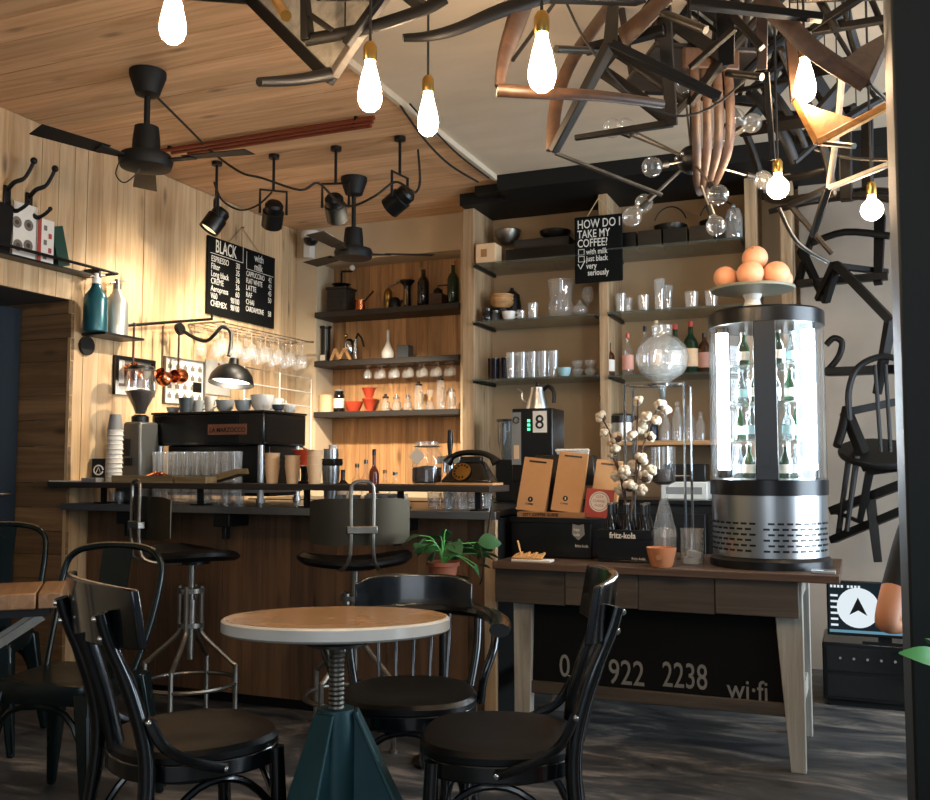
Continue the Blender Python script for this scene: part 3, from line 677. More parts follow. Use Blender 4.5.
# tumblers in front of the machine
def tumbler(r=.036, h=.13): return MB().lathe([(0,.006),(r*.8,.004),(r*.82,0),(r*.84,.004),(r,h),(r*.96,h),(r*.78,.012),(0,.012)], 18)
tb = None
for k in range(9):
    yy = 4.02; x = gp.x + .115 + .0625*k
    for lev in range(2):
        p = (x, yy, ZW+.0006 + lev*.1308)
        if tb is None:
            tb = thing('tumbler', 'lower clear tumbler of a stacked pair in front of the espresso machine', 'glass', p, group='tumblers stacked in front of the espresso machine')
            obj('wall', tumbler(.030, .13), GLASSB, tb); obj('rim', MB().tube([(.030*math.cos(i*math.pi/9), .030*math.sin(i*math.pi/9), .13) for i in range(18)], .0012, 5, closed=True), GLASSB, tb)
        else: dup(tb, p, label='%s clear tumbler of a stacked pair in front of the espresso machine' % ('lower', 'upper')[lev])
# small glasses on the ledge behind the bar shelf
sg = None
for px in (66, 72, 113, 120, 201, 207, 226, 240):
    p = at(px, 500, Y=3.895); p = (p.x, 3.895, ZW+.0006)
    if sg is None:
        sg = thing('shot_glass', 'small shot glass standing under the bar shelf', 'glass', p, group='shot glasses under the bar shelf')
        obj('wall', tumbler(.022, .055), GLASSB, sg); obj('rim', MB().tube([(.022*math.cos(i*math.pi/7), .022*math.sin(i*math.pi/7), .055) for i in range(14)], .001, 5, closed=True), GLASSB, sg)
    else: dup(sg, p)
# pour-over stand with the red dripper
dp = at(303, 478, Y=3.86)
st = thing('pour_over_stand', 'black wooden pour over stand holding a red dripper', 'stand', (dp.x, 3.86, ZS+.0005))
obj('foot', MB().bx(-.07,.06,-.04,.04,0,.012), BLACKPL, st); obj('post', MB().bx(-.012,.012,.0,.024,.012,.07), BLACKPL, st)
obj('arm', MB().bx(-.06,.07,-.045,-.03,.07,.082).bx(-.06,.07,.03,.045,.07,.082).bx(-.06,-.045,-.03,.03,.07,.082).bx(.055,.07,-.03,.03,.07,.082), BLACKPL, st)
def dripper(loc, lab, m=CERR, s=1, grp='red drippers'):
    t = thing('dripper', lab, 'dripper', loc, group=grp)
    obj('cone', MB().lathe([(.02,0),(.022,.006),(.05,.075),(.054,.078),(.052,.08),(.047,.077),(.018,.01)], 22), m, t)
    obj('saucer', MB().lathe([(.017,.002),(.045,.004),(.045,.0),(.017,-.0)], 22), m, t)
    obj('handle', MB().tube([(.03,0,.03),(.065,0,.03),(.07,0,.06),(.046,0,.068)], .005, 6), m, t)
    t.scale = (s,)*3; return t
dripper((dp.x, 3.86, ZS+.0835), 'red ceramic dripper on the black pour over stand', s=.95)
# cup stacks right of the machine
k0 = None
for (px, n, yy) in ((272, 3, 3.80), (290, 3, 3.77), (312, 4, 3.76)):
    for k in range(n):
        p = at(px, 480, Y=yy)
        q = (p.x, yy, ZS+.0006+.028*k)
        if px == 290 or px == 312: q = (p.x, yy+.02, ZS+.0006+.022*k)
        if k0 is None:
            k0 = thing('takeaway_cup', 'cream takeaway cup in the stack right beside the steel leg of the espresso machine', 'cup', q, group='takeaway cups beside the dripper stand')
            obj('wall', MB().lathe([(0,.002),(.026,0),(.036,.085),(.034,.085),(.025,.004),(0,.004)], 18), CREAM, k0)
            obj('rim', MB().tube([(.036*math.cos(i*math.pi/8), .036*math.sin(i*math.pi/8), .085) for i in range(16)], .0022, 6, closed=True), CREAM, k0)
        else: dup(k0, q, label='cream takeaway cup in the stack %s' % {272: 'right beside the steel leg of the espresso machine', 290: 'in front of the red dripper stand', 312: 'beside the steel blender cup'}[px])
# ================================================================= CEILING LIGHTS AND FANS
def spot(px, py, aim, power, lab, lit=False, drop=.20, cone=88):
    p = at(px, py, Z=ZC); head = Vector((0, 0, -drop-.13)); d = (Vector(aim) - (p + head)).normalized()
    t = thing('spotlight', lab, 'spotlight', p, group='black spotlights on the boarded ceiling')
    obj('stem', MB().cyl((0,0,-drop), .008, drop, 10).cyl((0,0,-.02), .03, .02, 16), BLACKS, t)
    u = Vector((-d.y, d.x, 0)).normalized()
    if u.y * 0 + u.x < 0: u = -u
    obj('yoke', MB().tube([head - u*.072, head - u*.072 + Vector((0,0,.13)), head + u*.072 + Vector((0,0,.13)), head + u*.072], .008, 8), BLACKS, t)
    q = d.to_track_quat('Z', 'Y').to_matrix().to_4x4(); M = Matrix.Translation(head) @ q
    can = obj('can', MB().lathe([(0,-.075),(.038,-.07),(.05,-.055),(.05,-.02),(.058,-.015),(.058,.075),(.054,.075),(.05,.06),(0,.06)], 24, M=M), BLACKS, t)
    obj('lens', MB().lathe([(0,.0615),(.049,.0615),(.049,.063),(0,.063)], 20, M=M), SPOTL if lit else mat('spot_lens_dim', '#c9bda0', .2, emit='#ffe2b0', es=1.5), can)
    l = bpy.data.lights.new('spot_beam', 'SPOT'); l.energy = power; l.color = (1,.85,.65); l.spot_size = R(cone); l.spot_blend = .7; l.shadow_soft_size = .035
    lo = bpy.data.objects.new('spot_beam', l); COL.objects.link(lo); lo.parent = t; lo.location = head + d*.085
    lo.rotation_euler = d.to_track_quat('-Z', 'Y').to_euler()
    return p
sp1 = spot(217, 162, (-3.72, 3.9, 1.6), 26, 'black ceiling spotlight aimed at the plank wall, beside the chalkboard')
sp2 = spot(274, 155, (-3.6, 5.1, 1.5), 85, 'black ceiling spotlight tipped toward the espresso machine')
sp3 = spot(336, 147, (-2.95, 5.6, 1.30), 330, 'black ceiling spotlight with a bright lit lens, aimed into the niche', True, cone=56)
sp4 = spot(400, 137, (-3.72, 4.55, 1.6), 175, 'black ceiling spotlight nearest the edge of the boarded ceiling', cone=80)
# cable looping between the spots
def cable(name, lab, pts, r=.006, grp=None):
    return tag(obj(name, MB().tube(smoothpath(pts, 5), r, 6), CORD), lab, 'cable', grp)
zc = ZC - .01
cable('cable', 'black cable sagging from the fan along the row of spotlights', [at(155,95,Z=zc), at(190,130,Z=zc-.02), at(212,152,Z=zc-.03), pd(240,172,4.55), pd(262,178,4.5), pd(300,190,4.5), pd(318,183,4.55), pd(336,200,4.6), pd(352,206,4.5), pd(375,196,4.4), pd(395,182,4.4), pd(410,190,4.3), pd(416,192,4.3), pd(420,180,4.35), at(418,150,Z=zc)])
cable('cable', 'thin black cable looping below the first spotlights', [pd(214,182,4.66), pd(222,200,4.66), pd(240,210,4.64), pd(258,205,4.62), pd(272,192,4.6)], .005)
cable('cable', 'paired black cable running along the pale ceiling edge to the soffit', [at(400,105,Z=zc), at(425,140,Z=zc-.05), at(450,165,Z=zc-.06), at(478,182,Z=zc-.01)], .006)
cable('cable', 'black cable curving over the pale ceiling edge above the soffit', [at(410,104,Z=zc), at(432,128,Z=zc-.02), at(460,156,Z=zc-.02), at(489,178,Z=zc-.01)], .005)
COPD = mat('dull_copper', '#7a3a24', .5, .3, var=.2)
MATTE = mat('matte_black', '#0c0d0d', .62, var=.15, spec=.3)
# ceiling fans, blades at rest
def fan(px, py, drop, lab, rz, s=1.0):
    p = at(px, py, Z=ZC)
    t = thing('ceiling_fan', lab, 'fan', p, rz=rz, group='black ceiling fans')
    obj('canopy', MB().lathe([(0,0),(.085*s,0),(.085*s,-.02),(.055*s,-.11*s),(.02,-.12*s),(0,-.12*s)], 22), MATTE, t)
    obj('rod', MB().cyl((0,0,-drop), .013, drop-.1*s, 12), MATTE, t)
    obj('motor', MB().lathe([(0,-drop+.06*s),(.055*s,-drop+.06*s),(.062*s,-drop),(.065*s,-drop-.06*s),(.115*s,-drop-.075*s),(.125*s,-drop-.10*s),(.115*s,-drop-.135*s),(.05*s,-drop-.15*s),(0,-drop-.152*s)], 26), MATTE, t)
    for k in range(3):
        M = Matrix.Rotation(R(120*k),4,'Z')
        b = obj('blade', MB().hexa([(.20*s,-.05*s,-drop-.106*s),(.52*s,-.065*s,-drop-.10*s),(.52*s,.055*s,-drop-.085*s),(.20*s,.045*s,-drop-.092*s),(.20*s,-.05*s,-drop-.102*s),(.52*s,-.065*s,-drop-.096*s),(.52*s,.055*s,-drop-.081*s),(.20*s,.045*s,-drop-.088*s)], M=M), MATTE, t, bevel=.002)
        obj('blade_iron', MB().hexa([(.10*s,-.02*s,-drop-.108*s),(.24*s,-.035*s,-drop-.110*s),(.24*s,.035*s,-drop-.098*s),(.10*s,.02*s,-drop-.108*s),(.10*s,-.02*s,-drop-.100*s),(.24*s,-.035*s,-drop-.104*s),(.24*s,.035*s,-drop-.092*s),(.10*s,.02*s,-drop-.100*s)], M=M), MATTE, b)
    return t
f1 = fan(148, 72, .30, 'black three blade ceiling fan beside the first spotlight, over the counter', R(12), .92)
obj('pull_wire', MB().tube(smoothpath([(-.10,-.04,-.40),(-.11,-.05,-.46),(-.07,-.05,-.50),(-.02,-.04,-.46),(0,-.03,-.41)]), .003, 5), BLACKS, f1)
fan(354, 178, .36, 'black three blade ceiling fan in front of the plaster wall over the niche', R(34), .92)
# dome camera
p = at(311, 231, Y=YB-.09)
t = thing('dome_camera', 'white dome security camera in the ceiling corner', 'camera', (p.x, YB-.09, 2.76))
obj('housing', MB().lathe([(0,.045),(.06,.045),(.068,.03),(.068,0),(.055,-.004),(0,-.004)], 24), WHITEP, t)
obj('dome', MB().lathe([(.054,-.004),(.048,-.03),(.03,-.05),(0,-.056)], 20), BLACKPL, t)
obj('wall_box', MB().bx(-.075,-.02,.02,.089,-.13,-.03), WHITEP, t, bevel=.004)
obj('mount_arm', MB().bx(-.03,.03,.03,.089,.0,.03), WHITEP, t)
# slim copper pipes under the boards
k0 = None
for k in range(3):
    a, b = at(168+6*k, 158-4*k, Z=ZC-.02), at(376-3*k, 119+3*k, Z=ZC-.02)
    yy = (a.y+b.y)/2 + (.0 if False else 0)
    t = thing('ceiling_pipe', ('slim copper pipe clipped under the boarded ceiling, first of three', 'slim copper pipe clipped under the boarded ceiling, middle of three', 'slim copper pipe clipped under the boarded ceiling, last of three')[k], 'pipe', (0, 4.0+.045*k, ZC-.018), group='copper pipes under the boarded ceiling')
    obj('pipe', MB().tube([(a.x,0,0),(b.x,0,0)], .011, 10), COPD, t)
    for xx in (a.x+.1, b.x-.1): obj('clip', MB().bx(xx-.006,xx+.006,-.014,.014,-.004,.017), BLACKS, t)
# pendant bulbs
def pendant(px, py, d, kind, lab, rad):
    c = pd(px, py, d)
    t = thing('pendant_bulb', lab, 'pendant light', (c.x, c.y, ZC+.019), group='bare glowing pendant bulbs')
    zb = c.z - (ZC+.019)
    if kind == 'e':
        prof = [(0,-.075),(.014,-.073),(.026,-.062),(.032,-.042),(.031,-.020),(.022,.022),(.0145,.05),(.0135,.062)]; top = .062
    else:
        prof = [(.04*math.sin(math.pi*i/12), -.04*math.cos(math.pi*i/12)) for i in range(11)] + [(.0145,.046),(.0135,.055)]; top = .055
    k = rad
    b = obj('bulb', MB().lathe([(r*k, z*k) for r, z in prof], 20, c=(0,0,zb)), BULB, t)
    obj('socket', MB().lathe([(.0,zb+top*k),(.0165*k,zb+top*k),(.0185*k,zb+(top+.008)*k),(.0185*k,zb+(top+.04)*k),(.012*k,zb+(top+.052)*k),(0,zb+(top+.052)*k)], 16), BRASS, t)
    obj('cord', MB().cyl((0,0,zb+(top+.05)*k), .004, -zb-(top+.05)*k-.015, 8), CORD, t)
    obj('ceiling_rose', MB().cyl((0,0,-.02), .03, .02, 16), BLACKS, t)
pendant(173, 14, 2.35, 'e', 'glowing teardrop filament bulb hanging below the boarded ceiling', 1.0)
pendant(370, 84, 2.55, 'e', 'glowing teardrop filament bulb beside the pale edge of the boarded ceiling', 1.0)
pendant(428, 112, 2.95, 'e', 'glowing teardrop filament bulb in front of the black soffit end', 1.0)
pendant(542, 60, 2.2, 'e', 'glowing teardrop filament bulb in front of the curved chair leg', 1.0)
pendant(805, 78, 2.95, 'e', 'glowing teardrop filament bulb among the hanging brown chairs', 1.0)
pendant(778, 188, 3.2, 'g', 'round glowing globe bulb hanging above the fruit', .92)
pendant(872, 210, 3.3, 'g', 'round glowing globe bulb hanging beside the black pillar', .92)
# ================================================================= NICHE AND BACK BAR
def bottle(px, zb, Y, h, r, m, lab, cat='bottle', cap=None, lbl=None, grp=None, neck=.32, nr=.34, x=None):
    X = at(px, 400, Y=Y).x if x is None else x
    t = thing('bottle', lab, cat, (X, Y, zb+.0005), group=grp)
    hs = h*(1-neck)
    obj('body', MB().lathe([(0,.003),(r*.9,0),(r,.006),(r,hs*.92),(r*.85,hs*1.02),(r*nr*1.1,hs*1.16),(r*nr,hs*1.22),(r*nr,h*.97),(0,h*.97)], 18), m, t)
    if cap: obj('cap', MB().lathe([(r*nr*1.08,h*.90),(r*nr*1.12,h),(0,h),(0,h*.971)], 14), cap, t)
    if lbl: obj('label', MB().lathe([(r*1.01,hs*.22),(r*1.015,hs*.22),(r*1.015,hs*.75),(r*1.01,hs*.75)], 18), lbl, t)
    return t
NYc = 5.945
z1, z2, z3 = 2.236, 1.885, 1.523
def NX(px, Y=NYc): return at(px, 330, Y=Y).x
# -- top shelf
t = thing('coffee_mill', 'boxy dark hand coffee mill with crank and white knob on the uppermost niche shelf', 'coffee mill', (NX(341), NYc, z1+.0005))
obj('box', MB().bx(-.085,.085,-.085,.085,0,.012).bx(-.075,.075,-.075,.075,.012,.17).bx(-.085,.085,-.085,.085,.17,.185), W_DARKSHELF, t, bevel=.004)
obj('drawer', MB().bx(-.05,.05,-.081,-.075,.03,.09), W_DARKSHELF, t); obj('funnel', MB().lathe([(.03,.185),(.07,.215),(.066,.215),(.025,.19)], 20), BLACKS, t)
c = obj('crank', MB().tube([(0,0,.185),(0,0,.30),(-.0,0,.31),(.10,-.02,.30)], .008), BLACKS, t); obj('knob', MB().ball((.10,-.02,.325), .022, 12, 8), CERW, c)
t = thing('cezve', 'small copper cezve with a slanting handle on the uppermost niche shelf', 'pot', (NX(362), NYc-.03, z1+.0005))
obj('bowl', MB().lathe([(0,.002),(.038,0),(.04,.01),(.032,.07),(.036,.085),(.034,.085),(.03,.07),(0,.01)], 18), COPPER, t); obj('handle', MB().bar((.03,0,.07),(.11,-.01,.14),.014,.008), W_BROWN, t)
t = thing('brass_mill', 'slender brass hand mill with a crank on the uppermost niche shelf', 'coffee mill', (NX(385), NYc+.045, z1+.0005))
obj('barrel', MB().lathe([(0,0),(.03,0),(.03,.075),(.027,.078),(.03,.082),(.03,.14),(.02,.155),(.012,.17),(0,.17)], 18), BRASS, t); c = obj('crank', MB().tube([(0,0,.165),(0,0,.185),(.08,0,.20)], .005), DSTEEL, t); obj('knob', MB().ball((.08,0,.215), .014, 10, 7), DSTEEL, c)
t = thing('black_pot', 'small rounded black pot beside the brass mill', 'pot', (NX(394), NYc+.01, z1+.0005))
obj('body', MB().lathe([(0,0),(.035,0),(.045,.03),(.04,.07),(.025,.09),(0,.095)], 18), BLACKS, t); obj('spout', MB().tube([(.035,0,.04),(.06,0,.07)], .008), BLACKS, t)
t = thing('black_press', 'black coffee press with a wide funnel rim on the uppermost niche shelf', 'press', (NX(407), NYc, z1+.0005))
obj('barrel', MB().lathe([(0,0),(.028,0),(.026,.02),(.026,.16),(.03,.17),(.055,.195),(.055,.205),(0,.205)], 18), BLACKPL, t); obj('gauge', MB().bx(-.006,.006,-.029,-.0255,.03,.14), BRASS, t)
bottle(423, z1, NYc, .27, .042, GDARK, 'tall black stoneware bottle on the uppermost niche shelf', lbl=None, cap=BLACKPL, neck=.28)
t = thing('coffee_mill', 'low wooden coffee mill between the dark bottles on the uppermost niche shelf', 'coffee mill', (NX(438), NYc, z1+.0005))
obj('box', MB().bx(-.05,.05,-.05,.05,0,.09), W_BROWN, t, bevel=.004); obj('dome', MB().lathe([(.035,.09),(.03,.12),(.01,.135),(0,.135)], 16), BLACKS, t); obj('crank', MB().tube([(0,0,.13),(.0,0,.15),(.07,0,.15)], .005), BLACKS, t)
bottle(453, z1, NYc-.02, .31, .04, GGREEN, 'dark green wine bottle with a pale cork at the end of the uppermost niche shelf', cap=CORK, neck=.36)
# -- middle shelf
t = thing('travel_press', 'tall black cylinder press with a white tag on the middle niche shelf', 'press', (NX(328), NYc-.03, z2+.0005))
obj('body', MB().lathe([(0,0),(.04,0),(.04,.025),(.034,.03),(.034,.24),(.043,.25),(.043,.262),(0,.262)], 20), BLACKPL, t); obj('tag', MB().bx(-.02,.02,-.043,-.0405,.01,.05), PAPER, t)
t = thing('lever_press', 'chrome and black lever espresso press on the middle niche shelf', 'press', (NX(352), NYc, z2+.0005))
obj('base', MB().bx(-.08,.08,-.05,.05,0,.015), BLACKS, t, bevel=.004); obj('column', MB().cyl((.02,.02,.015), .016, .15, 14), CHROME, t); obj('boiler', MB().lathe([(0,.06),(.035,.06),(.042,.09),(.04,.14),(.02,.165),(0,.165)], 20, c=(-.02,0,0)), CHROME, t)
obj('lever', MB().tube([(.02,.02,.165),(.05,.0,.20),(.09,-.02,.16),(.11,-.02,.10)], .007), BLACKPL, t); obj('knob', MB().ball((-.05,0,.19), .016, 10, 7), BRASS, t)
t = thing('wooden_stand', 'small pale wooden zigzag stand in front of the lever press', 'stand', (NX(349), YB+.0, z2+.0005))
obj('board', MB().prism([(-.09,0),(-.07,0),(-.045,.05),(-.02,.01),(.0,.01),(.03,.06),(.07,.0),(.085,0),(.045,.085),(.02,.085),(-.01,.04),(-.035,.085),(-.055,.085)], .014, M=Matrix.Translation((0,.0,0)) @ Matrix.Rotation(R(90),4,'X')), W_LIGHT, t)
t = thing('porcelain_flask', 'white porcelain flask with a slim neck on the middle niche shelf', 'flask', (NX(390), NYc-.03, z2+.0005))
obj('body', MB().lathe([(0,0),(.035,0),(.045,.02),(.045,.05),(.02,.10),(.010,.13),(.012,.19),(0,.19)], 20), CERW, t); obj('stopper', MB().ball((0,0,.2), .012, 10, 6), CERW, t)
tag(obj('grey_box', MB().bx(-.045,.045,-.04,.04,0,.095), CERD, loc=(NX(405), NYc, z2+.0005), bevel=.003), 'small dark grey square box beside the porcelain flask', 'box')
# -- lowest shelf
t = thing('paper_roll', 'cream roll of filter paper on the lowest niche shelf', 'paper roll', (NX(327, 5.9), 5.90, z3+.0005))
obj('roll', MB().lathe([(.012,0),(.05,0),(.05,.125),(.012,.125),(.012,0)], 24), CREAM, t); obj('core', MB().lathe([(.009,0),(.0115,0),(.0115,.125),(.009,.125),(.009,0)], 16), KRAFTD, t)
bottle(339, z3, 5.9, .16, .04, GDARK, 'squat dark jar with a white tag and grey lid on the lowest niche shelf', 'jar', cap=GREYP, lbl=PAPER, neck=.2, nr=.75)
t = thing('bowl', 'red ceramic bowl on the lowest niche shelf', 'bowl', (NX(354, 5.88), 5.88, z3+.0005)); obj('bowl_wall', MB().lathe([(0,.004),(.04,0),(.045,.006),(.072,.07),(.069,.07),(.04,.012),(0,.01)], 24), CERR, t); obj('foot_ring', MB().lathe([(.036,0),(.042,0),(.042,.006),(.036,.006)], 20), CERR, t)
dripper((NX(369, 5.88), 5.90, z3+.0005), 'lower red dripper of the pair stacked on the lowest niche shelf', s=1.05).rotation_euler.z = R(90)
dripper((NX(368, 5.88), 5.90, z3+.0875), 'upper red dripper of the pair stacked on the lowest niche shelf', s=1.0).rotation_euler.z = R(90)
def server(px, h, r, lab, kind, Y=NYc-.03, lid=BLACKPL):
    t = thing('glass_server', lab, 'server', (NX(px, Y), Y, z3+.0005), rz=R(90), group='glass coffee servers on the lowest niche shelf')
    if kind == 'round': prof = [(0,.002),(r*.8,0),(r,h*.3),(r*.9,h*.6),(r*.5,h*.85),(r*.6,h)]
    elif kind == 'hour': prof = [(0,.002),(r,0),(r,h*.15),(r*.35,h*.52),(r*.35,h*.56),(r*.85,h)]
    else: prof = [(0,.002),(r,0),(r,h*.8),(r*.8,h*.9),(r*.8,h)]
    obj('vessel', MB().lathe(prof, 20), GLASSB, t)
    if kind == 'hour': obj('wooden_collar', MB().lathe([(r*.4,h*.46),(r*.45,h*.46),(r*.45,h*.62),(r*.4,h*.62)], 16), W_LIGHT, t)
    else:
        obj('lid', MB().lathe([(0,h),(r*.7,h),(r*.7,h+.012),(.01,h+.016),(.01,h+.03),(0,h+.03)], 16), lid, t)
        obj('handle', MB().tube([(r*.85,0,h*.75),(r*1.6,0,h*.75),(r*1.6,0,h*.3),(r*.95,0,h*.25)], .005, 6), BLACKPL, t)
    return t
server(386, .09, .033, 'round glass server with dark lid next to the red drippers', 'round')
server(397, .085, .034, 'round chromed glass server between two others', 'round', lid=CHROME)
server(408, .085, .033, 'low round glass server with a chrome lid', 'round', lid=CHROME)
server(419, .17, .033, 'tall straight glass server with a dark lid on the lowest niche shelf', 'straight')
server(430, .14, .034, 'hourglass shaped glass brewer with a wooden collar', 'hour')
server(441, .20, .033, 'tallest glass server at the end of the lowest niche shelf', 'straight')
server(452, .12, .032, 'narrow glass server against the end board of the niche', 'straight', lid=CHROME)
# hanging glasses below the middle shelf
k0 = None
for i in range(13):
    p = (NX(368+i*7, 5.88), 5.88 + .05*(i%2), z2-.0405)
    if k0 is None:
        k0 = thing('hanging_glass', 'upside down stemmed glass hanging beneath the middle niche shelf', 'glass', p, group='glasses hanging beneath the middle niche shelf')
        obj('foot', MB().lathe([(0,0),(.03,-.001),(.03,-.003),(.004,-.006)], 16), GLASSB, k0); obj('bowl', MB().lathe([(.004,-.006),(.004,-.028),(.022,-.04),(.03,-.065),(.026,-.09)], 16), GLASSB, k0)
    else: dup(k0, p)
# -- worktop items seen over the bar shelf
def onws(px, Y): return at(px, 470, Y=Y).x
t = thing('cocktail_shaker', 'steel blender cup with a white lid and black collar behind the bar shelf', 'shaker', (onws(331, 4.2), 4.20, ZW+.0005))
obj('cup', MB().lathe([(0,0),(.032,0),(.045,.17),(.045,.19),(0,.19)], 20), STEEL, t); obj('collar', MB().bx(-.08,.045,-.045,.045,.19,.225), BLACKPL, t, bevel=.006); obj('upper', MB().cyl((0,0,.225), .038, .05, 20), STEEL, t); obj('lid', MB().cyl((.01,0,.275), .022, .02, 16), WHITEP, t)
for i, (px, h, r, m, cp, lab) in enumerate(((343, .17, .03, GDARK, BLACKPL, 'dark syrup bottle with a white tag beside the steel blender cup'), (357, .20, .026, GLASS, DSTEEL, 'clear oil bottle beside the dark syrup bottle'), (366, .22, .024, GLASS, DSTEEL, 'slim clear bottle left of the brown sauce bottle'), (374, .27, .025, GAMBER, BLACKPL, 'brown glass sauce bottle with a slim neck behind the bar shelf'), (385, .17, .028, GLASS, CORK, 'clear corked bottle right of the brown sauce bottle'), (395, .16, .03, GLASS, DSTEEL, 'clear round bottle close to the big glass jar'))):
    bottle(px, ZW, 4.1, h, r, m, lab, cap=cp, lbl=PAPER if i == 0 else None, neck=.4, x=onws(px, 4.1))
t = thing('jar', 'big square glass jar of coffee beans with a paper tag', 'jar', (at(426, 480, Y=3.83).x, 3.84, ZS+.0005))
obj('glass_body', MB().lathe([(0,.004),(.055,.002),(.068,.012),(.068,.13),(.05,.158),(.046,.175)], 22), GLASS, t); obj('beans', MB().lathe([(0,.006),(.053,.006),(.064,.015),(.064,.075),(0,.085)], 20), BEANS, t)
obj('lid', MB().lathe([(0,.19),(.05,.19),(.052,.18),(.05,.172),(0,.172)], 22), GLASSB, t); obj('clip', MB().tube(arc((0,0,.168), .054, 0, 350, 20, 'xy'), .003, 5), DSTEEL, t)
obj('tag', MB().bx(-.028,.028,-.002,0,-.028,.028, M=Matrix.Translation((-.015,-.07,.125)) @ Matrix.Rotation(R(40),4,'Y')), PAPER, t)
t = thing('tap', 'black lever beer tap standing behind the big glass jar', 'tap', (onws(450, 4.2), 4.2, ZW+.0005))
obj('column', MB().cyl((0,0,0), .02, .24, 16).bx(-.06,.06,-.018,.018,.20,.235), CHROME, t, bevel=.003); obj('handle', MB().lathe([(0,.24),(.010,.24),(.015,.30),(.012,.36),(0,.365)], 12), BLACKPL, t); obj('spout', MB().tube([(0,-.018,.215),(0,-.06,.21),(0,-.065,.16)], .008), CHROME, t)
# rotary telephone on a board
tp = at(469, 478, Y=3.83)
slab('cutting_board', 'thin wooden board under the black telephone', 'board', tp.x-.13, tp.x+.135, 3.765, 3.895, ZS+.0005, .010, W_LIGHT)
t = thing('telephone', 'vintage black telephone with a round dial on the bar shelf', 'telephone', (tp.x, 3.83, ZS+.0115))
obj('body', MB().hexa([(-.12,-.055,0),(.12,-.055,0),(.12,.06,0),(-.12,.06,0),(-.06,-.0,.085),(.06,-.0,.085),(.06,.05,.095),(-.06,.05,.095)]), BLACKG, t, bevel=.012)
d = obj('dial', MB().lathe([(0,.0),(.042,.0),(.042,.006),(.016,.008),(0,.008)], 24, M=Matrix.Translation((-.02,-.035,.045)) @ Matrix.Rotation(R(58),4,'X')), BRASS, t)
for i in range(10):
    a = R(40+28*i); obj('finger_hole', MB().cyl((.031*math.cos(a), .031*math.sin(a), .006), .0055, .0015, 10, M=Matrix.Translation((-.02,-.035,.045)) @ Matrix.Rotation(R(58),4,'X')), BLACKPL, d)
obj('handset', MB().tube(smoothpath([(-.115,.03,.085),(-.09,.03,.112),(-.04,.03,.128),(.04,.03,.128),(.09,.03,.112),(.115,.03,.085)]), [.024,.022,.019,.016]+[.013]*13+[.016,.019,.022,.024], 10), BLACKG, t)
obj('cradle', MB().bx(-.05,.05,.015,.045,.085,.112), BLACKG, t, bevel=.004)
cable('cable', 'black cable hanging from the bar shelf end behind the telephone', [(tp.x+.16,3.70,1.02), (tp.x+.17,3.66,.98), (tp.x+.15,3.655,.85), (tp.x+.13,3.66,.70), (tp.x+.11,3.68,.66)], .004)
# upside down tumblers on the ledge at the right end
k0 = None
for i, px in enumerate((436, 444, 452, 460, 468, 441, 457)):
    yy = 3.885 if i < 5 else 3.99; p = (at(434, 500, Y=3.885).x + .0625*(i if i < 5 else i-4.5), yy, ZW+.0006)
    if k0 is None:
        k0 = thing('tumbler', 'clear tumbler under the bar shelf, below the telephone', 'glass', p, group='tumblers under the bar shelf below the telephone')
        obj('wall', tumbler(.03, .07), GLASSB, k0); obj('rim', MB().tube([(.03*math.cos(i*math.pi/8), .03*math.sin(i*math.pi/8), .07) for i in range(16)], .0012, 5, closed=True), GLASSB, k0)
    else: dup(k0, p)
k0 = None
for i, px in enumerate((352, 360, 380, 388, 345)):
    yy = 3.885; p = (at(341, 500, Y=yy).x + .075*i, yy, ZW+.0006)
    if k0 is None:
        k0 = thing('cup', 'small white cup on the worktop under the middle of the bar shelf', 'cup', p, group='white cups under the bar shelf'); obj('bowl', cup_mb(.026, .055), CERW, k0); obj('handle', handle(.026, .055), CERW, k0); k0.rotation_euler.z = R(-90)
    else: dup(k0, p)
slab('milk_carton', 'red and white carton lying under the bar shelf', 'carton', at(368,500,Y=3.99).x, at(404,500,Y=3.99).x, 3.97, 4.03, ZW+.0005, .06, PAPER)
# ================================================================= GLASS SHELVES, LEFT BAY
YG = 5.62
def GX(px, Y=YG): return at(px, 330, Y=Y).x
za, zb, zc_ = 2.41, 2.045, 1.68
t = thing('tea_box', 'white cardboard box with a small print on the topmost glass shelf', 'box', (GX(485, 5.53)+.01, 5.545, za+.0005)); obj('carton', MB().bx(-.055,.075,-.06,.06,0,.125), CREAM, t, bevel=.002); obj('print', MB().bx(-.02,.02,-.0612,-.0602,.04,.09), KRAFTD, t)
def bowl(px, Y, z, r, h, m, lab, cat='bowl', grp=None):
    t = thing('bowl', lab, cat, (GX(px, Y), Y, z+.0006), group=grp)
    obj('bowl_wall', MB().lathe([(0,.004),(r*.5,0),(r*.55,.005),(r*.92,h*.6),(r,h),(r*.96,h),(r*.86,h*.6),(0,.012)], 22), m, t); obj('rim', MB().tube([(r*.98*math.cos(i*math.pi/10), r*.98*math.sin(i*math.pi/10), h) for i in range(20)], .003, 5, closed=True), m, t)
    return t
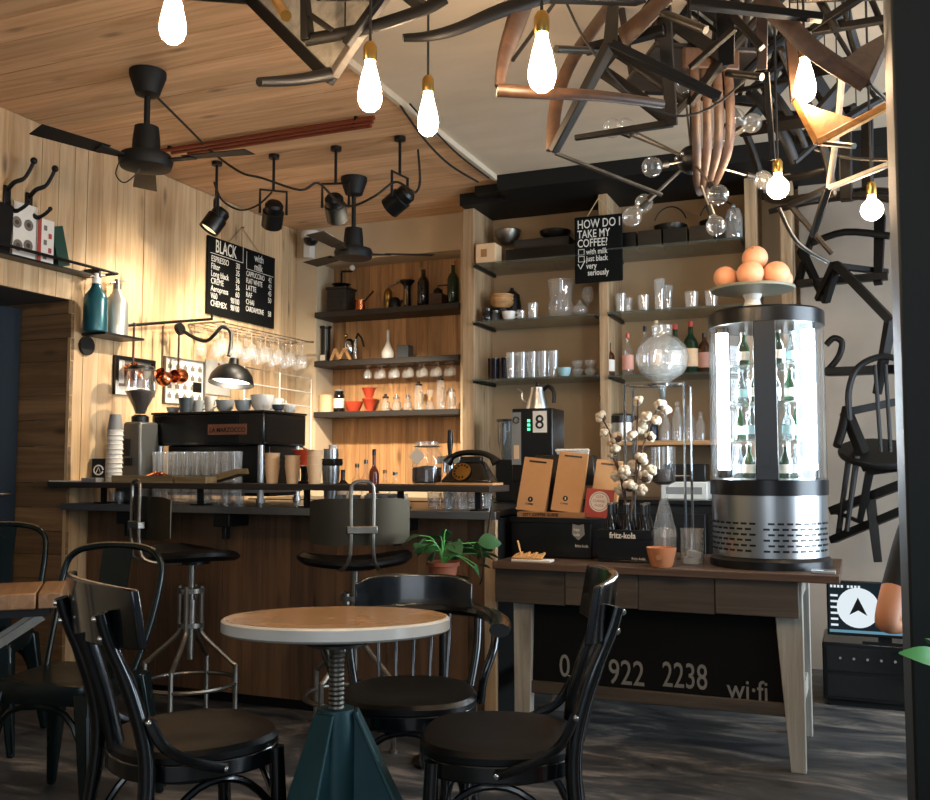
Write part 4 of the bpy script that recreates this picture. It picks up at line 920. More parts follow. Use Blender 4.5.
# stacked trays and boxes lifting the bowls
for i, (a, b, y0, y1, z, h, m, lab) in enumerate((( -2.03, -1.55, 5.6, 5.82, za+.0005, .10, BLACKPL, 'long black storage box on the topmost glass shelf, below the metal bowls'), (-1.52, -1.42, 5.58, 5.8, za+.0005, .13, BLACKS, 'narrow black tin at the end of the topmost glass shelf'), (-1.98, -1.62, 5.62, 5.8, za+.1012, .06, W_DARKSHELF, 'flat dark wooden case on top of the long black storage box'))):
    slab('storage_box', lab, 'box', a, b, y0, y1, z, h, m)
bowl(508, 5.7, za+.1615, .085, .085, DSTEEL, 'deep dull metal bowl standing on the flat dark case')
bowl(552, 5.71, za+.1012, .10, .045, DSTEEL, 'wide shallow metal bowl beside the flat dark case') if False else None
bowl(556, 5.7, za+.1615, .10, .05, GUN, 'wide shallow metal bowl on the flat dark case')
# middle shelf
for i in range(3): bowl(502, 5.62, zb+.09+i*.022, .075, .045, W_LIGHT, 'wooden bowl in the nested pile on the middle glass shelf', grp='nested wooden bowls')
bowl(502, 5.62, zb, .055, .09, BLACKS, 'black footed pot under the nested wooden bowls')
t = thing('bowler_lid', 'black domed lid behind the nested wooden bowls', 'lid', (GX(512, 5.74), 5.74, zb+.0006)); obj('dome', MB().lathe([(.06,0),(.06,.13),(.05,.20),(.02,.225),(0,.228)], 20), BLACKS, t); obj('knob', MB().ball((0,0,.235), .014, 10, 6), BLACKS, t)
def simple_cup(px, Y, z, r, h, m, lab, hd=None, grp=None):
    t = thing('cup', lab, 'cup', (GX(px, Y), Y, z+.0006), group=grp); obj('bowl', cup_mb(r, h, .65), m, t)
    if hd: obj('handle', handle(r, h, hd), m, t)
simple_cup(509, 5.53, zb, .045, .055, CERW, 'white cup with a handle at the front of the middle glass shelf', 1)
bottle(487, zb, 5.54, .085, .035, GDARK, 'squat black jar at the end of the middle glass shelf', 'jar', cap=BLACKPL, neck=.2, nr=.8, x=GX(487,5.54))
bottle(496, zb, 5.55, .07, .028, GSMOKE, 'squat grey glass jar beside the white cup', 'jar', cap=DSTEEL, neck=.2, nr=.8, x=GX(495,5.54))
def gl(px, Y, z, r, h, lab, grp=None, m=None, fx=None):
    t = thing('glass', lab, 'glass', (GX(px, Y) if fx is None else fx, Y, z+.0006), group=grp)
    obj('wall', tumbler(r, h), m or GLASSB, t); obj('rim', MB().tube([(r*math.cos(i*math.pi/8), r*math.sin(i*math.pi/8), h) for i in range(16)], .0013, 5, closed=True), m or GLASSB, t); return t
gl(521, 5.54, zb, .028, .06, 'short clear glass beside the white cup with a handle')
gl(533, 5.54, zb, .035, .10, 'clear flared glass between the short glass and the big vase')
t = thing('glass_vase', 'big clear glass vase with a round belly on the middle glass shelf', 'vase', (GX(561, 5.6), 5.60, zb+.0006)); obj('vase_wall', MB().lathe([(0,.004),(.06,0),(.08,.03),(.085,.08),(.07,.12),(.075,.16),(.085,.24)], 26), GLASSB, t); obj('rim', MB().tube([(.085*math.cos(i*math.pi/12), .085*math.sin(i*math.pi/12), .24) for i in range(24)], .002, 5, closed=True), GLASSB, t)
t = thing('teapot', 'small clear glass teapot with lid beside the big glass vase', 'teapot', (GX(580, 5.54), 5.54, zb+.0006)); obj('body', MB().ball((0,0,.04), .045, 18, 10, .85), GLASSB, t); obj('lid', MB().lathe([(.022,.077),(.01,.088),(.008,.1),(0,.1)], 14), GLASSB, t)
t = thing('wine_glass', 'clear stemmed wine glass standing next to the glass teapot', 'glass', (GX(588, 5.66), 5.66, zb+.0006)); obj('foot', MB().lathe([(0,.003),(.035,0),(.035,.002),(.004,.008)], 16), GLASSB, t); obj('bowl', MB().lathe([(.004,.006),(.004,.09),(.03,.11),(.04,.15),(.03,.20)], 18), GLASSB, t)
# lowest shelf: rows of tall glasses
k0 = None
for i in range(9):
    p = (GX(511+ (i%5)*10.6 + (4 if i > 4 else 0), 5.55 + .1*(i//5)), 5.55+.1*(i//5), zc_+.0006)
    if k0 is None: k0 = gl(511, 5.55, zc_, .032, .165, 'tall clear glass in the front row on the lowest glass shelf', 'tall glasses on the lowest glass shelf', fx=p[0])
    else: dup(k0, p, label='tall clear glass in the %s row on the lowest glass shelf' % ('front' if i < 5 else 'rear'))
for i in range(4): gl(486+i*9.6, 5.76, zc_, .027, .16, 'tall smoky blue glass behind the clear row on the lowest glass shelf', 'smoky blue glasses', m=glass('smoky_blue_glass', tint=(.25,.3,.5), refl=.06, dens=.4, body=(.03,.04,.09)) if i == 0 else bpy.data.materials['smoky_blue_glass'])
simple_cup(564, 5.52, zc_, .042, .055, CERB, 'pale blue cup at the end of the row of tall glasses')
for i in range(4): bowl(577+(i//2)*13, 5.62, zc_ + (.051 if i%2 else 0), .038, .05, GLASSB, 'clear glass dessert bowl right of the pale blue cup', grp='glass dessert bowls')
# below: kettle, amplifier with the number, grinder
t = thing('stacked_cups', 'stack of smoky measuring cups on a dark plate near the pale upright board', 'cup stack', (GX(508, 5.1), 5.45, .9305)) if False else None
t = thing('grinder', 'dark flat topped grinder with a glass hopper behind the crates', 'grinder', (GX(508, 5.42), 5.45, .9555-.025))
obj('body', MB().bx(-.07,.07,-.07,.07,0,.25), BLACKS, t, bevel=.006); obj('hopper', MB().lathe([(.05,.25),(.075,.36),(.075,.48)], 20), GSMOKE, t); obj('lid', MB().lathe([(0,.48),(.085,.48),(.085,.495),(0,.495)], 20), BLACKPL, t)
t = thing('amplifier', 'black device with a white panel showing a number and green lights', 'device', (GX(540, 4.75), 4.75, 0))
obj('stand', MB().bx(-.11,.11,-.10,.10,0,1.06), BLACKP, t)
obj('case', MB().bx(-.12,.10,-.11,.10,1.062,1.44), BLACKPL, t, bevel=.006)
obj('number_panel', MB().bx(-.005,.07,-.1125,-.1105,1.315,1.425), PAPER, t); obj('side_panel', MB().bx(-.12,-.07,-.1125,-.1105,1.15,1.42), GREYP, t)
letters('8', .10, BLACKPL, t, Matrix.Translation((.006, -.1128, 1.335)) @ Matrix.Rotation(R(90),4,'X'), bold=.001)
for i in range(3): obj('light', MB().bx(-.035,-.02,-.1128,-.1105,1.325+.022*i,1.339+.022*i), GREENLED, t)
obj('card', MB().bx(-.108,-.08,-.1145,-.1127,1.18,1.25), CREAM, t); obj('dial_ring', MB().tube(arc((-.095,-.1145,1.38), .016, 0, 340, 16, 'xz'), .003, 5), BLACKPL, t)
t = thing('kettle', 'steel gooseneck kettle with a black handle on the black device', 'kettle', (GX(537, 4.75), 4.75, 1.4405))
obj('body', MB().lathe([(0,0),(.06,0),(.058,.02),(.035,.10),(.034,.115),(0,.12)], 20), STEEL, t); obj('handle', MB().tube(smoothpath([(.03,0,.10),(.06,0,.12),(.09,0,.09),(.09,0,.03)]), .011, 8), BLACKPL, t); obj('spout', MB().tube(smoothpath([(-.05,0,.03),(-.08,0,.05),(-.085,0,.09),(-.11,0,.11)]), .005, 6), STEEL, t); obj('knob', MB().ball((0,0,.13), .012, 10, 6), BLACKPL, t)
# ================================================================= GLASS SHELVES, RIGHT BAY
za, zb, zc_ = 2.43, 2.05, 1.675
def pan(px, Y, z, r, lab):
    t = thing('pan', lab, 'pan', (GX(px, Y), Y, z+.0006), group='pans on the topmost glass shelf'); obj('dish', MB().lathe([(0,.002),(r*.85,0),(r,.04),(r*.97,.04),(r*.82,.006),(0,.006)], 24), GUN, t); obj('handle', MB().tube(arc((-r*.0,0,.04), r, 20, 160, 10, 'xz', r*1.2), .004, 6), BLACKS, t)
for k in range(5): slab('storage_box', 'low dark case in the row across the topmost glass shelf behind the cooler', 'box', -1.33+.152*k, -1.19+.152*k, 5.56, 5.8, za+.0005, .11, GUN if k%2 else BLACKPL, 'low dark cases behind the cooler')
pan(672, 5.68, za+.111, .10, 'shallow dark pan with a hoop handle on the dark cases, beside the coffee sign'); pan(720, 5.68, za+.111, .11, 'wide dark pan with a hoop handle on the dark cases, beside the bulbs')
t = thing('glass_jar', 'tall rounded clear glass jar at the end of the topmost glass shelf', 'jar', (-.615, 5.51, za+.0006)); obj('wall', MB().lathe([(0,.003),(.045,0),(.05,.02),(.05,.12),(.035,.17),(.0,.18)], 20), GLASSB, t); obj('knob', MB().ball((0,0,.19), .012, 10, 6), GLASSB, t)
for px, r, h, lab in ((621, .035, .12, 'flared clear glass next to the pale upright board, above the liquor bottles'), (628, .034, .10, 'clear glass half behind the flared one, above the liquor bottles'), (644, .036, .10, 'wide clear glass between the flared glass and the tall pair'), (660, .034, .19, 'tallest clear glass of the pair above the liquor bottles'), (668, .034, .16, 'second tall clear glass of the pair above the liquor bottles'), (692, .042, .10, 'wide low clear glass near the fruit'), (712, .04, .10, 'clear glass behind the fruit stand')):
    gl(px, 5.56 + (.07 if px in (628, 668) else 0), zb, r, h, lab)
RB = 'liquor bottles behind the glass globe'
bottle(612, zc_, 5.54, .20, .034, GAMBER, 'short amber bottle with a white label beside the pale upright board', cap=BLACKPL, lbl=PAPER, grp=RB, neck=.35, x=GX(612))
bottle(630, zc_, 5.55, .25, .034, GLASS, 'pink labelled clear bottle left of the glass globe', cap=CERR, lbl=mat('pink_label', '#c98f7e', .7), grp=RB, neck=.35, x=GX(630))
bottle(645, zc_, 5.62, .30, .034, GLASS, 'clear bottle with a black cap behind the glass globe', cap=BLACKPL, grp=RB, neck=.34, x=GX(645))
bottle(656, zc_, 5.62, .33, .034, GLASS, 'clear bottle with a cream cap behind the glass globe', cap=CREAM, lbl=CREAM, grp=RB, neck=.38, x=GX(656))
bottle(674, zc_, 5.62, .30, .042, GGREEN, 'green vermouth bottle with a white label, first of the green pair', cap=REDCARD, lbl=PAPER, grp=RB, neck=.36, x=GX(675))
bottle(690, zc_, 5.6, .31, .042, GGREEN, 'green vermouth bottle with an oval cream label, second of the green pair', cap=REDCARD, lbl=CREAM, grp=RB, neck=.36, x=GX(691))
bottle(704, zc_, 5.62, .24, .036, GAMBER, 'rose amber bottle half hidden by the round cooler', cap=BLACKPL, lbl=mat('rose_label', '#b98878', .7), grp=RB, neck=.3, x=GX(704))
# wooden shelf: decanters and a cooker
k = 0
for px, h, r in ((664, .19, .033), (676, .24, .034), (688, .22, .034), (699, .17, .03)):
    t = thing('decanter', ('low cut glass decanter left of the tall ones', 'tallest cut glass decanter on the pale wooden shelf', 'wide cut glass decanter next to the tallest one', 'smallest cut glass decanter beside the cooler')[k], 'decanter', (GX(px, 5.62), 5.62, 1.2906), group='cut glass decanters on the pale wooden shelf'); k += 1
    obj('body', MB().lathe([(0,.002),(r,0),(r,h*.55),(r*.45,h*.72),(r*.45,h*.82)], 14), GLASSB, t); obj('stopper', MB().ball((0,0,h*.9), r*.5, 8, 5), GLASSB, t)
bottle(652, 1.29, 5.66, .16, .030, mat('navy_glazed', '#1c2b3d', .3), 'dark blue bottle next to the cut glass decanters', cap=BLACKPL, neck=.4, x=GX(652, 5.66))
t = thing('urn', 'steel pot with a black lid band on the pale wooden shelf', 'pot', (GX(621, 5.62), 5.62, 1.2906)); obj('body', MB().lathe([(0,0),(.085,0),(.085,.11),(.0,.112)], 26), STEEL, t); obj('lid', MB().lathe([(.087,.108),(.087,.15),(.05,.165),(0,.168)], 26), BLACKPL, t)
t = thing('slow_press', 'white box shaped machine on the cabinet behind the cold drip tower', 'machine', (GX(684, 5.48), 5.48, .9555)); obj('case', MB().bx(-.13,.13,-.09,.09,0,.10), WHITEP, t, bevel=.008); obj('head', MB().bx(-.12,.12,-.08,.08,.10,.20), BLACKPL, t, bevel=.008); obj('panel', MB().bx(-.1,.1,-.092,-.0905,.03,.07), GREYP, t)
# small HOW DO I TAKE MY COFFEE sign
sg0 = at(597, 283, Y=5.44)
t = thing('coffee_sign', 'black chalkboard sign about coffee hung on the pale upright board', 'sign', (-1.395, 5.49, sg0.z+.01))
sw, sh_ = at(621, 250, Y=5.46).x - at(573, 250, Y=5.46).x, at(597, 214, Y=5.46).z - at(597, 281, Y=5.46).z
obj('board', MB().bx(-sw/2, sw/2, -.022, -.008, 0, sh_), CHALKB, t, bevel=.008)
obj('string', MB().tube([(-sw*.25,-.012,sh_-.005),(.0,-.004,sh_+.11)], .003, 5).tube([(sw*.3,-.012,sh_-.005),(.0,-.004,sh_+.11)], .003, 5), ROPE, t)
for k, (s, tx, ox) in enumerate(((.074, 'HOW DO I', .018), (.068, 'TAKE MY', .018), (.068, 'COFFEE?', .018), (.048, '\u25a1 with milk', .02), (.048, '\u25a1 just black', .02), (.05, '\u2713 very', .02), (.05, 'seriously', .08))):
    z = sh_ - .072 - sum((.0,.058,.055,.047,.042,.044,.042)[:k+1])
    if tx[0] in '\u25a1\u2713':
        bm = MB()
        if tx[0] == '\u25a1': bm.tube([(-sw/2+.025,-.0225,z),(-sw/2+.06,-.0225,z),(-sw/2+.06,-.0225,z+.033),(-sw/2+.025,-.0225,z+.033)], .0022, 5, closed=True)
        else: bm.tube([(-sw/2+.022,-.0225,z+.03),(-sw/2+.036,-.0225,z),(-sw/2+.065,-.0225,z+.05)], .003, 5)
        obj('chalk_mark', bm, CHALK, t); tx = tx[2:]; ox = .072
    letters(tx, s, CHALK, t, Matrix.Translation((-sw/2+ox, -.0223, z)) @ Matrix.Rotation(R(90),4,'X'), sx=.72, bold=.0005)
# ================================================================= WORKBENCH
ZB = .745; BX0, BX1, BY0, BY1 = -1.43, -.07, 3.77, 4.46
wbn = thing('workbench', 'old wooden workbench with tapered legs and a chalked black panel', 'workbench', (0,0,0))
obj('top_board', MB().bx(BX0, BX1, BY0, 4.12, ZB-.032, ZB), W_BTOP, wbn, bevel=.004)
obj('top_board', MB().bx(BX0, BX1, 4.124, BY1, ZB-.032, ZB-.001), W_BTOP, wbn, bevel=.004)
xs = [at(x, 600, Y=3.80).x for x in (495, 565, 638, 715, 799)]
for i in range(4): obj('apron_board', MB().bx(xs[i]+.001, xs[i+1]-.001, 3.80-.003*(i%2), 3.83, ZB-.172+.004*(i%2), ZB-.0325), W_BENCH, wbn, bevel=.003)
obj('end_apron', MB().bx(xs[4]-.03, xs[4]-.004, 3.835, 4.40, ZB-.13, ZB-.033), W_LEG, wbn, bevel=.003)
obj('end_apron', MB().bx(xs[0]+.004, xs[0]+.03, 3.835, 4.40, ZB-.13, ZB-.033), W_LEG, wbn, bevel=.003)
def leg(xt0, xt1, xb0, xb1, y0, y1, lab=None):
    return obj('leg', MB().hexa([(xb0,y0,0),(xb1,y0,0),(xb1,y1,0),(xb0,y1,0),(xt0,y0,ZB-.0325),(xt1,y0,ZB-.0325),(xt1,y1,ZB-.0325),(xt0,y1,ZB-.0325)]), W_LEG, wbn, bevel=.003)
XR = -.205
leg(XR-.11, XR, XR-.055, XR, 3.832, 3.885); leg(XR-.11, XR, XR-.055, XR, 4.36, 4.41)
leg(-1.36, -1.27, -1.355, -1.29, 3.832, 3.885); leg(-1.36, -1.27, -1.355, -1.29, 4.36, 4.41)
obj('end_rail', MB().bx(XR-.045, XR-.012, 3.886, 4.359, .20, .27), W_LEG, wbn, bevel=.003)
obj('end_rail', MB().bx(-1.35, -1.32, 3.886, 4.359, .20, .27), W_LEG, wbn, bevel=.003)
bp = obj('chalk_panel', MB().bx(-1.285, XR-.06, 3.856, 3.872, .25, ZB-.16), CHALKB, wbn)
obj('front_rail', MB().bx(-1.285, XR-.045, 3.842, 3.876, .20, .25), W_BENCH, wbn, bevel=.003)
def bench_text(tx, px, py, s, **k):
    q = at(px, py, Y=3.855); letters(tx, s, CHALKD, bp, Matrix.Translation((q.x, 3.8555, q.z)) @ Matrix.Rotation(R(90),4,'X'), bold=.0005, **k)
bench_text('0', 559, 676, .13, sx=.75); bench_text('922', 608, 683, .14, sx=.72); bench_text('2238', 662, 686, .14, sx=.64); bench_text('wi\u00b7fi', 727, 698, .11, sx=.85)
# ---------------- display cooler
fx, fy, fr = -.337, 4.06, .226
fc = thing('display_cooler', 'round glass display cooler lit by bright tubes, with a slotted steel base', 'display cooler', (fx, fy, ZB+.0005))
fz0, fz1, ft = .36, .965, 1.03
obj('foot', MB().lathe([(0,0),(fr+.01,0),(fr+.01,.03),(fr-.005,.045),(0,.045)], 40), BLACKPL, fc)
bs_ = obj('steel_base', MB().lathe([(0,.045),(fr-.002,.045),(fr-.002,.285),(0,.285)], 48), STEEL, fc)
for row in range(6):
    zz = .068 + row*.021
    for k in range(20):
        a = R(180 + k*9 + (4.5 if row % 2 else 0) + 2)
        if k % 10 == 9: continue
        M = Matrix.Rotation(a,4,'Z')
        obj('vent_slot', MB().bx(fr-.006, fr-.0005, -.012, .012, zz, zz+.008, M=M), BLACKPL, bs_)
obj('lower_ring', MB().lathe([(fr-.03,.285),(fr+.004,.285),(fr+.004,.345),(fr-.03,.352)], 48), BLACKPL, fc)
obj('floor_plate', MB().lathe([(0,.346),(fr-.03,.346),(fr-.03,.35),(0,.35)], 36), STEEL, fc)
obj('glass_cylinder', MB().lathe([(fr,.345),(fr,fz1+.005)], 56), GLASS, fc)
obj('top_cap', MB().lathe([(0,ft),(fr-.01,ft),(fr+.004,ft-.01),(fr+.004,fz1),(fr-.02,fz1),(0,fz1+.01)], 48), BLACKPL, fc)
va = math.atan2(-fy, -fx) - R(1)
for da, hw_ in ((0, .042), (R(128), .03), (R(-128), .03)):
    M = Matrix.Rotation(va+da,4,'Z'); obj('mullion', MB().bx(fr-.012, fr+.008, -hw_, hw_, .345, fz1, M=M), BLACKPL, fc, bevel=.003)
obj('door_handle', MB().bx(fr+.008, fr+.02, -.012, .012, .40, .46, M=Matrix.Rotation(va,4,'Z')), BLACKPL, fc)
for da in (R(64), R(-68)):
    M = Matrix.Rotation(va+da,4,'Z')
    tb_ = obj('light_tube', MB().cyl((fr-.045,0,.385), .024, .555, 14, M=M), LEDW, fc)
    obj('tube_socket', MB().cyl((fr-.045,0,.352), .026, .032, 14, M=M).cyl((fr-.045,0,.94), .026, .024, 14, M=M), BLACKPL, tb_)
obj('centre_column', MB().cyl((0,0,.35), .018, fz1-.345, 14), CHROME, fc)
SHZ = (.50, .65, .80)
for zz in SHZ: obj('glass_plate', MB().lathe([(.02,zz),(fr-.06,zz),(fr-.06,zz+.006),(.02,zz+.006)], 40), GSHELF, fc)
k0 = None; n = 0
for lv, zz in enumerate((.3515,)+tuple(q+.0065 for q in SHZ)):
    for k in range(5):
        a = va + R(-75 + 37*k + 9*lv); rr = .115
        p = (fx+rr*math.cos(a), fy+rr*math.sin(a), ZB+zz)
        kind = (k + lv) % 2
        lab = ('small clear water bottle inside the round cooler', 'small green glass bottle inside the round cooler')[kind]
        lab = lab.replace('inside the round cooler', 'on the %s of the round cooler' % ('floor', 'lowest glass plate', 'middle glass plate', 'top glass plate')[lv])
        t = thing('drink_bottle', lab, 'bottle', p, group='drinks inside the round cooler')
        obj('body', MB().lathe([(0,.002),(.024,0),(.024,.07),(.010,.10),(.010,.125),(0,.125)], 14), (GSMOKE, GGREEN)[kind], t)
        obj('cap', MB().cyl((0,0,.125), .011, .010, 12), (CERB, DSTEEL)[kind], t); obj('label', MB().lathe([(.0243,.02),(.0248,.02),(.0248,.055),(.0243,.055)], 14), (CERB, PAPER)[kind], t)
# ---------------- fruit on a stand
cs = thing('cake_stand', 'pale pottery cake stand on top of the round cooler', 'cake stand', (fx-.045, fy-.03, ZB+ft+.001))
obj('foot', MB().lathe([(0,0),(.065,0),(.06,.012),(.035,.03),(.03,.05),(.04,.072),(0,.072)], 24), CERW, cs)
obj('plate', MB().lathe([(0,.072),(.05,.072),(.165,.088),(.17,.098),(.163,.100),(.05,.086),(0,.085)], 36), mat('green_grey_glaze', '#8b8f80', .35, var=.15), cs)
ez = ZB+ft+.001+.0865; e0 = None
FR = mat('pale_orange_peel', '#e0a07c', .5, var=.08, scale=60, bump=.1, rand=.08)
spots = [(-.112,-.005,.047,0),(-.03,-.075,.054,0),(.083,-.055,.054,0),(.138,.035,.042,0),(-.065,.085,.05,0),(.035,.06,.052,0),(.115,.115,.04,0),(.012,-.005,.052,.085)]
for i, (ex, ey, er, eh) in enumerate(spots):
    qx = ex*math.cos(YAW) - ey*math.sin(YAW); qy = ex*math.sin(YAW) + ey*math.cos(YAW)
    p = (cs.location.x+qx, cs.location.y+qy, ez+er+eh + .14*max(0, math.hypot(ex,ey)-.05))
    lb = 'round peach coloured fruit on top of the pile on the cake stand' if eh else 'round peach coloured fruit lying on the cake stand, around the pile'
    t = thing('fruit', lb, 'fruit', p, group='peach coloured fruit on the cake stand')
    t.rotation_euler = (random.uniform(-.7,.7), random.uniform(-.7,.7), random.uniform(0,6))
    obj('flesh', MB().lathe([(er*math.sin(math.pi*k/14)*(1 if 0 < k < 14 else 0), -er*.95*math.cos(math.pi*k/14)) for k in range(15)], 24), FR, t)
    obj('stalk_end', MB().cyl((0,0,er*.94), er*.09, er*.03, 8), KRAFTD, t)
# ---------------- crates, bags, card
def BXp(px, Y): return at(px, 540, Y=Y).x
kx0, kx1 = BXp(511, 4.0), BXp(592, 4.0)
t = thing('drinks_crate', 'large black drinks crate with a small shield emblem, carrying the kraft bags', 'crate', ((kx0+kx1)/2, 4.12, ZB+.0005))
hx_ = (kx1-kx0)/2
obj('body', MB().bx(-hx_, hx_, -.12, .12, 0, .17), BLACKPL, t, bevel=.006)
obj('rim', MB().bx(-hx_-.004, hx_+.004, -.124, -.118, .15, .175).bx(-hx_-.004, hx_+.004, .118, .124, .15, .175), BLACKPL, t, bevel=.003)
em_ = obj('emblem', MB().prism([(-.025,.035),(-.028,-.01),(0,-.035),(.028,-.01),(.025,.035),(0,.028)], .002, M=Matrix.Translation((hx_-.06,-.1205,.115)) @ Matrix.Rotation(R(90),4,'X')), GREYP, t)
letters('fritz', .02, PAPER, em_, Matrix.Translation((hx_-.08,-.1236,.118)) @ Matrix.Rotation(R(90),4,'X'), sx=.8); letters('kola', .02, PAPER, em_, Matrix.Translation((hx_-.08,-.1236,.098)) @ Matrix.Rotation(R(90),4,'X'), sx=.8)
letters('fritz-kola', .018, PAPER, t, Matrix.Translation((hx_-.075,-.1206,.05)) @ Matrix.Rotation(R(90),4,'X'), sx=.9)
# display board with kraft bags leaning back
bz = ZB+.1755
dbx0, dbx1 = BXp(514, 4.02), BXp(612, 4.02)
t = thing('bag_display', 'kraft cardboard display ledge printed with a coffee name', 'display', (0, 4.03, bz))
obj('ledge', MB().bx(dbx0+.02, dbx1-.12, -.022, .012, 0, .022), KRAFTD, t); letters('CITY COFFEE GUIDE', .018, BLACKPL, t, Matrix.Translation((dbx0+.045,-.0224,.005)) @ Matrix.Rotation(R(90),4,'X'), bold=.0006)
def kraft(px, w_, h_, yy, lab, zz, rz=0, sticker=True):
    t = thing('kraft_bag', lab, 'bag', (BXp(px, yy), yy, zz), rot=(R(-13), R(6), rz), group='kraft coffee bags on the crate')
    obj('pouch', MB().hexa([(-w_/2,-.0,0),(w_/2,-.0,0),(w_/2,.035,0),(-w_/2,.035,0),(-w_/2,.0,h_),(w_/2,.0,h_),(w_/2,.008,h_),(-w_/2,.008,h_)]), KRAFT, t, bevel=.003)
    obj('tear_strip', MB().bx(-w_*.3, w_*.3, -.0025, -.0005, h_-.022, h_-.014), BLACKPL, t)
    if sticker:
        s_ = obj('stamp', MB().cyl((0,0,0), .012, .001, 18, M=Matrix.Translation((-w_*.05,-.0005,h_*.22)) @ Matrix.Rotation(R(90),4,'X')), BLACKPL, t); obj('stamp_mark', MB().bx(-w_*.05-.002,-w_*.05+.002,-.0025,-.0015,h_*.20,h_*.24), PAPER, s_)
        letters('COFFEE', .010, BLACKPL, t, Matrix.Translation((-w_*.2,-.0006,h_*.12)) @ Matrix.Rotation(R(90),4,'X'), bold=.0002)
kraft(530, .135, .245, 4.05, 'kraft coffee bag with a round stamp at the end of the crate', bz+.0225)
kraft(565, .135, .27, 4.055, 'taller kraft coffee bag beside the other stamped bag', bz+.0225)
kraft(602, .12, .245, 4.10, 'plain kraft bag behind the red card', bz+.012, sticker=False)
t = thing('red_card', 'red card with a white round label leaning on the plain kraft bag', 'card', (BXp(598, 4.05), 4.045, bz+.001), rot=(R(-12), R(5), 0))
obj('sheet', MB().bx(-.062,.062,-.003,0,0,.125), REDCARD, t); obj('round_label', MB().cyl((0,0,0), .045, .001, 28, M=Matrix.Translation((0,-.0032,.07)) @ Matrix.Rotation(R(90),4,'X')), PAPER, t)
letters('CITY', .016, REDCARD, t, Matrix.Translation((-.018,-.0044,.085)) @ Matrix.Rotation(R(90),4,'X')); letters('COFFEE', .016, REDCARD, t, Matrix.Translation((-.03,-.0044,.066)) @ Matrix.Rotation(R(90),4,'X')); letters('GUIDE', .014, REDCARD, t, Matrix.Translation((-.02,-.0044,.048)) @ Matrix.Rotation(R(90),4,'X'))
obj('ring', MB().tube(arc((0,-.0042,.07), .038, 0, 352, 26, 'xz'), .0012, 4), REDCARD, t)
# black till behind bags
t = thing('till', 'black till screen standing behind the kraft bags', 'till', (BXp(566, 4.30), 4.30, ZB+.0005)); obj('stand', MB().bx(-.07,.07,-.05,.05,0,.33), BLACKPL, t, bevel=.005); obj('monitor', MB().hexa([(-.16,-.06,.31),(.16,-.06,.31),(.16,.06,.31),(-.16,.06,.31),(-.14,-.02,.45),(.14,-.02,.45),(.14,.05,.45),(-.14,.05,.45)]), BLACKPL, t, bevel=.006)
t = thing('receipt_roll', 'row of white paper receipt curls on the till', 'receipt', (BXp(573, 4.30), 4.31, ZB+.4515)); obj('roll', MB().tube([(-.075,0,.014),(.075,0,.014)], .014, 12), PAPER, t); obj('curl', MB().tube([(-.08+.16*i/16, -.012, .018+.005*(i%2)) for i in range(17)], .007, 6), PAPER, t)
# second crate with bottles
k2 = BXp(627, 3.98)
t = thing('drinks_crate', 'black drinks crate holding dark bottles beside the glass carafe', 'crate', (k2, 4.02, ZB+.0005))
obj('body', MB().bx(-.115,.115,-.09,.09,0,.01).bx(-.115,.115,-.09,-.082,.01,.135).bx(-.115,.115,.082,.09,.01,.135).bx(-.115,-.107,-.082,.082,.01,.135).bx(.107,.115,-.082,.082,.01,.135), BLACKPL, t, bevel=.003)
obj('band', MB().bx(-.117,.117,-.094,-.09,.095,.135), BLACKPL, t, bevel=.002); letters('fritz-kola', .034, PAPER, t, Matrix.Translation((-.062,-.0945,.10)) @ Matrix.Rotation(R(90),4,'X'), bold=.0008, sx=.9); letters('fritz-kola', .016, PAPER, t, Matrix.Translation((.03,-.0906,.012)) @ Matrix.Rotation(R(90),4,'X'))
k0 = None
for i, (dx, dy) in enumerate(((-.07,-.04),(.0,-.04),(.07,-.04),(-.07,.04),(.0,.04),(.07,.04))):
    p = (k2+dx, 4.02+dy, ZB+.0112)
    if k0 is None:
        k0 = thing('cola_bottle', 'dark cola bottle with a crown cap in the black drinks crate', 'bottle', p, group='cola bottles in the black crate')
        obj('body', MB().lathe([(0,.002),(.029,0),(.030,.01),(.030,.12),(.022,.155),(.013,.18),(.012,.225),(0,.225)], 16), GDARK, k0); obj('crown_cap', MB().cyl((0,0,.225), .014, .008, 14), DSTEEL, k0); obj('label', MB().lathe([(.0302,.04),(.0307,.04),(.0307,.10),(.0302,.10)], 16), BLACKPL, k0)
    else: dup(k0, p)
# cotton branches
vz = ZB+.0112
t = thing('cotton_branch', 'dry cotton branches with fluffy white bolls standing among the bottles in the drinks crate', 'cotton branches', (k2+.0, 4.02, ZB+.0105))
def cb(px, py, dy): q = at(px, py, Y=4.02+dy); return Vector((q.x-k2, dy, q.z-ZB-.0105))
stems = [[(0,0,.02),(-.01,0,.2), cb(612,440,0), cb(601,415,0), cb(600,395,0)], [(0,0,.02),(0.01,.01,.2), cb(640,460,.02), cb(650,425,.02), cb(660,405,.02)], [(0,0,.02),(.01,-.01,.2), cb(636,470,-.02), cb(637,430,-.02), cb(638,400,-.02)], [(0,0,.02),(-.005,0,.2), cb(622,480,.03), cb(612,455,.03)]]
for s_ in stems: obj('stem', MB().tube(smoothpath(s_), .004, 6), TWIG, t)
bolls = [(601,417,8),(607,428,7),(617,438,8),(615,449,7),(612,455,6),(640,427,10),(646,417,8),(632,436,8),(650,437,7),(638,401,7),(660,405,8),(666,410,7),(634,466,9),(641,459,9),(624,472,9),(616,476,7),(645,477,9),(652,470,7),(630,486,9),(620,490,7),(641,490,8),(604,433,6),(656,420,7)]
b0 = None
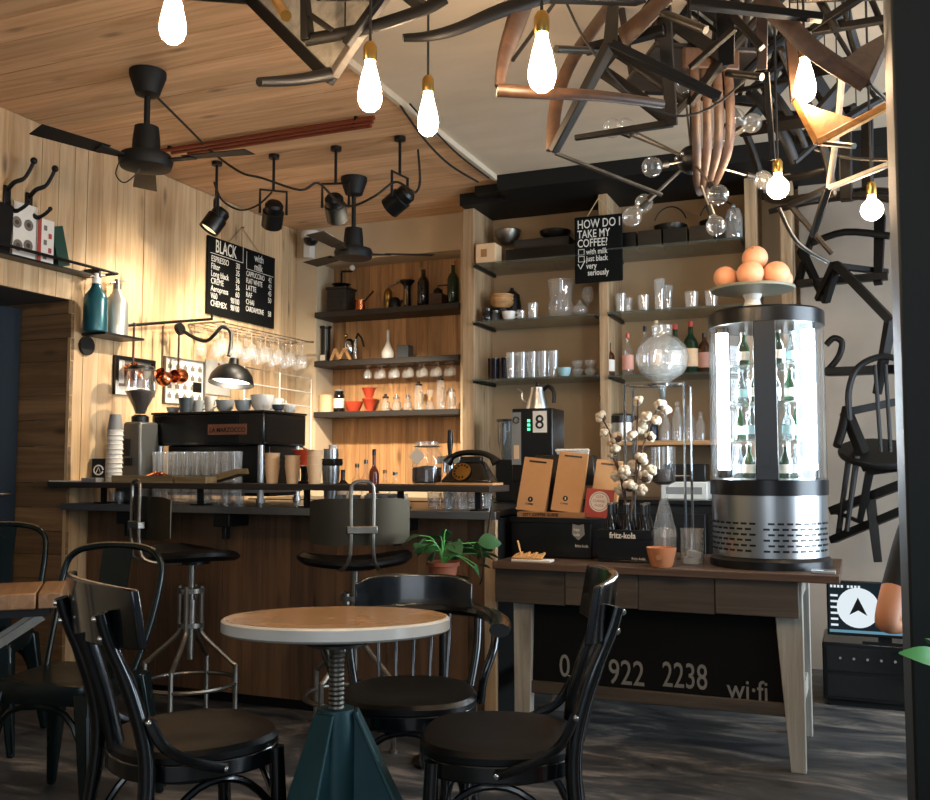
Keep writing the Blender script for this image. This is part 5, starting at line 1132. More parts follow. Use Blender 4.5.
for i, (px, py, rr) in enumerate(bolls):
    c = cb(px, py, .03*math.sin(i*1.7)); s_ = rr/8*.026
    if b0 is None:
        m_ = MB()
        for k in range(5):
            a = 2*math.pi*k/5; m_.ball((.55*math.cos(a), .55*math.sin(a), .0), .62, 8, 6)
        m_.ball((0,0,.45), .6, 8, 6)
        b0 = mesh('boll', m_, COTTON); h0 = mesh('husk', MB().lathe([(0,-.85),(.35,-.8),(.85,-.35),(.8,-.2),(.3,-.6),(0,-.6)], 8), TWIG)
    o = obj('boll', b0, COTTON, t, loc=c, rot=(random.uniform(-1.2,1.2), random.uniform(-1.2,1.2), 0)); o.scale = (s_,)*3
    q = obj('husk', h0, TWIG, o)
# ---------------- cold drip tower
tx, ty = BXp(664, 4.2), 4.215
t = thing('cold_drip_tower', 'glass cold drip coffee tower with a big globe in a thin metal frame', 'coffee brewer', (tx, ty, ZB+.0005))
def tz(py, dy=0): return at(664, py, Y=ty+dy).z - ZB
fh = tz(385); fw_ = .15
a_, b_ = BXp(626, 4.135)-tx, BXp(686, 4.135)-tx; yb_ = .16
obj('frame', MB().tube([(a_,-.08,0),(a_,-.08,fh),(b_,-.08,fh),(b_,-.08,0)], .006, 8).tube([(a_,.10,0),(a_,.10,fh),(b_,.10,fh),(b_,.10,0)], .006, 8).tube([(a_,-.08,fh),(a_,.10,fh)], .006, 8).tube([(b_,-.08,fh),(b_,.10,fh)], .006, 8), CHROME, t)
obj('frame_ring', MB().tube([(.06*math.cos(i*math.pi/12), .06*math.sin(i*math.pi/12), fh) for i in range(24)], .005, 6, closed=True).tube([(a_,0,fh),(-.06,0,fh)], .004, 6).tube([(.06,0,fh),(b_,0,fh)], .004, 6), CHROME, t)
gz = tz(358); gr_ = .117
obj('globe', MB().lathe([(.012,gz-gr_-.045-ZB*0),(.014,gz-gr_-.02)] + [(gr_*math.sin(math.pi*i/16), gz-gr_*.93*math.cos(math.pi*i/16)) for i in range(2,15)] + [(.042,gz+gr_*.96),(.045,gz+gr_*1.1)], 32), GLASSB, t)
obj('globe_water', MB().lathe([(0,gz-gr_*.86)] + [(gr_*.97*math.sin(math.pi*i/16), gz-gr_*.90*math.cos(math.pi*i/16)) for i in range(3,7)] + [(0,gz-gr_*.33)], 28), GLASS, t)
obj('globe_lid', MB().lathe([(.047,gz+gr_*1.1),(.047,gz+gr_*1.22),(.015,gz+gr_*1.35),(0,gz+gr_*1.35)], 20), GLASSB, t)
obj('drip_valve', MB().lathe([(.02,fh-.005),(.014,fh-.05),(.004,fh-.09),(0,fh-.09)], 14), GSMOKE, t)
cz0, cz1 = tz(483), tz(447)
obj('coffee_chamber', MB().lathe([(.012,cz0-.03),(.02,cz0-.012),(.05,cz0+.005),(.053,cz0+.03),(.053,cz1)], 24), GLASS, t); obj('ground_coffee', MB().lathe([(0,cz0-.008),(.02,cz0-.008),(.049,cz0+.007),(.051,cz0+.03),(.051,cz0+.06),(0,cz0+.06)], 24), BEANS, t)
obj('drip_cone', MB().lathe([(.012,cz0-.03),(.015,cz0-.06),(.055,.10),(.056,.09)], 20), GLASSB, t); [obj('arm', MB().tube([(e_,.0,cz0+.03),(math.copysign(.053,e_),0,cz0+.03)], .005, 6), CHROME, t) for e_ in (a_, b_)]
[obj('side_post', MB().tube([(e_,0.1,cz0+.03),(e_,-.08,cz0+.03)], .004, 6), CHROME, t) for e_ in (a_, b_)]
obj('base_board', MB().bx(a_-.02, b_+.02, -.10, .12, -.0, .012), W_BTOP, t)
# jars at the front
def snack_jar(px, lab, yy, fill):
    t = thing('jar', lab, 'jar', (BXp(px, yy), yy, ZB+.0005), group='straight glass jars in front of the drip tower')
    obj('glass_wall', MB().lathe([(0,.003),(.044,0),(.046,.01),(.046,.14),(.048,.145)], 22), GLASSB, t)
    if fill == 'n': obj('note', MB().bx(-.03,.03,-.051,-.049,.015,.075), CHALKB, t); obj('cookies', MB().ball((-.01,.0,.03), .026, 12, 8), BREADW, t)
    else: obj('packets', MB().bx(-.03,.03,-.03,.03,.005,.03).bx(-.026,.03,-.028,.028,.032,.055, M=Matrix.Rotation(R(12),4,'Y')), CERG, t)
    return t
j = snack_jar(665, 'straight glass jar with a small chalk note in front of the drip tower', 3.95, 'n')
for k in range(4): letters('wifi cafe'[:9-k], .010, CHALK, j, Matrix.Translation((-.024,-.0515,.062-.014*k)) @ Matrix.Rotation(R(90),4,'X'))  if False else None
snack_jar(692, 'straight glass jar of grey sweets beside the round cooler', 3.96, 'p')
t = thing('terracotta_cup', 'small tan clay cup at the front edge of the workbench', 'cup', (BXp(661, 3.82), 3.825, ZB+.0005)); obj('wall', MB().lathe([(0,.004),(.045,0),(.05,.01),(.066,.085),(.062,.085),(.045,.012),(0,.01)], 26), mat('tan_clay', '#b9764c', .7, var=.1), t); obj('emblem', MB().cyl((0,0,0), .012, .003, 14, M=Matrix.Translation((0,-.0605,.045)) @ Matrix.Rotation(R(83),4,'X')), KRAFTD, t); t.scale = (.9,.9,.9) 
# wooden stirrers in a paper tray
sx_ = at(529, 575, Y=3.80).x
t = thing('stirrer_tray', 'tray of wooden stirrers at the end of the workbench', 'tray', (sx_, 3.82, ZB+.0005)); obj('tray', MB().bx(-.075,.095,-.03,.03,0,.010), PAPER, t, bevel=.002)
for k in range(12): obj('stirrer', MB().bar((-.07+.011*k, -.02, .014), (-.065+.011*k, .02, .028+.004*(k%3)), .010, .006), BREADW, t)
obj('stirrer', MB().bar((-.04,0,.02),(-.06,.01,.085),.007,.004), BREADW, t)
# corner tray on bench top right
slab('metal_tray', 'thin steel tray at the corner of the workbench beside the round cooler', 'tray', -.17, -.085, 3.80, 3.86, ZB+.0005, .012, STEEL)
# ---------------- low cabinet with screen on the right
q0 = at(828, 640, Y=5.0); 
t = thing('media_cabinet', 'low black cabinet with an amplifier front, under the small screen', 'cabinet', (.12, 5.15, 0))
obj('body', MB().bx(-.30,.42,-.2,.2,.03,.30), BLACKPL, t, bevel=.006); obj('foot', MB().bx(-.28,.40,-.18,.18,0,.03), BLACKP, t); obj('fascia', MB().bx(-.28,.40,-.205,-.2,.17,.28), BLACKG, t); obj('fascia', MB().bx(-.28,.40,-.205,-.2,.05,.15), BLACKG, t)
for k in range(5): obj('button', MB().cyl((0,0,0), .006, .006, 10, M=Matrix.Translation((-.22+.06*k,-.205,.23)) @ Matrix.Rotation(R(90),4,'X')), GREYP, t)
t = thing('screen', 'small lit screen with a white round emblem on the low black cabinet', 'screen', (.10, 5.0, .3005), rz=0)
obj('foot', MB().bx(-.1,.1,-.04,.06,0,.012).bx(-.03,.03,.0,.02,.012,.06), BLACKPL, t); obj('panel', MB().bx(-.255,.26,-.02,.012,.03,.29), BLACKPL, t, bevel=.004)
d = obj('display', MB().bx(-.245,.25,-.0215,-.0203,.045,.28), mat('dark_screen', '#0a1216', .2, emit='#0d1c22', es=.6), t)
cxx = at(858, 604, Y=4.98).x - .10
obj('emblem', MB().lathe([(.0,0),(.095,0),(.095,.001),(0,.001)], 32, M=Matrix.Translation((cxx,-.0217,.165)) @ Matrix.Rotation(R(90),4,'X')), SCREEN, d)
obj('emblem_mark', MB().prism([(-.04,-.035),(0,.05),(.04,-.035),(0,-.012)], .0008, M=Matrix.Translation((cxx,-.023,.165)) @ Matrix.Rotation(R(90),4,'X')), BLACKPL, d)
obj('task_bar', MB().bx(-.245,.25,-.0222,-.0216,.045,.058), SCREENB, d)
letters('Apne coms', .028, SCREEN, d, Matrix.Translation((-.24,-.022,.255)) @ Matrix.Rotation(R(90),4,'X')) if False else None
for k in range(6): obj('screen_icon', MB().bx(-.238,-.205,-.0222,-.0216,.075+.028*k,.085+.028*k), SCREEN, d)
for k in range(8): obj('screen_icon', MB().bx(-.238+.016*k+(.012 if k > 3 else 0),-.228+.016*k+(.012 if k > 3 else 0),-.0222,-.0216,.258,.270), SCREEN, d)
# ================================================================= CHAIRS HUNG FROM THE CEILING AND THE WALL
def axes(K, d, vec):
    k0 = pd(K[0], K[1], d); k1 = pd(K[0]+vec[0], K[1]+vec[1], d + vec[2]*d/FPX); return (k1-k0).normalized()
def hung_chair(K, d, u, v, w_, lab, grp, frame=True, m=None, seat_m=None, S_=.40, L=.42, B=.40, r=.017, slats=2, wire=True, curved=0, sd=.035):
    m = m or W_DARKCH; seat_m = seat_m or m
    ex, ez = axes(K, d, u), axes(K, d, w_); ez = (ez - ex*ez.dot(ex)).normalized()
    ey = ez.cross(ex); vy = axes(K, d, v)
    flip = ey.dot(vy) < 0
    if flip: ex, ey = -ey, ex  # keep the seat on the side of both given edges
    if flip and ey.dot(axes(K, d, u)) < 0: ex, ey = -ex, -ey
    M = Matrix((ex, ey, ez)).transposed().to_4x4(); M.translation = pd(K[0], K[1], d)
    t = thing('hung_chair', lab, 'chair', M.translation, group=grp); t.rotation_euler = M.to_euler()
    if frame:
        for a, b in (((0,0,0),(S_,0,0)), ((S_,0,0),(S_,S_,0)), ((S_,S_,0),(0,S_,0)), ((0,S_,0),(0,0,0))):
            obj('seat_rail', MB().bar(a, b, .026, .045), m, t, bevel=.003)
    else:
        obj('seat', MB().bx(-.012, S_+.012, -.012, S_+.012, -.02, .004), seat_m, t, bevel=.005)
        for a, b in (((.02,.02,sd/2+.004),(S_-.02,.02,sd/2+.004)), ((S_-.02,.02,sd/2+.004),(S_-.02,S_-.02,sd/2+.004)), ((S_-.02,S_-.02,sd/2+.004),(.02,S_-.02,sd/2+.004)), ((.02,S_-.02,sd/2+.004),(.02,.02,sd/2+.004))):
            obj('seat_rail', MB().bar(a, b, .02, sd), m, t)
    for x in (.012, S_-.012):
        for y in (.012, S_-.012):
            dx, dy = (-.04 if x < .1 else .04), (-.04 if y < .1 else .04)
            obj('leg', MB().tube(smoothpath([(x,y,0),(x+dx*(.3+curved),y+dy*(.3+curved),L*.5),(x+dx,y+dy,L)]), [r*1.15]*4+[r]*3+[r*.8]*2, 8), m, t)
    for y in (.0, S_): obj('rung', MB().tube([(-.01,y,L*.55),(S_+.01,y,L*.55)], .009, 6), m, t)
    for x in (.012, S_-.012): obj('back_post', MB().tube(smoothpath([(x,S_-.012,0),(x,S_+.01,-B*.5),(x,S_+.06,-B)]), [r]*8+[r*.8], 8), m, t)
    for k in range(slats):
        z = -B*(.97-.28*k); yy = S_+.055-.03*k
        obj('back_rail', MB().tube(smoothpath([(.01,yy,z),(S_*.3,yy+.03,z),(S_*.7,yy+.03,z),(S_-.01,yy,z)]), .022 if k == 0 else .014, 8, asp=.45), m, t)
    if wire:
        c = M @ Vector((S_/2, 0, 0)); tp = M.inverted() @ Vector((c.x, c.y, ZC+.018))
        obj('wire', MB().tube([(S_/2,0,0), tp], .0025, 5), BLACKS, t)
    return t
HG = 'chairs hung from the concrete ceiling'; HW = 'chairs fixed on the concrete wall'
GREYW = wood('chair_grey', '#5a5148', '#38312b', 'y', rand=.1, knots=False)
PALEW = wood('chair_pale', '#8f8a80', '#6a655d', 'y', rand=.1, knots=False)

def parts_chair(lab, grp, parts, wire=None):
    """a chair frame measured joint by joint: (part name, material, joints (x, y, distance), widths, flatness)"""
    j0 = parts[0][2][0]; o = pd(*j0) if len(j0) == 3 else Vector(j0[3])
    t = thing('hung_chair', lab, 'chair', o, group=grp)
    for nm, m, js, wd, asp in parts:
        P = [(pd(*j) if len(j) == 3 else at(j[0], j[1], Y=j[3])) - o for j in js]
        if isinstance(wd, tuple): ws = wd
        else: ws = (wd, wd)
        if len(P) == 2 and asp:
            obj(nm, MB().bar(P[0], P[1], ws[0], ws[0]*asp, ws[1], ws[1]*asp), m, t, bevel=.003)
        else:
            Q = smoothpath(P, 4); n = len(Q)
            obj(nm, MB().tube(Q, [(ws[0]+(ws[1]-ws[0])*i/(n-1))/2 for i in range(n)], 10, asp=asp or 1), m, t)
    if wire:
        q = pd(*wire) - o; obj('wire', MB().tube([q, Vector((q.x, q.y, ZC+.018-o.z))], .0025, 5), BLACKS, t)
    return t
def plate(t, name, m, pts, th=.014):
    o = t.location; P = [pd(*p)-o for p in pts]; n = len(P); nv = (P[1]-P[0]).cross(P[2]-P[0]).normalized()*th
    return obj(name, MB().add([tuple(p) for p in P]+[tuple(p+nv) for p in P], [tuple(range(n)), tuple(range(2*n-1,n-1,-1))]+[(i,(i+1)%n,(i+1)%n+n,i+n) for i in range(n)]), m, t, bevel=.002)
DK = DW = mat('black_chair_paint', '#0f0d0b', .5, var=.25, scale=30, spec=.22)
BR = W_BROWN
t = parts_chair('hanging chair with a grey seat, its corner dipping in front of the boarded ceiling', HG, [
    ('seat_rail', DK, [(331,79,2.9),(244,-8,3.12)], (.05,.05), .7), ('seat_rail', GREYW, [(333,76,2.9),(388,-8,2.78)], (.03,.03), .8), ('seat_rail', DK, [(244,-8,3.12),(300,-78,3.0)], .045, .7), ('seat_rail', DK, [(388,-8,2.78),(300,-78,3.0)], .045, .7),
    ('leg', DK, [(330,74,2.9),(296,80,2.78),(259,82,2.66)], (.042,.026), 0), ('leg', DK, [(250,-2,3.1),(170,-6,2.85)], (.042,.026), 0), ('leg', DK, [(386,-6,2.8),(318,-4,2.55)], (.042,.026), 0), ('back_post', DK, [(300,-78,3.0),(330,-95,3.3)], .035, .8)], (320,-40,3.0))
plate(t, 'seat', PALEW, [(331,73,2.905),(384,-8,2.79),(300,-74,3.0),(250,-8,3.11)], .012)
parts_chair('hanging black chair with a curved arm above the grey seated chair', HG, [
    ('arm', DK, [(306,40,2.75),(340,34,2.72),(375,26,2.7),(425,9,2.7),(445,-2,2.7)], .038, .6),
    ('leg', DK, [(346,45,2.70),(383,-6,2.66)], .022, 1), ('back_post', DK, [(308,42,2.75),(305,-6,2.75)], (.045,.03), .6), ('rung', DK, [(306,12,2.75),(334,32,2.72)], .03, .5),
    ('leg', BRASS, [(272,-8,2.6),(286,16,2.45)], .03, 0), ('seat_rail', DK, [(425,9,2.7),(400,-10,3.0)], .035, .8)], (345,30,2.74))
parts_chair('hanging black chair frame with a V of two bars over the chandelier', HG, [
    ('seat_rail', DK, [(610,45,2.8),(553,152,2.95)], (.036,.030), .8), ('leg', DK, [(610,45,2.8),(720,97,2.82)], (.032,.026), .9),
    ('leg', DSTEEL, [(555,153,2.95),(662,195,3.0)], .013, 0), ('seat_rail', DK, [(610,48,2.8),(614,-8,3.05)], (.04,.034), .7),
    ('back_post', BR, [(552,150,2.95),(556,105,3.0),(572,60,3.08),(612,3,3.2)], (.042,.05), .5), ('rung', DK, [(585,92,2.88),(620,50,3.15)], .014, 0)], (612,20,2.95))
parts_chair('hanging glossy brown chair with a bent leg behind the large bulb', HG, [
    ('seat_rail', BR, [(524,-4,2.5),(514,28,2.45),(504,58,2.42),(499,88,2.4)], (.085,.036), .45),
    ('leg', BR, [(497,90,2.4),(540,93,2.42),(600,96,2.5),(662,104,2.62)], (.034,.026), 0),
    ('arm', DK, [(403,38,2.3),(430,36,2.32),(460,28,2.36),(500,11,2.42),(545,-4,2.5)], (.020,.042), .7), ('seat_rail', DK, [(545,-4,2.5),(640,0,2.9)], .04, .7), ('rung', DK, [(513,60,2.44),(560,-5,2.9)], .011, 0)], (524,5,2.5))
parts_chair('hanging black chair with a thick upright and a long level bar over the coffee sign', HG, [
    ('leg', DK, [(663,-6,3.0),(672,126,3.1)], (.044,.036), .8), ('leg', DK, [(673,123,3.1),(575,138,3.25)], (.024,.018), 1),
    ('seat_rail', DK, [(664,30,3.0),(585,50,3.1)], .04, .7), ('leg', GUN, [(601,51,3.1),(556,49,2.95)], .024, 0), ('back_post', BR, [(622,38,3.0),(643,20,2.95),(668,-5,2.9)], (.075,.06), .4), ('leg', GUN, [(650,8,2.95),(706,30,2.8)], .026, 0)], (664,20,3.0))
t = parts_chair('hanging brown chair with a wide sloping seat board beside the pillar', HG, [
    ('seat_rail', BR, [(760,-4,2.75),(787,24,2.72),(816,52,2.7),(866,84,2.68)], (.062,.052), .4), ('leg', BR, [(866,84,2.68),(893,25,2.8)], (.03,.024), .8),
    ('leg', BR, [(762,5,2.9),(762,70,2.95)], (.036,.03), .7), ('back_post', DK, [(766,72,2.95),(773,160,3.0)], (.034,.028), .6), ('rung', BRASS, [(816,60,2.7),(838,68,2.7)], .012, 0), ('rung', DSTEEL, [(870,84,2.68),(890,104,2.7)], .012, 0)], (790,25,2.72))
plate(t, 'seat', BR, [(838,66,2.69),(866,84,2.68),(890,32,2.78),(858,50,2.78)])
t = parts_chair('hanging honey coloured chair whose seat corner points down below the bulb', HG, [
    ('seat_rail', W_HONEY, [(819,143,2.9),(893,103,2.75)], (.026,.022), .9), ('seat_rail', W_HONEY, [(819,143,2.9),(798,100,3.0)], (.024,.03), .9),
    ('back_post', PALEW, [(843,68,3.1),(837,130,3.15),(829,188,3.2)], .022, .6), ('leg', GUN, [(822,143,2.9),(854,146,2.75)], .018, 0), ('leg', BR, [(798,100,3.0),(790,40,3.15)], (.045,.03), .6)], (800,100,3.0))
plate(t, 'seat', W_HONEY, [(802,104,3.0),(819,142,2.9),(856,121,2.84),(822,111,2.93)])
parts_chair('hanging pale grey chair frame low beside the globe bulb', HG, [
    ('seat_rail', PALEW, [(829,188,3.2),(895,162,3.05)], .020, .8), ('leg', DK, [(828,188,3.2),(812,236,3.35)], (.024,.018), .8), ('leg', GUN, [(779,208,3.4),(797,242,3.45),(828,262,3.5)], .016, 0), ('leg', DK, [(790,205,3.5),(832,254,3.45)], (.024,.02), .8),
    ('seat_rail', DK, [(829,188,3.2),(790,205,3.5)], .024, .8), ('seat_rail', GUN, [(815,150,3.4),(850,158,3.35),(893,160,3.3)], .012, 0)], (840,184,3.18))
parts_chair('hanging black chair with a long level rail at the top of the tangle', HG, [
    ('seat_rail', DK, [(690,3,2.7),(823,18,2.65)], (.036,.030), .7), ('leg', DK, [(725,5,2.85),(727,65,2.95)], (.06,.045), .4), ('leg', DK, [(733,16,2.85),(762,48,2.8)], .028, .8), ('leg', DK, [(722,62,2.95),(690,105,3.05)], (.03,.022), .8), ('leg', GUN, [(727,73,3.0),(762,77,2.9)], .024, 0), ('rung', DK, [(690,68,2.95),(735,28,2.85)], .02, .8)], (725,6,2.85))
parts_chair('hanging dark chair with crossed legs right under the concrete ceiling beside the pillar', HG, [
    ('seat_rail', GUN, [(790,0,3.1),(892,-3,3.0)], .02, 0), ('leg', DK, [(812,30,3.1),(862,-4,3.0)], .028, .8), ('leg', GUN, [(820,0,3.1),(836,30,3.05)], .028, 0), ('seat_rail', DK, [(812,32,3.1),(892,18,3.0)], .028, .8), ('rung', DK, [(870,-4,3.1),(893,50,3.0)], .02, 0)], (850,20,3.05))
rnd = random.Random(9)
FL = ['small dark hanging chair tangled behind the slotted back', 'dark hanging chair deep in the tangle over the fruit', 'black hanging chair crossing behind the honey coloured seat', 'dark hanging chair low over the upright boards behind the cooler', 'dark hanging chair behind the long level rail', 'black hanging chair in the shadow beside the pillar']
for i, (K, d) in enumerate((((735,90),3.5), ((765,105),3.8), ((845,110),3.7), ((800,140),4.0), ((745,40),3.4), ((865,60),3.4))):
    u, v, w_ = [tuple(90*rnd.uniform(-1,1) for _ in range(3)) for _ in range(3)]
    hung_chair(K, d, u, v, w_, FL[i], HG, True, DK, r=.015, S_=.34, L=.30, B=.28)
# slotted plywood chair
c = pd(712, 118, 3.2)
t = thing('hung_chair', 'hanging plywood chair with a slotted brown back panel', 'chair', c, rz=YAW+R(8), group=HG)
for k in range(4): obj('back_slat', MB().tube(smoothpath([(-.06+.04*k,0,.17),(-.06+.04*k,-.012,.03),(-.055+.037*k,.0,-.10),(-.03+.02*k,.06,-.20),(.0+.006*k,.10,-.23)]), .017, 8, asp=.35), W_BROWN, t)
obj('seat', MB().bx(-.19,.19,.02,.40,.245,.265), W_DARKCH, t, bevel=.006); obj('top_rail', MB().bx(-.10,.10,-.01,.014,.165,.24), W_BROWN, t, bevel=.008)
for sx in (-1,1):
    for yy in (.14,.43): obj('leg', MB().tube([(sx*.15,yy-.06,.265),(sx*.19,yy-.05,.55)], .014, 8), W_DARKCH, t)
obj('wire', MB().tube([(0,.2,.265),(0,.2,ZC+.018-c.z)], .0025, 5), BLACKS, t)
# chairs on the wall
def w3(*p): return [(x, y, 0, Yq) for x, y, Yq in p]
def wallchair(lab, parts): 
    j = parts[0][2][0]; parts[0][2][0] = (j[0], j[1], 0, j[3])
    o = at(j[0], j[1], Y=j[3]); t = thing('hung_chair', lab, 'chair', o, group=HW)
    for nm, js, wd, asp in [(a, b, c_, d_) for a, _, b, c_, d_ in parts]:
        P = [at(q[0], q[1], Y=q[3]) - o for q in js]; ws = [1.25*q for q in (wd if isinstance(wd, tuple) else (wd, wd))]
        if len(P) == 2 and asp: obj(nm, MB().bar(P[0], P[1], ws[0], ws[0]*asp, ws[1], ws[1]*asp), DW, t, bevel=.003)
        else:
            Q = smoothpath(P, 4); n = len(Q); obj(nm, MB().tube(Q, [(ws[0]+(ws[1]-ws[0])*i/(n-1))/2 for i in range(n)], 10, asp=asp or 1), DW, t)
    return t
wallchair('black wooden chair fixed highest on the concrete wall', [('seat_rail', DW, w3((797,284,5.5),(888,276,5.45)), .04, .8), ('leg', DW, w3((798,284,5.5),(807,252,5.6),(826,198,5.7)), (.04,.028), 0), ('back_rail', DW, w3((812,243,5.6),(845,232,5.55),(890,236,5.5)), .032, .6), ('leg', DW, w3((880,216,5.6),(878,284,5.45)), (.045,.034), .8), ('leg', DW, w3((801,250,5.6),(826,302,5.4)), (.036,.028), .8), ('rung', DW, w3((826,302,5.4),(838,262,5.3)), .03, .8)])
wallchair('black chair turned on edge on the wall, right above the cooler top', [('seat_rail', DW, w3((836,264,5.3),(892,322,5.2)), .042, .8), ('leg', DW, w3((891,320,5.2),(877,394,5.3)), (.042,.03), .8), ('leg', DW, w3((836,264,5.3),(818,300,5.45)), (.042,.03), .8), ('seat_rail', DW, w3((836,266,5.3),(886,272,5.6)), .03, .8), ('back_rail', DW, w3((826,345,5.5),(834,338,5.5),(842,343,5.5),(838,358,5.5),(826,372,5.5)), .028, 0), ('seat_rail', DW, w3((826,372,5.5),(905,369,5.4)), .07, .5)])
wallchair('black chair with one leg pointing down the concrete wall', [('seat_rail', DW, w3((846,412,5.4),(870,470,5.3)), .046, .8), ('leg', DW, w3((870,470,5.3),(860,520,5.35)), (.042,.03), .8), ('seat_rail', DW, w3((870,471,5.3),(908,466,5.2)), .042, .8), ('leg', DW, w3((847,408,5.4),(842,430,5.35),(837,446,5.3)), (.042,.036), 0), ('seat_rail', DW, w3((847,412,5.4),(905,400,5.5)), .04, .8)])
wallchair('lowest black chair on the concrete wall above the small screen', [('seat_rail', DW, w3((832,511,5.5),(908,482,5.3)), .05, .7), ('seat_rail', DW, w3((832,540,5.5),(908,508,5.3)), .045, .7), ('leg', DW, w3((870,496,5.4),(878,562,5.35)), (.06,.045), .7), ('rung', DW, w3((836,512,5.5),(868,525,5.45)), .02, .8), ('leg', DW, w3((842,508,5.5),(838,538,5.5)), .03, .8)])
c = at(885, 400, Y=5.2)
t = thing('hung_chair', 'black bentwood chair with a hoop back on the concrete wall', 'chair', c, rz=R(10), group=HW)
obj('hoop_back', MB().tube(smoothpath([(-.17,0,-.10),(-.17,0,.05),(-.12,0,.17),(0,0,.22),(.12,0,.17),(.17,0,.05),(.17,0,-.10)]), .016, 8), DW, t)
for k in range(3): obj('spindle', MB().tube([(-.04+.05*k,.01,.18),(-.02+.045*k,.03,-.26)], .010, 8), DW, t)
obj('seat', MB().lathe([(0,0),(.2,0),(.205,.015),(.2,.03),(0,.03)], 28, M=Matrix.Translation((0,.16,-.28)) @ Matrix.Rotation(R(20),4,'X')), DW, t)
for sx in (-1,1):
    for sy in (.05,.28): obj('leg', MB().tube([(sx*.13,sy,-.28),(sx*.19,sy,-.66)], [.016,.012], 8), DW, t)
# ---------------- atom chandelier with clear globes
hub = pd(692, 160, 3.25)
t = thing('atom_chandelier', 'black atom chandelier with unlit clear globe bulbs on thin rods', 'chandelier', (hub.x, hub.y, ZC+.019))
H0 = Vector((0,0,hub.z-ZC-.019))
obj('hub', MB().ball(H0, .05, 16, 10), BLACKS, t); obj('stem', MB().tube([(0,0,0), H0], .006, 8), BLACKS, t); obj('ceiling_rose', MB().cyl((0,0,-.025), .05, .025, 18), BLACKS, t)
for k in range(6):
    a = R(60*k); obj('hub_screw', MB().ball(H0+Vector((.05*math.cos(a), .05*math.sin(a), .01)), .010, 8, 6), CHROME, t)
clear = glass('clear_bulb_glass', refl=.12, dens=.05)
for px, py, dd in ((652,167,-.12),(632,217,.02),(644,203,.28),(718,195,-.2),(716,226,.0),(763,180,.12),(735,118,.2),(752,123,.0),(684,84,.05),(625,127,.3),(612,128,.1)):
    e = pd(px, py, 3.25+dd) - Vector((hub.x, hub.y, ZC+.019)); dr = (e-H0).normalized(); s0 = e - dr*.075
    rod = obj('rod', MB().tube([H0+dr*.04, s0], .004, 6), DSTEEL, t)
    obj('socket', MB().tube([s0, s0+dr*.035], .012, 10), GUN, rod)
    obj('bulb', MB().lathe([(.012,-.042),(.014,-.034)] + [(.034*math.sin(math.pi*i/12), -.034*math.cos(math.pi*i/12)) for i in range(2,13)], 16, M=Matrix.Translation(e) @ dr.to_track_quat('Z','Y').to_matrix().to_4x4()), clear, rod)
cable('cable', 'long sagging cable strung among the hanging chairs', [pd(563,-5,2.9), pd(585,40,2.9), pd(620,85,2.95), pd(650,108,3.0), pd(683,116,3.0), pd(715,105,3.0), pd(745,80,3.0), pd(760,65,3.0)], .004)
# ================================================================= FOREGROUND FURNITURE
# round marble table
tc = at(337, 622, Z=.75); TC = Vector((tc.x, tc.y, 0))
t = thing('marble_table', 'round bistro table with a thick marble top on a teal iron base', 'table', TC, rz=R(0))
TR = .288
TM = Matrix.Translation((0,0,.749)) @ Matrix.Rotation(R(-3.4),4,_rt)   # top tilted slightly to flatten its ellipse in the camera view
obj('top', MB().lathe([(0,.015),(TR-.006,.015),(TR,.010),(TR,-.014),(TR-.008,-.02),(0,-.02)], 72, M=TM), MARBLE, t)
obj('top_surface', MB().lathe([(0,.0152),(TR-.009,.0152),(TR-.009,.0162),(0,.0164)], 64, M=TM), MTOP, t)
obj('flange', MB().lathe([(0,.702),(.08,.702),(.08,.695),(.03,.685),(0,.685)], 24), GUN, t)
obj('screw_column', MB().lathe([(.021 if i % 2 else .0185, .46+.235*i/40) for i in range(41)], 16).cyl((0,0,.10), .019, .37, 14), DSTEEL, t)
def fin(a):
    M = Matrix.Rotation(a,4,'Z')
    return MB().hexa([(.0,-.012,0),(.30,-.03,0),(.30,.03,0),(.0,.012,0),(.0,-.012,.53),(.045,-.014,.53),(.045,.014,.53),(.0,.012,.53)], M=M)
for k in range(3):
    f = obj('base_fin', fin(YAW+R(2+120*k)), TEALI, t, bevel=.004)
    M = Matrix.Rotation(YAW+R(2+120*k),4,'Z')
    obj('flange_plate', MB().hexa([(.29,-.075,0),(.305,-.075,0),(.305,.075,0),(.29,.075,0),(.045,-.028,.53),(.055,-.028,.53),(.055,.028,.53),(.045,.028,.53)], M=M), TEALI, f, bevel=.003)
obj('base_hub', MB().lathe([(.0,.535),(.045,.535),(.05,.5),(.05,.1),(0,.1)], 20), TEALI, t)
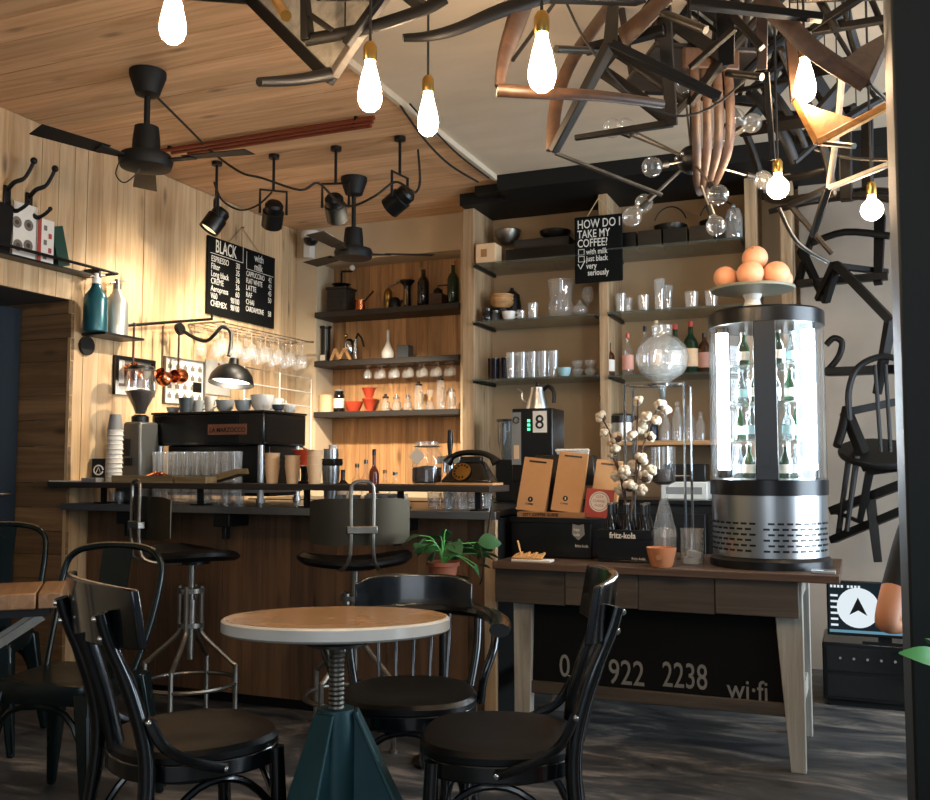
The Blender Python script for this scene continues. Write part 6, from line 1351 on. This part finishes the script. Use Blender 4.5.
# bistro chairs
def bent_chair(label, loc, ang, arms=False):
    t = thing('bistro_chair', label, 'chair', loc, rz=ang-R(90), group='black bentwood chairs around the marble table')
    Z = .46
    def outline(k=1.0):
        pts = []
        for i in range(28):
            a = 2*math.pi*i/28; c_, s_ = math.cos(a), math.sin(a)
            wx = .205 if s_ > 0 else .205 - .03*(-s_)
            pts.append((k*wx*math.copysign(abs(c_)**.75, c_), k*.205*math.copysign(abs(s_)**.75, s_)))
        return pts
    o = outline()
    obj('seat_frame', MB().prism(o, .045, M=Matrix.Translation((0,0,Z-.06))), BLACKG, t, bevel=.006)
    # padded seat: rings
    vs = []; fs = []; rings = [(1.0,Z-.015),(1.0,Z+.0),(.95,Z+.012),(.8,Z+.016),(.5,Z+.012),(.2,Z+.008)]
    for k, z in rings: vs += [(x*k, y*k, z) for x, y in o]
    n = len(o)
    for r_ in range(len(rings)-1):
        for i in range(n): fs.append((r_*n+i, r_*n+(i+1)%n, (r_+1)*n+(i+1)%n, (r_+1)*n+i))
    fs.append(tuple((len(rings)-1)*n+i for i in range(n))); fs.append(tuple(range(n-1,-1,-1)))
    obj('seat', MB().add(vs, fs), VINYL, t)
    for s in (-1,1):
        obj('leg', MB().tube(smoothpath([(s*.165,.155,Z-.02),(s*.17,.165,.25),(s*.175,.18,0)]), [.020]*4+[.018]*4+[.015], 12), BLACKG, t)
    if not arms:
        for s in (-1,1):
            obj('back_post', MB().tube(smoothpath([(s*.205,-.25,0),(s*.195,-.20,.25),(s*.182,-.18,.46),(s*.170,-.215,.62),(s*.165,-.268,.75),(s*.163,-.287,.812)]), [.017]*6+[.020]*8+[.017]*7, 12), BLACKG, t)
            [obj('rivet', MB().ball(q_, .008, 8, 6), CHROME, t) for q_ in ((s*.163,-.300,.80),(s*.165,-.286,.755))]
            br = obj('hip_brace', MB().tube(smoothpath([(s*.20,-.185,.565),(s*.212,-.15,.50),(s*.218,-.08,.455),(s*.212,.0,.425)]), .013, 8, asp=.5), BLACKG, t)
            [obj('screw', MB().ball(q_, .008, 8, 6), CHROME, br) for q_ in ((s*.215,.0,.425),(s*.206,-.186,.56))]
        n = 15; vs = []; fs = []
        for i in range(n):
            a = -1 + 2*i/(n-1); x = .245*a; y = -.288 + .055*a*a
            h = .074 - .008*a*a
            for yy, zz in ((y+.008, .80-h), (y+.030, .80-h), (y+.006, .80+h+.004), (y-.014, .80+h+.004)): vs.append((x, yy, zz))
        for i in range(n-1):
            for k in range(4): fs.append((i*4+k, i*4+(k+1)%4, (i+1)*4+(k+1)%4, (i+1)*4+k))
        fs += [(3,2,1,0), tuple((n-1)*4+k for k in range(4))]
        obj('top_rail', MB().add(vs, fs), BLACKG, t, bevel=.005)
        obj('back_slat', MB().tube(smoothpath([(0,-.19,.455),(0,-.225,.60),(0,-.275,.75)]), .014, 8, asp=1.6), BLACKG, t)
    else:
        for s in (-1,1):
            obj('rear_leg', MB().tube(smoothpath([(s*.20,-.23,0),(s*.185,-.19,.25),(s*.175,-.165,.46)]), .017, 12), BLACKG, t)
            obj('arm_post', MB().tube(smoothpath([(s*.215,.02,.44),(s*.225,.04,.52),(s*.255,.02,.60),(s*.262,-.02,.66)]), .013, 10), BLACKG, t)
            obj('back_post', MB().tube(smoothpath([(s*.185,-.15,.45),(s*.205,-.18,.56),(s*.21,-.20,.67)]), .014, 10), BLACKG, t)
        obj('arm_bow', MB().tube(smoothpath([(-.27,.10,.665),(-.275,-.02,.67),(-.23,-.17,.675),(-.12,-.235,.68),(0,-.25,.68),(.12,-.235,.68),(.23,-.17,.675),(.275,-.02,.67),(.27,.10,.665)]), .021, 10, asp=1.5), BLACKG, t)
        n = 15; vs = []; fs = []
        for i in range(n):
            a = -1 + 2*i/(n-1); x = .19*a; y = -.255 + .06*a*a; h1 = .79 - .025*abs(a)**6
            for yy, zz in ((y-.01,.685),(y+.02,.685),(y+.008,h1),(y-.018,h1)): vs.append((x,yy,zz))
        for i in range(n-1):
            for k in range(4): fs.append((i*4+k, i*4+(k+1)%4, (i+1)*4+(k+1)%4, (i+1)*4+k))
        fs += [(3,2,1,0), tuple((n-1)*4+k for k in range(4))]
        obj('top_rail', MB().add(vs, fs), BLACKG, t, bevel=.006)
        for k in range(5):
            xx = -.12+.06*k; obj('back_slat', MB().bar((xx*.9,-.185,.455),(xx,-.235+.02*abs(k-2)*.3,.675),.026,.010), BLACKG, t, bevel=.002)
    # bent stretcher hoops
    for s in (-1,1):
        obj('side_hoop', MB().tube(smoothpath([(s*.172,.165,.12),(s*.165,.15,.28),(s*.165,.06,.375),(s*.165,-.05,.375),(s*.175,-.15,.28),(s*.19,-.2,.12)]), .010, 8), BLACKG, t)
    obj('front_hoop', MB().tube(smoothpath([(-.172,.17,.12),(-.15,.165,.28),(-.06,.16,.375),(.06,.16,.375),(.15,.165,.28),(.172,.17,.12)]), .010, 8), BLACKG, t)
    obj('seat_ring', MB().tube([(.135*math.cos(i*math.pi/12), .14*math.sin(i*math.pi/12), .385) for i in range(24)], .009, 8, closed=True), BLACKG, t)
    return t
bent_chair('black bentwood chair with a worn open back, drawn up beside the plank table', (-1.60, 2.04, 0), R(60))
bent_chair('black bentwood chair turned side on in front of the chalked workbench', (-.86, 2.33, 0), R(197))
bent_chair('black bentwood armchair with a padded crest, facing across the marble table', (-1.27, 2.64, 0), R(292), True)
# bar stools
PATINA = mat('patinated_steel', '#3a3429', .42, .9, var=.2, scale=10, rvar=.08)
def stool(label, loc, ang):
    t = thing('bar_stool', label, 'stool', loc, rz=ang-R(90), group='industrial swivel stools at the counter')
    n = 30; vs = []; fs = []
    for k, z, zz in ((.2,.735,0),(.9,.735,.5),(1.0,.752,.8),(1.0,.765,1),(.93,.778,1),(.6,.772,.5),(.2,.766,.1)):
        for i in range(n):
            a = 2*math.pi*i/n; x, y =   .24*k*math.cos(a), .20*k*math.sin(a)
            vs.append((x, y, z + zz*(.014*math.cos(2*a) + .008*math.sin(a)*-1)))
    for r_ in range(6):
        for i in range(n): fs.append((r_*n+i, r_*n+(i+1)%n, (r_+1)*n+(i+1)%n, (r_+1)*n+i))
    fs += [tuple(range(n-1,-1,-1)), tuple(6*n+i for i in range(n))]
    obj('seat', MB().add(vs, fs), VINYL, t)
    obj('seat_plate', MB().cyl((0,0,.715), .08, .022, 20), BLACKS, t)
    obj('screw_column', MB().cyl((0,0,.30), .016, .42, 14).cyl((0,0,.46), .026, .10, 14), DSTEEL, t)
    for k in range(4):
        a = R(45+90*k) ; c_, s_ = math.cos(a), math.sin(a)
        pts = [(.05,.62),(.05,.45),(.065,.40),(.19,.29),(.205,.26),(.205,.0)]
        obj('leg', MB().tube(smoothpath([(r_*c_, r_*s_, z) for r_, z in pts], 3), .011, 8).cyl((.205*c_,.205*s_,0), .02, .012, 12), DSTEEL, t)
    [obj('leg_collar', MB().cyl((0,0,z_), .058, .02, 20), DSTEEL, t) for z_ in (.44, .59)]
    obj('foot_ring', MB().tube([(.205*math.cos(i*math.pi/16), .205*math.sin(i*math.pi/16), .20) for i in range(32)], .010, 8, closed=True), DSTEEL, t)
    # curved back plate with its bent strap
    n = 13; vs = []; fs = []
    for i in range(n):
        a = -1+2*i/(n-1); x = .20*a; y = -.235+.05*a*a
        h = .092 - .012*a**8
        for yy, zz in ((y,.925-h),(y+.004,.925-h),(y+.004,.925+h),(y,.925+h)): vs.append((x,yy,zz))
    for i in range(n-1):
        for k in range(4): fs.append((i*4+k, i*4+(k+1)%4, (i+1)*4+(k+1)%4, (i+1)*4+k))
    fs += [(3,2,1,0), tuple((n-1)*4+k for k in range(4))]
    obj('back_plate', MB().add(vs, fs), PATINA, t)
    obj('back_strap', MB().tube(smoothpath([(-.075,-.08,.73),(-.07,-.21,.74),(-.045,-.252,.80),(-.045,-.255,1.03),(-.035,-.255,1.075),(0,-.255,1.085),(.035,-.255,1.075),(.045,-.255,1.03),(.045,-.252,.80),(.07,-.21,.74),(.075,-.08,.73)], 3), .008, 8), DSTEEL, t)
    obj('clamp', MB().bx(-.06,.06,-.268,-.236,.88,.91), DSTEEL, t, bevel=.003)
    return t
s1 = at(192, 551, Z=.77); s2 = at(355, 556, Z=.77)
stool('swivel bar stool with its back plate turned aside, below the espresso machine', (s1.x, s1.y, 0), R(62))
stool('swivel bar stool with its back plate square to the room, below the glass jar', (s2.x, min(s2.y, 3.55), 0), R(125))
# sheet steel chairs
def steel_chair(label, loc, ang, hz=.85, s=1.0):
    t = thing('steel_chair', label, 'chair', loc, rz=ang-R(90), group='sheet steel chairs beside the plank table')
    def rr(w_, d_, r_):
        out = []
        for cx_, cy_, a0 in ((w_-r_, d_-r_, 0), (-w_+r_, d_-r_, 90), (-w_+r_, -d_+r_, 180), (w_-r_, -d_+r_, 270)):
            out += [(cx_+r_*math.cos(R(a0+22.5*k)), cy_+r_*math.sin(R(a0+22.5*k))) for k in range(5)]
        return out
    o = rr(.185,.18,.05); n = len(o); vs = []; fs = []
    for k, z in ((.97,.385),(1.0,.435),(.98,.448),(.85,.45),(.5,.444)): vs += [(x*k,y*k,z) for x,y in o]
    for r_ in range(4):
        for i in range(n): fs.append((r_*n+i, r_*n+(i+1)%n, (r_+1)*n+(i+1)%n, (r_+1)*n+i))
    fs += [tuple(4*n+i for i in range(n))]
    obj('seat', MB().add(vs, fs), TOLIX, t)
    for sx in (-1,1):
        for sy in (-1,1):
            x0, y0, x1, y1 = sx*.155, sy*.15, sx*.215, sy*.215
            obj('leg', MB().hexa([(x1-.014,y1-.014,0),(x1+.014,y1-.014,0),(x1+.014,y1+.014,0),(x1-.014,y1+.014,0),(x0-.036,y0-.036,.43),(x0+.03,y0-.036,.43),(x0+.03,y0+.03,.43),(x0-.036,y0+.03,.43)]), TOLIX, t, bevel=.010)
            obj('leg_rib', MB().tube([(x1+sx*.013,y1+sy*.013,.02),(x0+sx*.032,y0+sy*.032,.36)], [.004,.009], 6), TOLIX, t)
    for sy in (-1,1): obj('brace', MB().tube(smoothpath([(-.19,sy*.185,.20),(-.10,sy*.175,.36),(.10,sy*.175,.36),(.19,sy*.185,.20)]), .010, 6), TOLIX, t)
    W2 = .19
    hp = obj('back_hoop', MB().tube(smoothpath([(-.17,-.10,.44),(-W2,-.175,.60),(-W2-.005,-.23,hz-.08),(-W2+.03,-.245,hz-.02),(-.09,-.262,hz),(0,-.268,hz+.004),(.09,-.262,hz),(W2-.03,-.245,hz-.02),(W2+.005,-.23,hz-.08),(W2,-.175,.60),(.17,-.10,.44)]), .012, 10), TOLIX, t)
    obj('worn_edge', MB().tube(smoothpath([(-W2+.03,-.243,hz-.006),(-.09,-.260,hz+.010),(0,-.266,hz+.014),(.09,-.260,hz+.010),(W2-.03,-.243,hz-.006)]), .0045, 6), WORN, hp)
    obj('back_splat', MB().hexa([(-.05,-.178,.44),(.05,-.178,.44),(.05,-.172,.44),(-.05,-.172,.44),(-.06,-.266,hz),(.06,-.266,hz),(.06,-.260,hz),(-.06,-.260,hz)]), TOLIX, t)
    t.scale = (s,)*3
    return t
q = at(48, 678, Z=.45); hb = at(95, 549, Z=.85); dv = Vector((q.x-hb.x, q.y-hb.y)); 
steel_chair('dark green sheet steel chair with a chipped hoop back, under the plank table', (q.x+.01, q.y+.09, 0), math.atan2(dv.y, dv.x))
q = at(14, 520, Z=.88)
steel_chair('dark sheet steel chair standing before the navy door', (-3.40, 2.93, 0), R(-60), .88)
# plank table at the left
c = at(63, 592, Z=.75)
t = thing('plank_table', 'square table with a thick plank top on dark metal legs', 'table', (c.x, c.y, 0), rz=YAW+R(20))
x = 0; D_ = .32
for k, wd in enumerate((.075, .17, .17, .17, .17, .17, .17)):
    obj('plank', MB().bx(-wd/2+.003, wd/2-.003, 0, D_, .70, .75), W_TABLE, t, loc=(x-wd/2, 0, 0), bevel=.004); x -= wd
for py_ in (.06, D_-.06):
    obj('strut', MB().bar((-.06, py_, .67), (x+.05, py_, .03), .018, .026), DSTEEL, t); obj('leg', MB().bx(x+.02, x+.055, py_-.017, py_+.017, 0, .67), BLACKS, t)
obj('under_frame', MB().bx(x+.04,-.04,.05,.08,.67,.70).bx(x+.04,-.04,D_-.08,D_-.05,.67,.70).bx(x+.04,x+.08,.08,D_-.08,.67,.70).bx(-.08,-.04,.08,D_-.08,.67,.70), BLACKS, t)
# plant on a stand at the counter end
pp = at(443, 577, Y=3.45); 
t = thing('plant_stand', 'slim black plant stand at the end of the counter', 'stand', (pp.x, 3.45, 0))
zt = pp.z
obj('top', MB().cyl((0,0,zt-.022), .10, .02, 24), BLACKS, t); obj('post', MB().cyl((0,0,.02), .015, zt-.04, 12), BLACKS, t); obj('foot', MB().lathe([(0,0),(.12,0),(.12,.01),(.03,.025),(0,.025)], 24), BLACKS, t)
t = thing('potted_plant', 'leafy green plant in a terracotta pot at the end of the counter', 'plant', (pp.x, 3.45, zt-.0015))
obj('pot', MB().lathe([(0,.002),(.05,0),(.058,.045),(.066,.047),(.066,.062),(.06,.062),(.05,.05),(0,.05)], 24), TERRA, t); obj('soil', MB().lathe([(0,.052),(.056,.050),(.056,.049),(0,.049)], 20), SOIL, t)
def leaf_mesh(L, W_):
    vs = []; fs = []; n = 8
    for i in range(n+1):
        s = i/n; w_ = W_*math.sin(math.pi*min(1, s*.93+.05))**.8*(1-.35*s); z = -.35*L*s*s + .12*L*s
        vs += [(-w_, L*s, z+.12*w_), (0, L*s, z), (w_, L*s, z+.12*w_), (-w_*.98, L*s, z+.12*w_-.001), (0, L*s, z-.0015), (w_*.98, L*s, z+.12*w_-.001)]
    for i in range(n):
        a, b = i*6, (i+1)*6
        fs += [(a,a+1,b+1,b),(a+1,a+2,b+2,b+1),(a+3,b+3,b+4,a+4),(a+4,b+4,b+5,a+5),(a,b,b+3,a+3),(a+2,a+5,b+5,b+2)]
    return MB().add(vs, fs)
lm = mesh('leaf', leaf_mesh(.085, .046), LEAF); rl = random.Random(3)
for k in range(26):
    a = rl.uniform(0, 2*math.pi); h = rl.uniform(.04, .15); rad = rl.uniform(.02, .10)
    if k < 8: a = rl.uniform(-.5, .6) + YAW; rad = rl.uniform(.08, .15); h = rl.uniform(-.03, .13)
    e = Vector((rad*math.cos(a), rad*math.sin(a), .055+h))
    st_ = obj('stem', MB().tube(smoothpath([(.0,.0,.05),(e.x*.4,e.y*.4,.06+max(h,.03)*.8),e]), .0022, 5), LEAFL, t)
    o = obj('leaf', lm, LEAF, st_, loc=e, rot=(rl.uniform(-.9,.2), rl.uniform(-1.1,1.1), a-math.pi/2)); o.scale = (rl.uniform(.6,1.05),)*3
# ---------------- plant leaf at the right edge, in front of the pillar
c = pd(975, 700, 1.55)
t = thing('potted_plant', 'broad leaved plant whose bright leaf reaches in front of the black pillar', 'plant', (c.x, c.y, 0))
obj('pot', MB().lathe([(0,.0),(.09,0),(.12,.24),(.125,.24),(.125,.26),(.11,.26),(.10,.22),(0,.22)], 26), TERRA, t)
bl = mesh('leaf', leaf_mesh(.17, .04), LEAFL)
tip = pd(903, 636, 1.5) - Vector((c.x, c.y, 0))
for k in range(9):
    a = math.atan2(tip.y, tip.x) + (0 if k == 0 else .7*k)
    hh = .80 if k == 0 else rl.uniform(.5, .85)
    stx = Vector((.03*math.cos(a), .03*math.sin(a), hh - .0))
    if k == 0:
        s0 = pd(946, 662, 1.53) - Vector((c.x, c.y, 0)); dv3 = (tip - s0)
        stm = obj('stem', MB().tube(smoothpath([(0,0,.2),(s0.x*.3,s0.y*.3,s0.z*.7),s0]), .005, 6), LEAFL, t)
        o = obj('leaf', bl, LEAFL, stm, loc=s0); o.rotation_mode = 'YXZ'; o.rotation_euler = (R(18), R(-62), math.atan2(dv3.y, dv3.x)-math.pi/2); o.scale = (dv3.length/.17*.82,)*3
    else:
        stm = obj('stem', MB().tube(smoothpath([(0,0,.2),(stx.x,stx.y,hh*.7),stx]), .005, 6), LEAFL, t)
        if abs(math.cos(a)) and (math.cos(a) > -.3): obj('leaf', bl, LEAFL, stm, loc=stx, rot=(R(10), 0, a-math.pi/2))
# ---------------- seated person behind the pillar
def person():
    base_ = pd(985, 600, 3.0); B = Vector((base_.x, base_.y, 0))
    el = pd(884, 628, 2.95) - B; sh = pd(918, 540, 3.0) - B
    rz = 0
    J = {}
    J['pelvis'] = (0,0,.50); J['waist'] = (0,.0,.66); J['chest'] = (0,.03,.86); J['shc'] = (0,.03,1.0); J['neck'] = (0,.045,1.09); J['head0'] = (0,.06,1.16); J['head1'] = (0,.075,1.25); J['head2'] = (0,.06,1.31)
    J['shl'] = tuple(Vector((-.17,.03,1.01))); J['ell'] = tuple(el); J['wrl'] = (el.x+.14, el.y+.19, el.z+.03); 
    J['shr'] = (.17,.03,1.01); J['elr'] = (.24,-.02,.74); J['wrr'] = (.12,.19,.70)
    J['hl'] = (-.09,.03,.50); J['knl'] = (-.11,.42,.50); J['anl'] = (-.11,.44,.10); J['fol'] = (-.115,.57,.035)
    J['hr'] = (.09,.03,.50); J['knr'] = (.11,.42,.50); J['anr'] = (.11,.44,.10); J['for'] = (.115,.57,.035)
    rad = dict(pelvis=(.15,.11), waist=(.135,.095), chest=(.155,.105), shc=(.12,.09), neck=(.052,.055), head0=(.062,.075), head1=(.078,.092), head2=(.06,.07), shl=(.062,.062), ell=(.042,.042), wrl=(.028,.028), shr=(.062,.062), elr=(.042,.042), wrr=(.028,.028), hl=(.09,.09), knl=(.06,.06), anl=(.042,.042), fol=(.035,.03), hr=(.09,.09), knr=(.06,.06), anr=(.042,.042))
    rad['for'] = (.035,.03)
    ed = [('pelvis','waist'),('waist','chest'),('chest','shc'),('shc','neck'),('neck','head0'),('head0','head1'),('head1','head2'),('shc','shl'),('shl','ell'),('ell','wrl'),('shc','shr'),('shr','elr'),('elr','wrr'),('pelvis','hl'),('hl','knl'),('knl','anl'),('anl','fol'),('pelvis','hr'),('hr','knr'),('knr','anr'),('anr','for')]
    # hands: palm + five fingers
    def hand(w, dirn, side):
        wv = Vector(J[w]); f = Vector(dirn).normalized(); s_ = f.cross(Vector((0,0,1))).normalized()*side
        J[w+'p'] = tuple(wv+f*.06); rad[w+'p'] = (.036,.018); ed.append((w, w+'p'))
        for k, (o, l) in enumerate(((-.026,.060),(-.009,.072),(.009,.066),(.026,.052))):
            a = wv+f*.085+s_*o; b = a+f*l*.5+Vector((0,0,-.008)); c_ = a+f*l+Vector((0,0,-.026))
            for nm, p_, r_ in (('a',a,.0095),('b',b,.009),('c',c_,.008)): J[w+str(k)+nm] = tuple(p_); rad[w+str(k)+nm] = (r_,r_)
            ed.extend([(w+'p', w+str(k)+'a'),(w+str(k)+'a', w+str(k)+'b'),(w+str(k)+'b', w+str(k)+'c')])
        a = wv+f*.045+s_*-.036; b = wv+f*.085+s_*-.055
        J[w+'ta'] = tuple(a); J[w+'tb'] = tuple(b); rad[w+'ta'] = (.011,.011); rad[w+'tb'] = (.009,.009); ed.extend([(w+'p', w+'ta'),(w+'ta', w+'tb')])
    hand('wrl', (.6,.8,-.05), 1); hand('wrr', (-.5,.85,-.05), -1)
    names = list(J); me = bpy.data.meshes.new('body'); me.from_pydata([J[n] for n in names], [(names.index(a), names.index(b)) for a, b in ed], [])
    o = bpy.data.objects.new('body', me); COL.objects.link(o)
    sk = o.modifiers.new('skin', 'SKIN'); sk.use_smooth_shade = True
    for i, n in enumerate(names):
        me.skin_vertices[0].data[i].radius = rad[n]; me.skin_vertices[0].data[i].use_root = (n == 'pelvis')
    sb = o.modifiers.new('sub', 'SUBSURF'); sb.levels = 2; sb.render_levels = 2
    bpy.context.view_layer.update()
    fin_ = bpy.data.meshes.new_from_object(o.evaluated_get(bpy.context.evaluated_depsgraph_get())); bpy.data.objects.remove(o)
    fin_.materials.clear(); fin_.materials.append(CLOTH); fin_.materials.append(SKIN)
    for p in fin_.polygons:
        c_ = p.center; p.use_smooth = True
        armL = (c_ - Vector(J['ell'])).length < .5 and c_.x < -.17 and c_.z < el.z + .13
        arm = armL or (c_ - Vector(J['wrl'])).length < .24 and c_.z < .95 and c_.y > .0 and c_.z > .58 or (c_ - Vector(J['elr'])).length < .12 or (c_ - Vector(J['wrr'])).length < .2 and c_.z > .60
        p.material_index = 1 if (c_.z > 1.07 or arm) else 0
    t = thing('person', 'seated person in a black shirt, bare elbow showing beside the pillar', 'person', B)
    obj('body', fin_, None, t)
    hm = MB().lathe([(.088*math.sin(math.pi*i/12), .105*math.cos(math.pi*i/12)) for i in range(8)], 20, M=Matrix.Translation((0,.045,1.27)))
    obj('hair', hm, HAIR, t)
    [obj('eye', MB().ball((q_,.148,1.235), .011, 8, 6), CERW, t) for q_ in (-.03,.03)]
    obj('nose', MB().tube([(0,.15,1.24),(0,.172,1.205),(0,.152,1.198)], [.008,.013,.008], 8), SKIN, t); obj('mouth', MB().tube([(-.022,.148,1.172),(0,.156,1.172),(.022,.148,1.172)], .006, 6), mat('lips', '#8a4a40', .5), t)
    for s in (-1,1): obj('ear', MB().ball((s*.083,.055,1.225), .024, 10, 6), SKIN, t)
    # stool below
    s_ = thing('low_stool', 'black metal stool under the seated person', 'stool', B)
    obj('seat', MB().lathe([(0,.392),(.17,.392),(.175,.385),(.17,.37),(0,.37)], 28), VINYL, s_)
    for sx in (-1,1):
        for sy in (-1,1): obj('leg', MB().tube([(sx*.11,sy*.11,.37),(sx*.16,sy*.16,0)], .010, 8), DSTEEL, s_)
    obj('foot_ring', MB().tube([(.185*math.cos(i*math.pi/12), .185*math.sin(i*math.pi/12), .15) for i in range(24)], .008, 6, closed=True), DSTEEL, s_)
person()
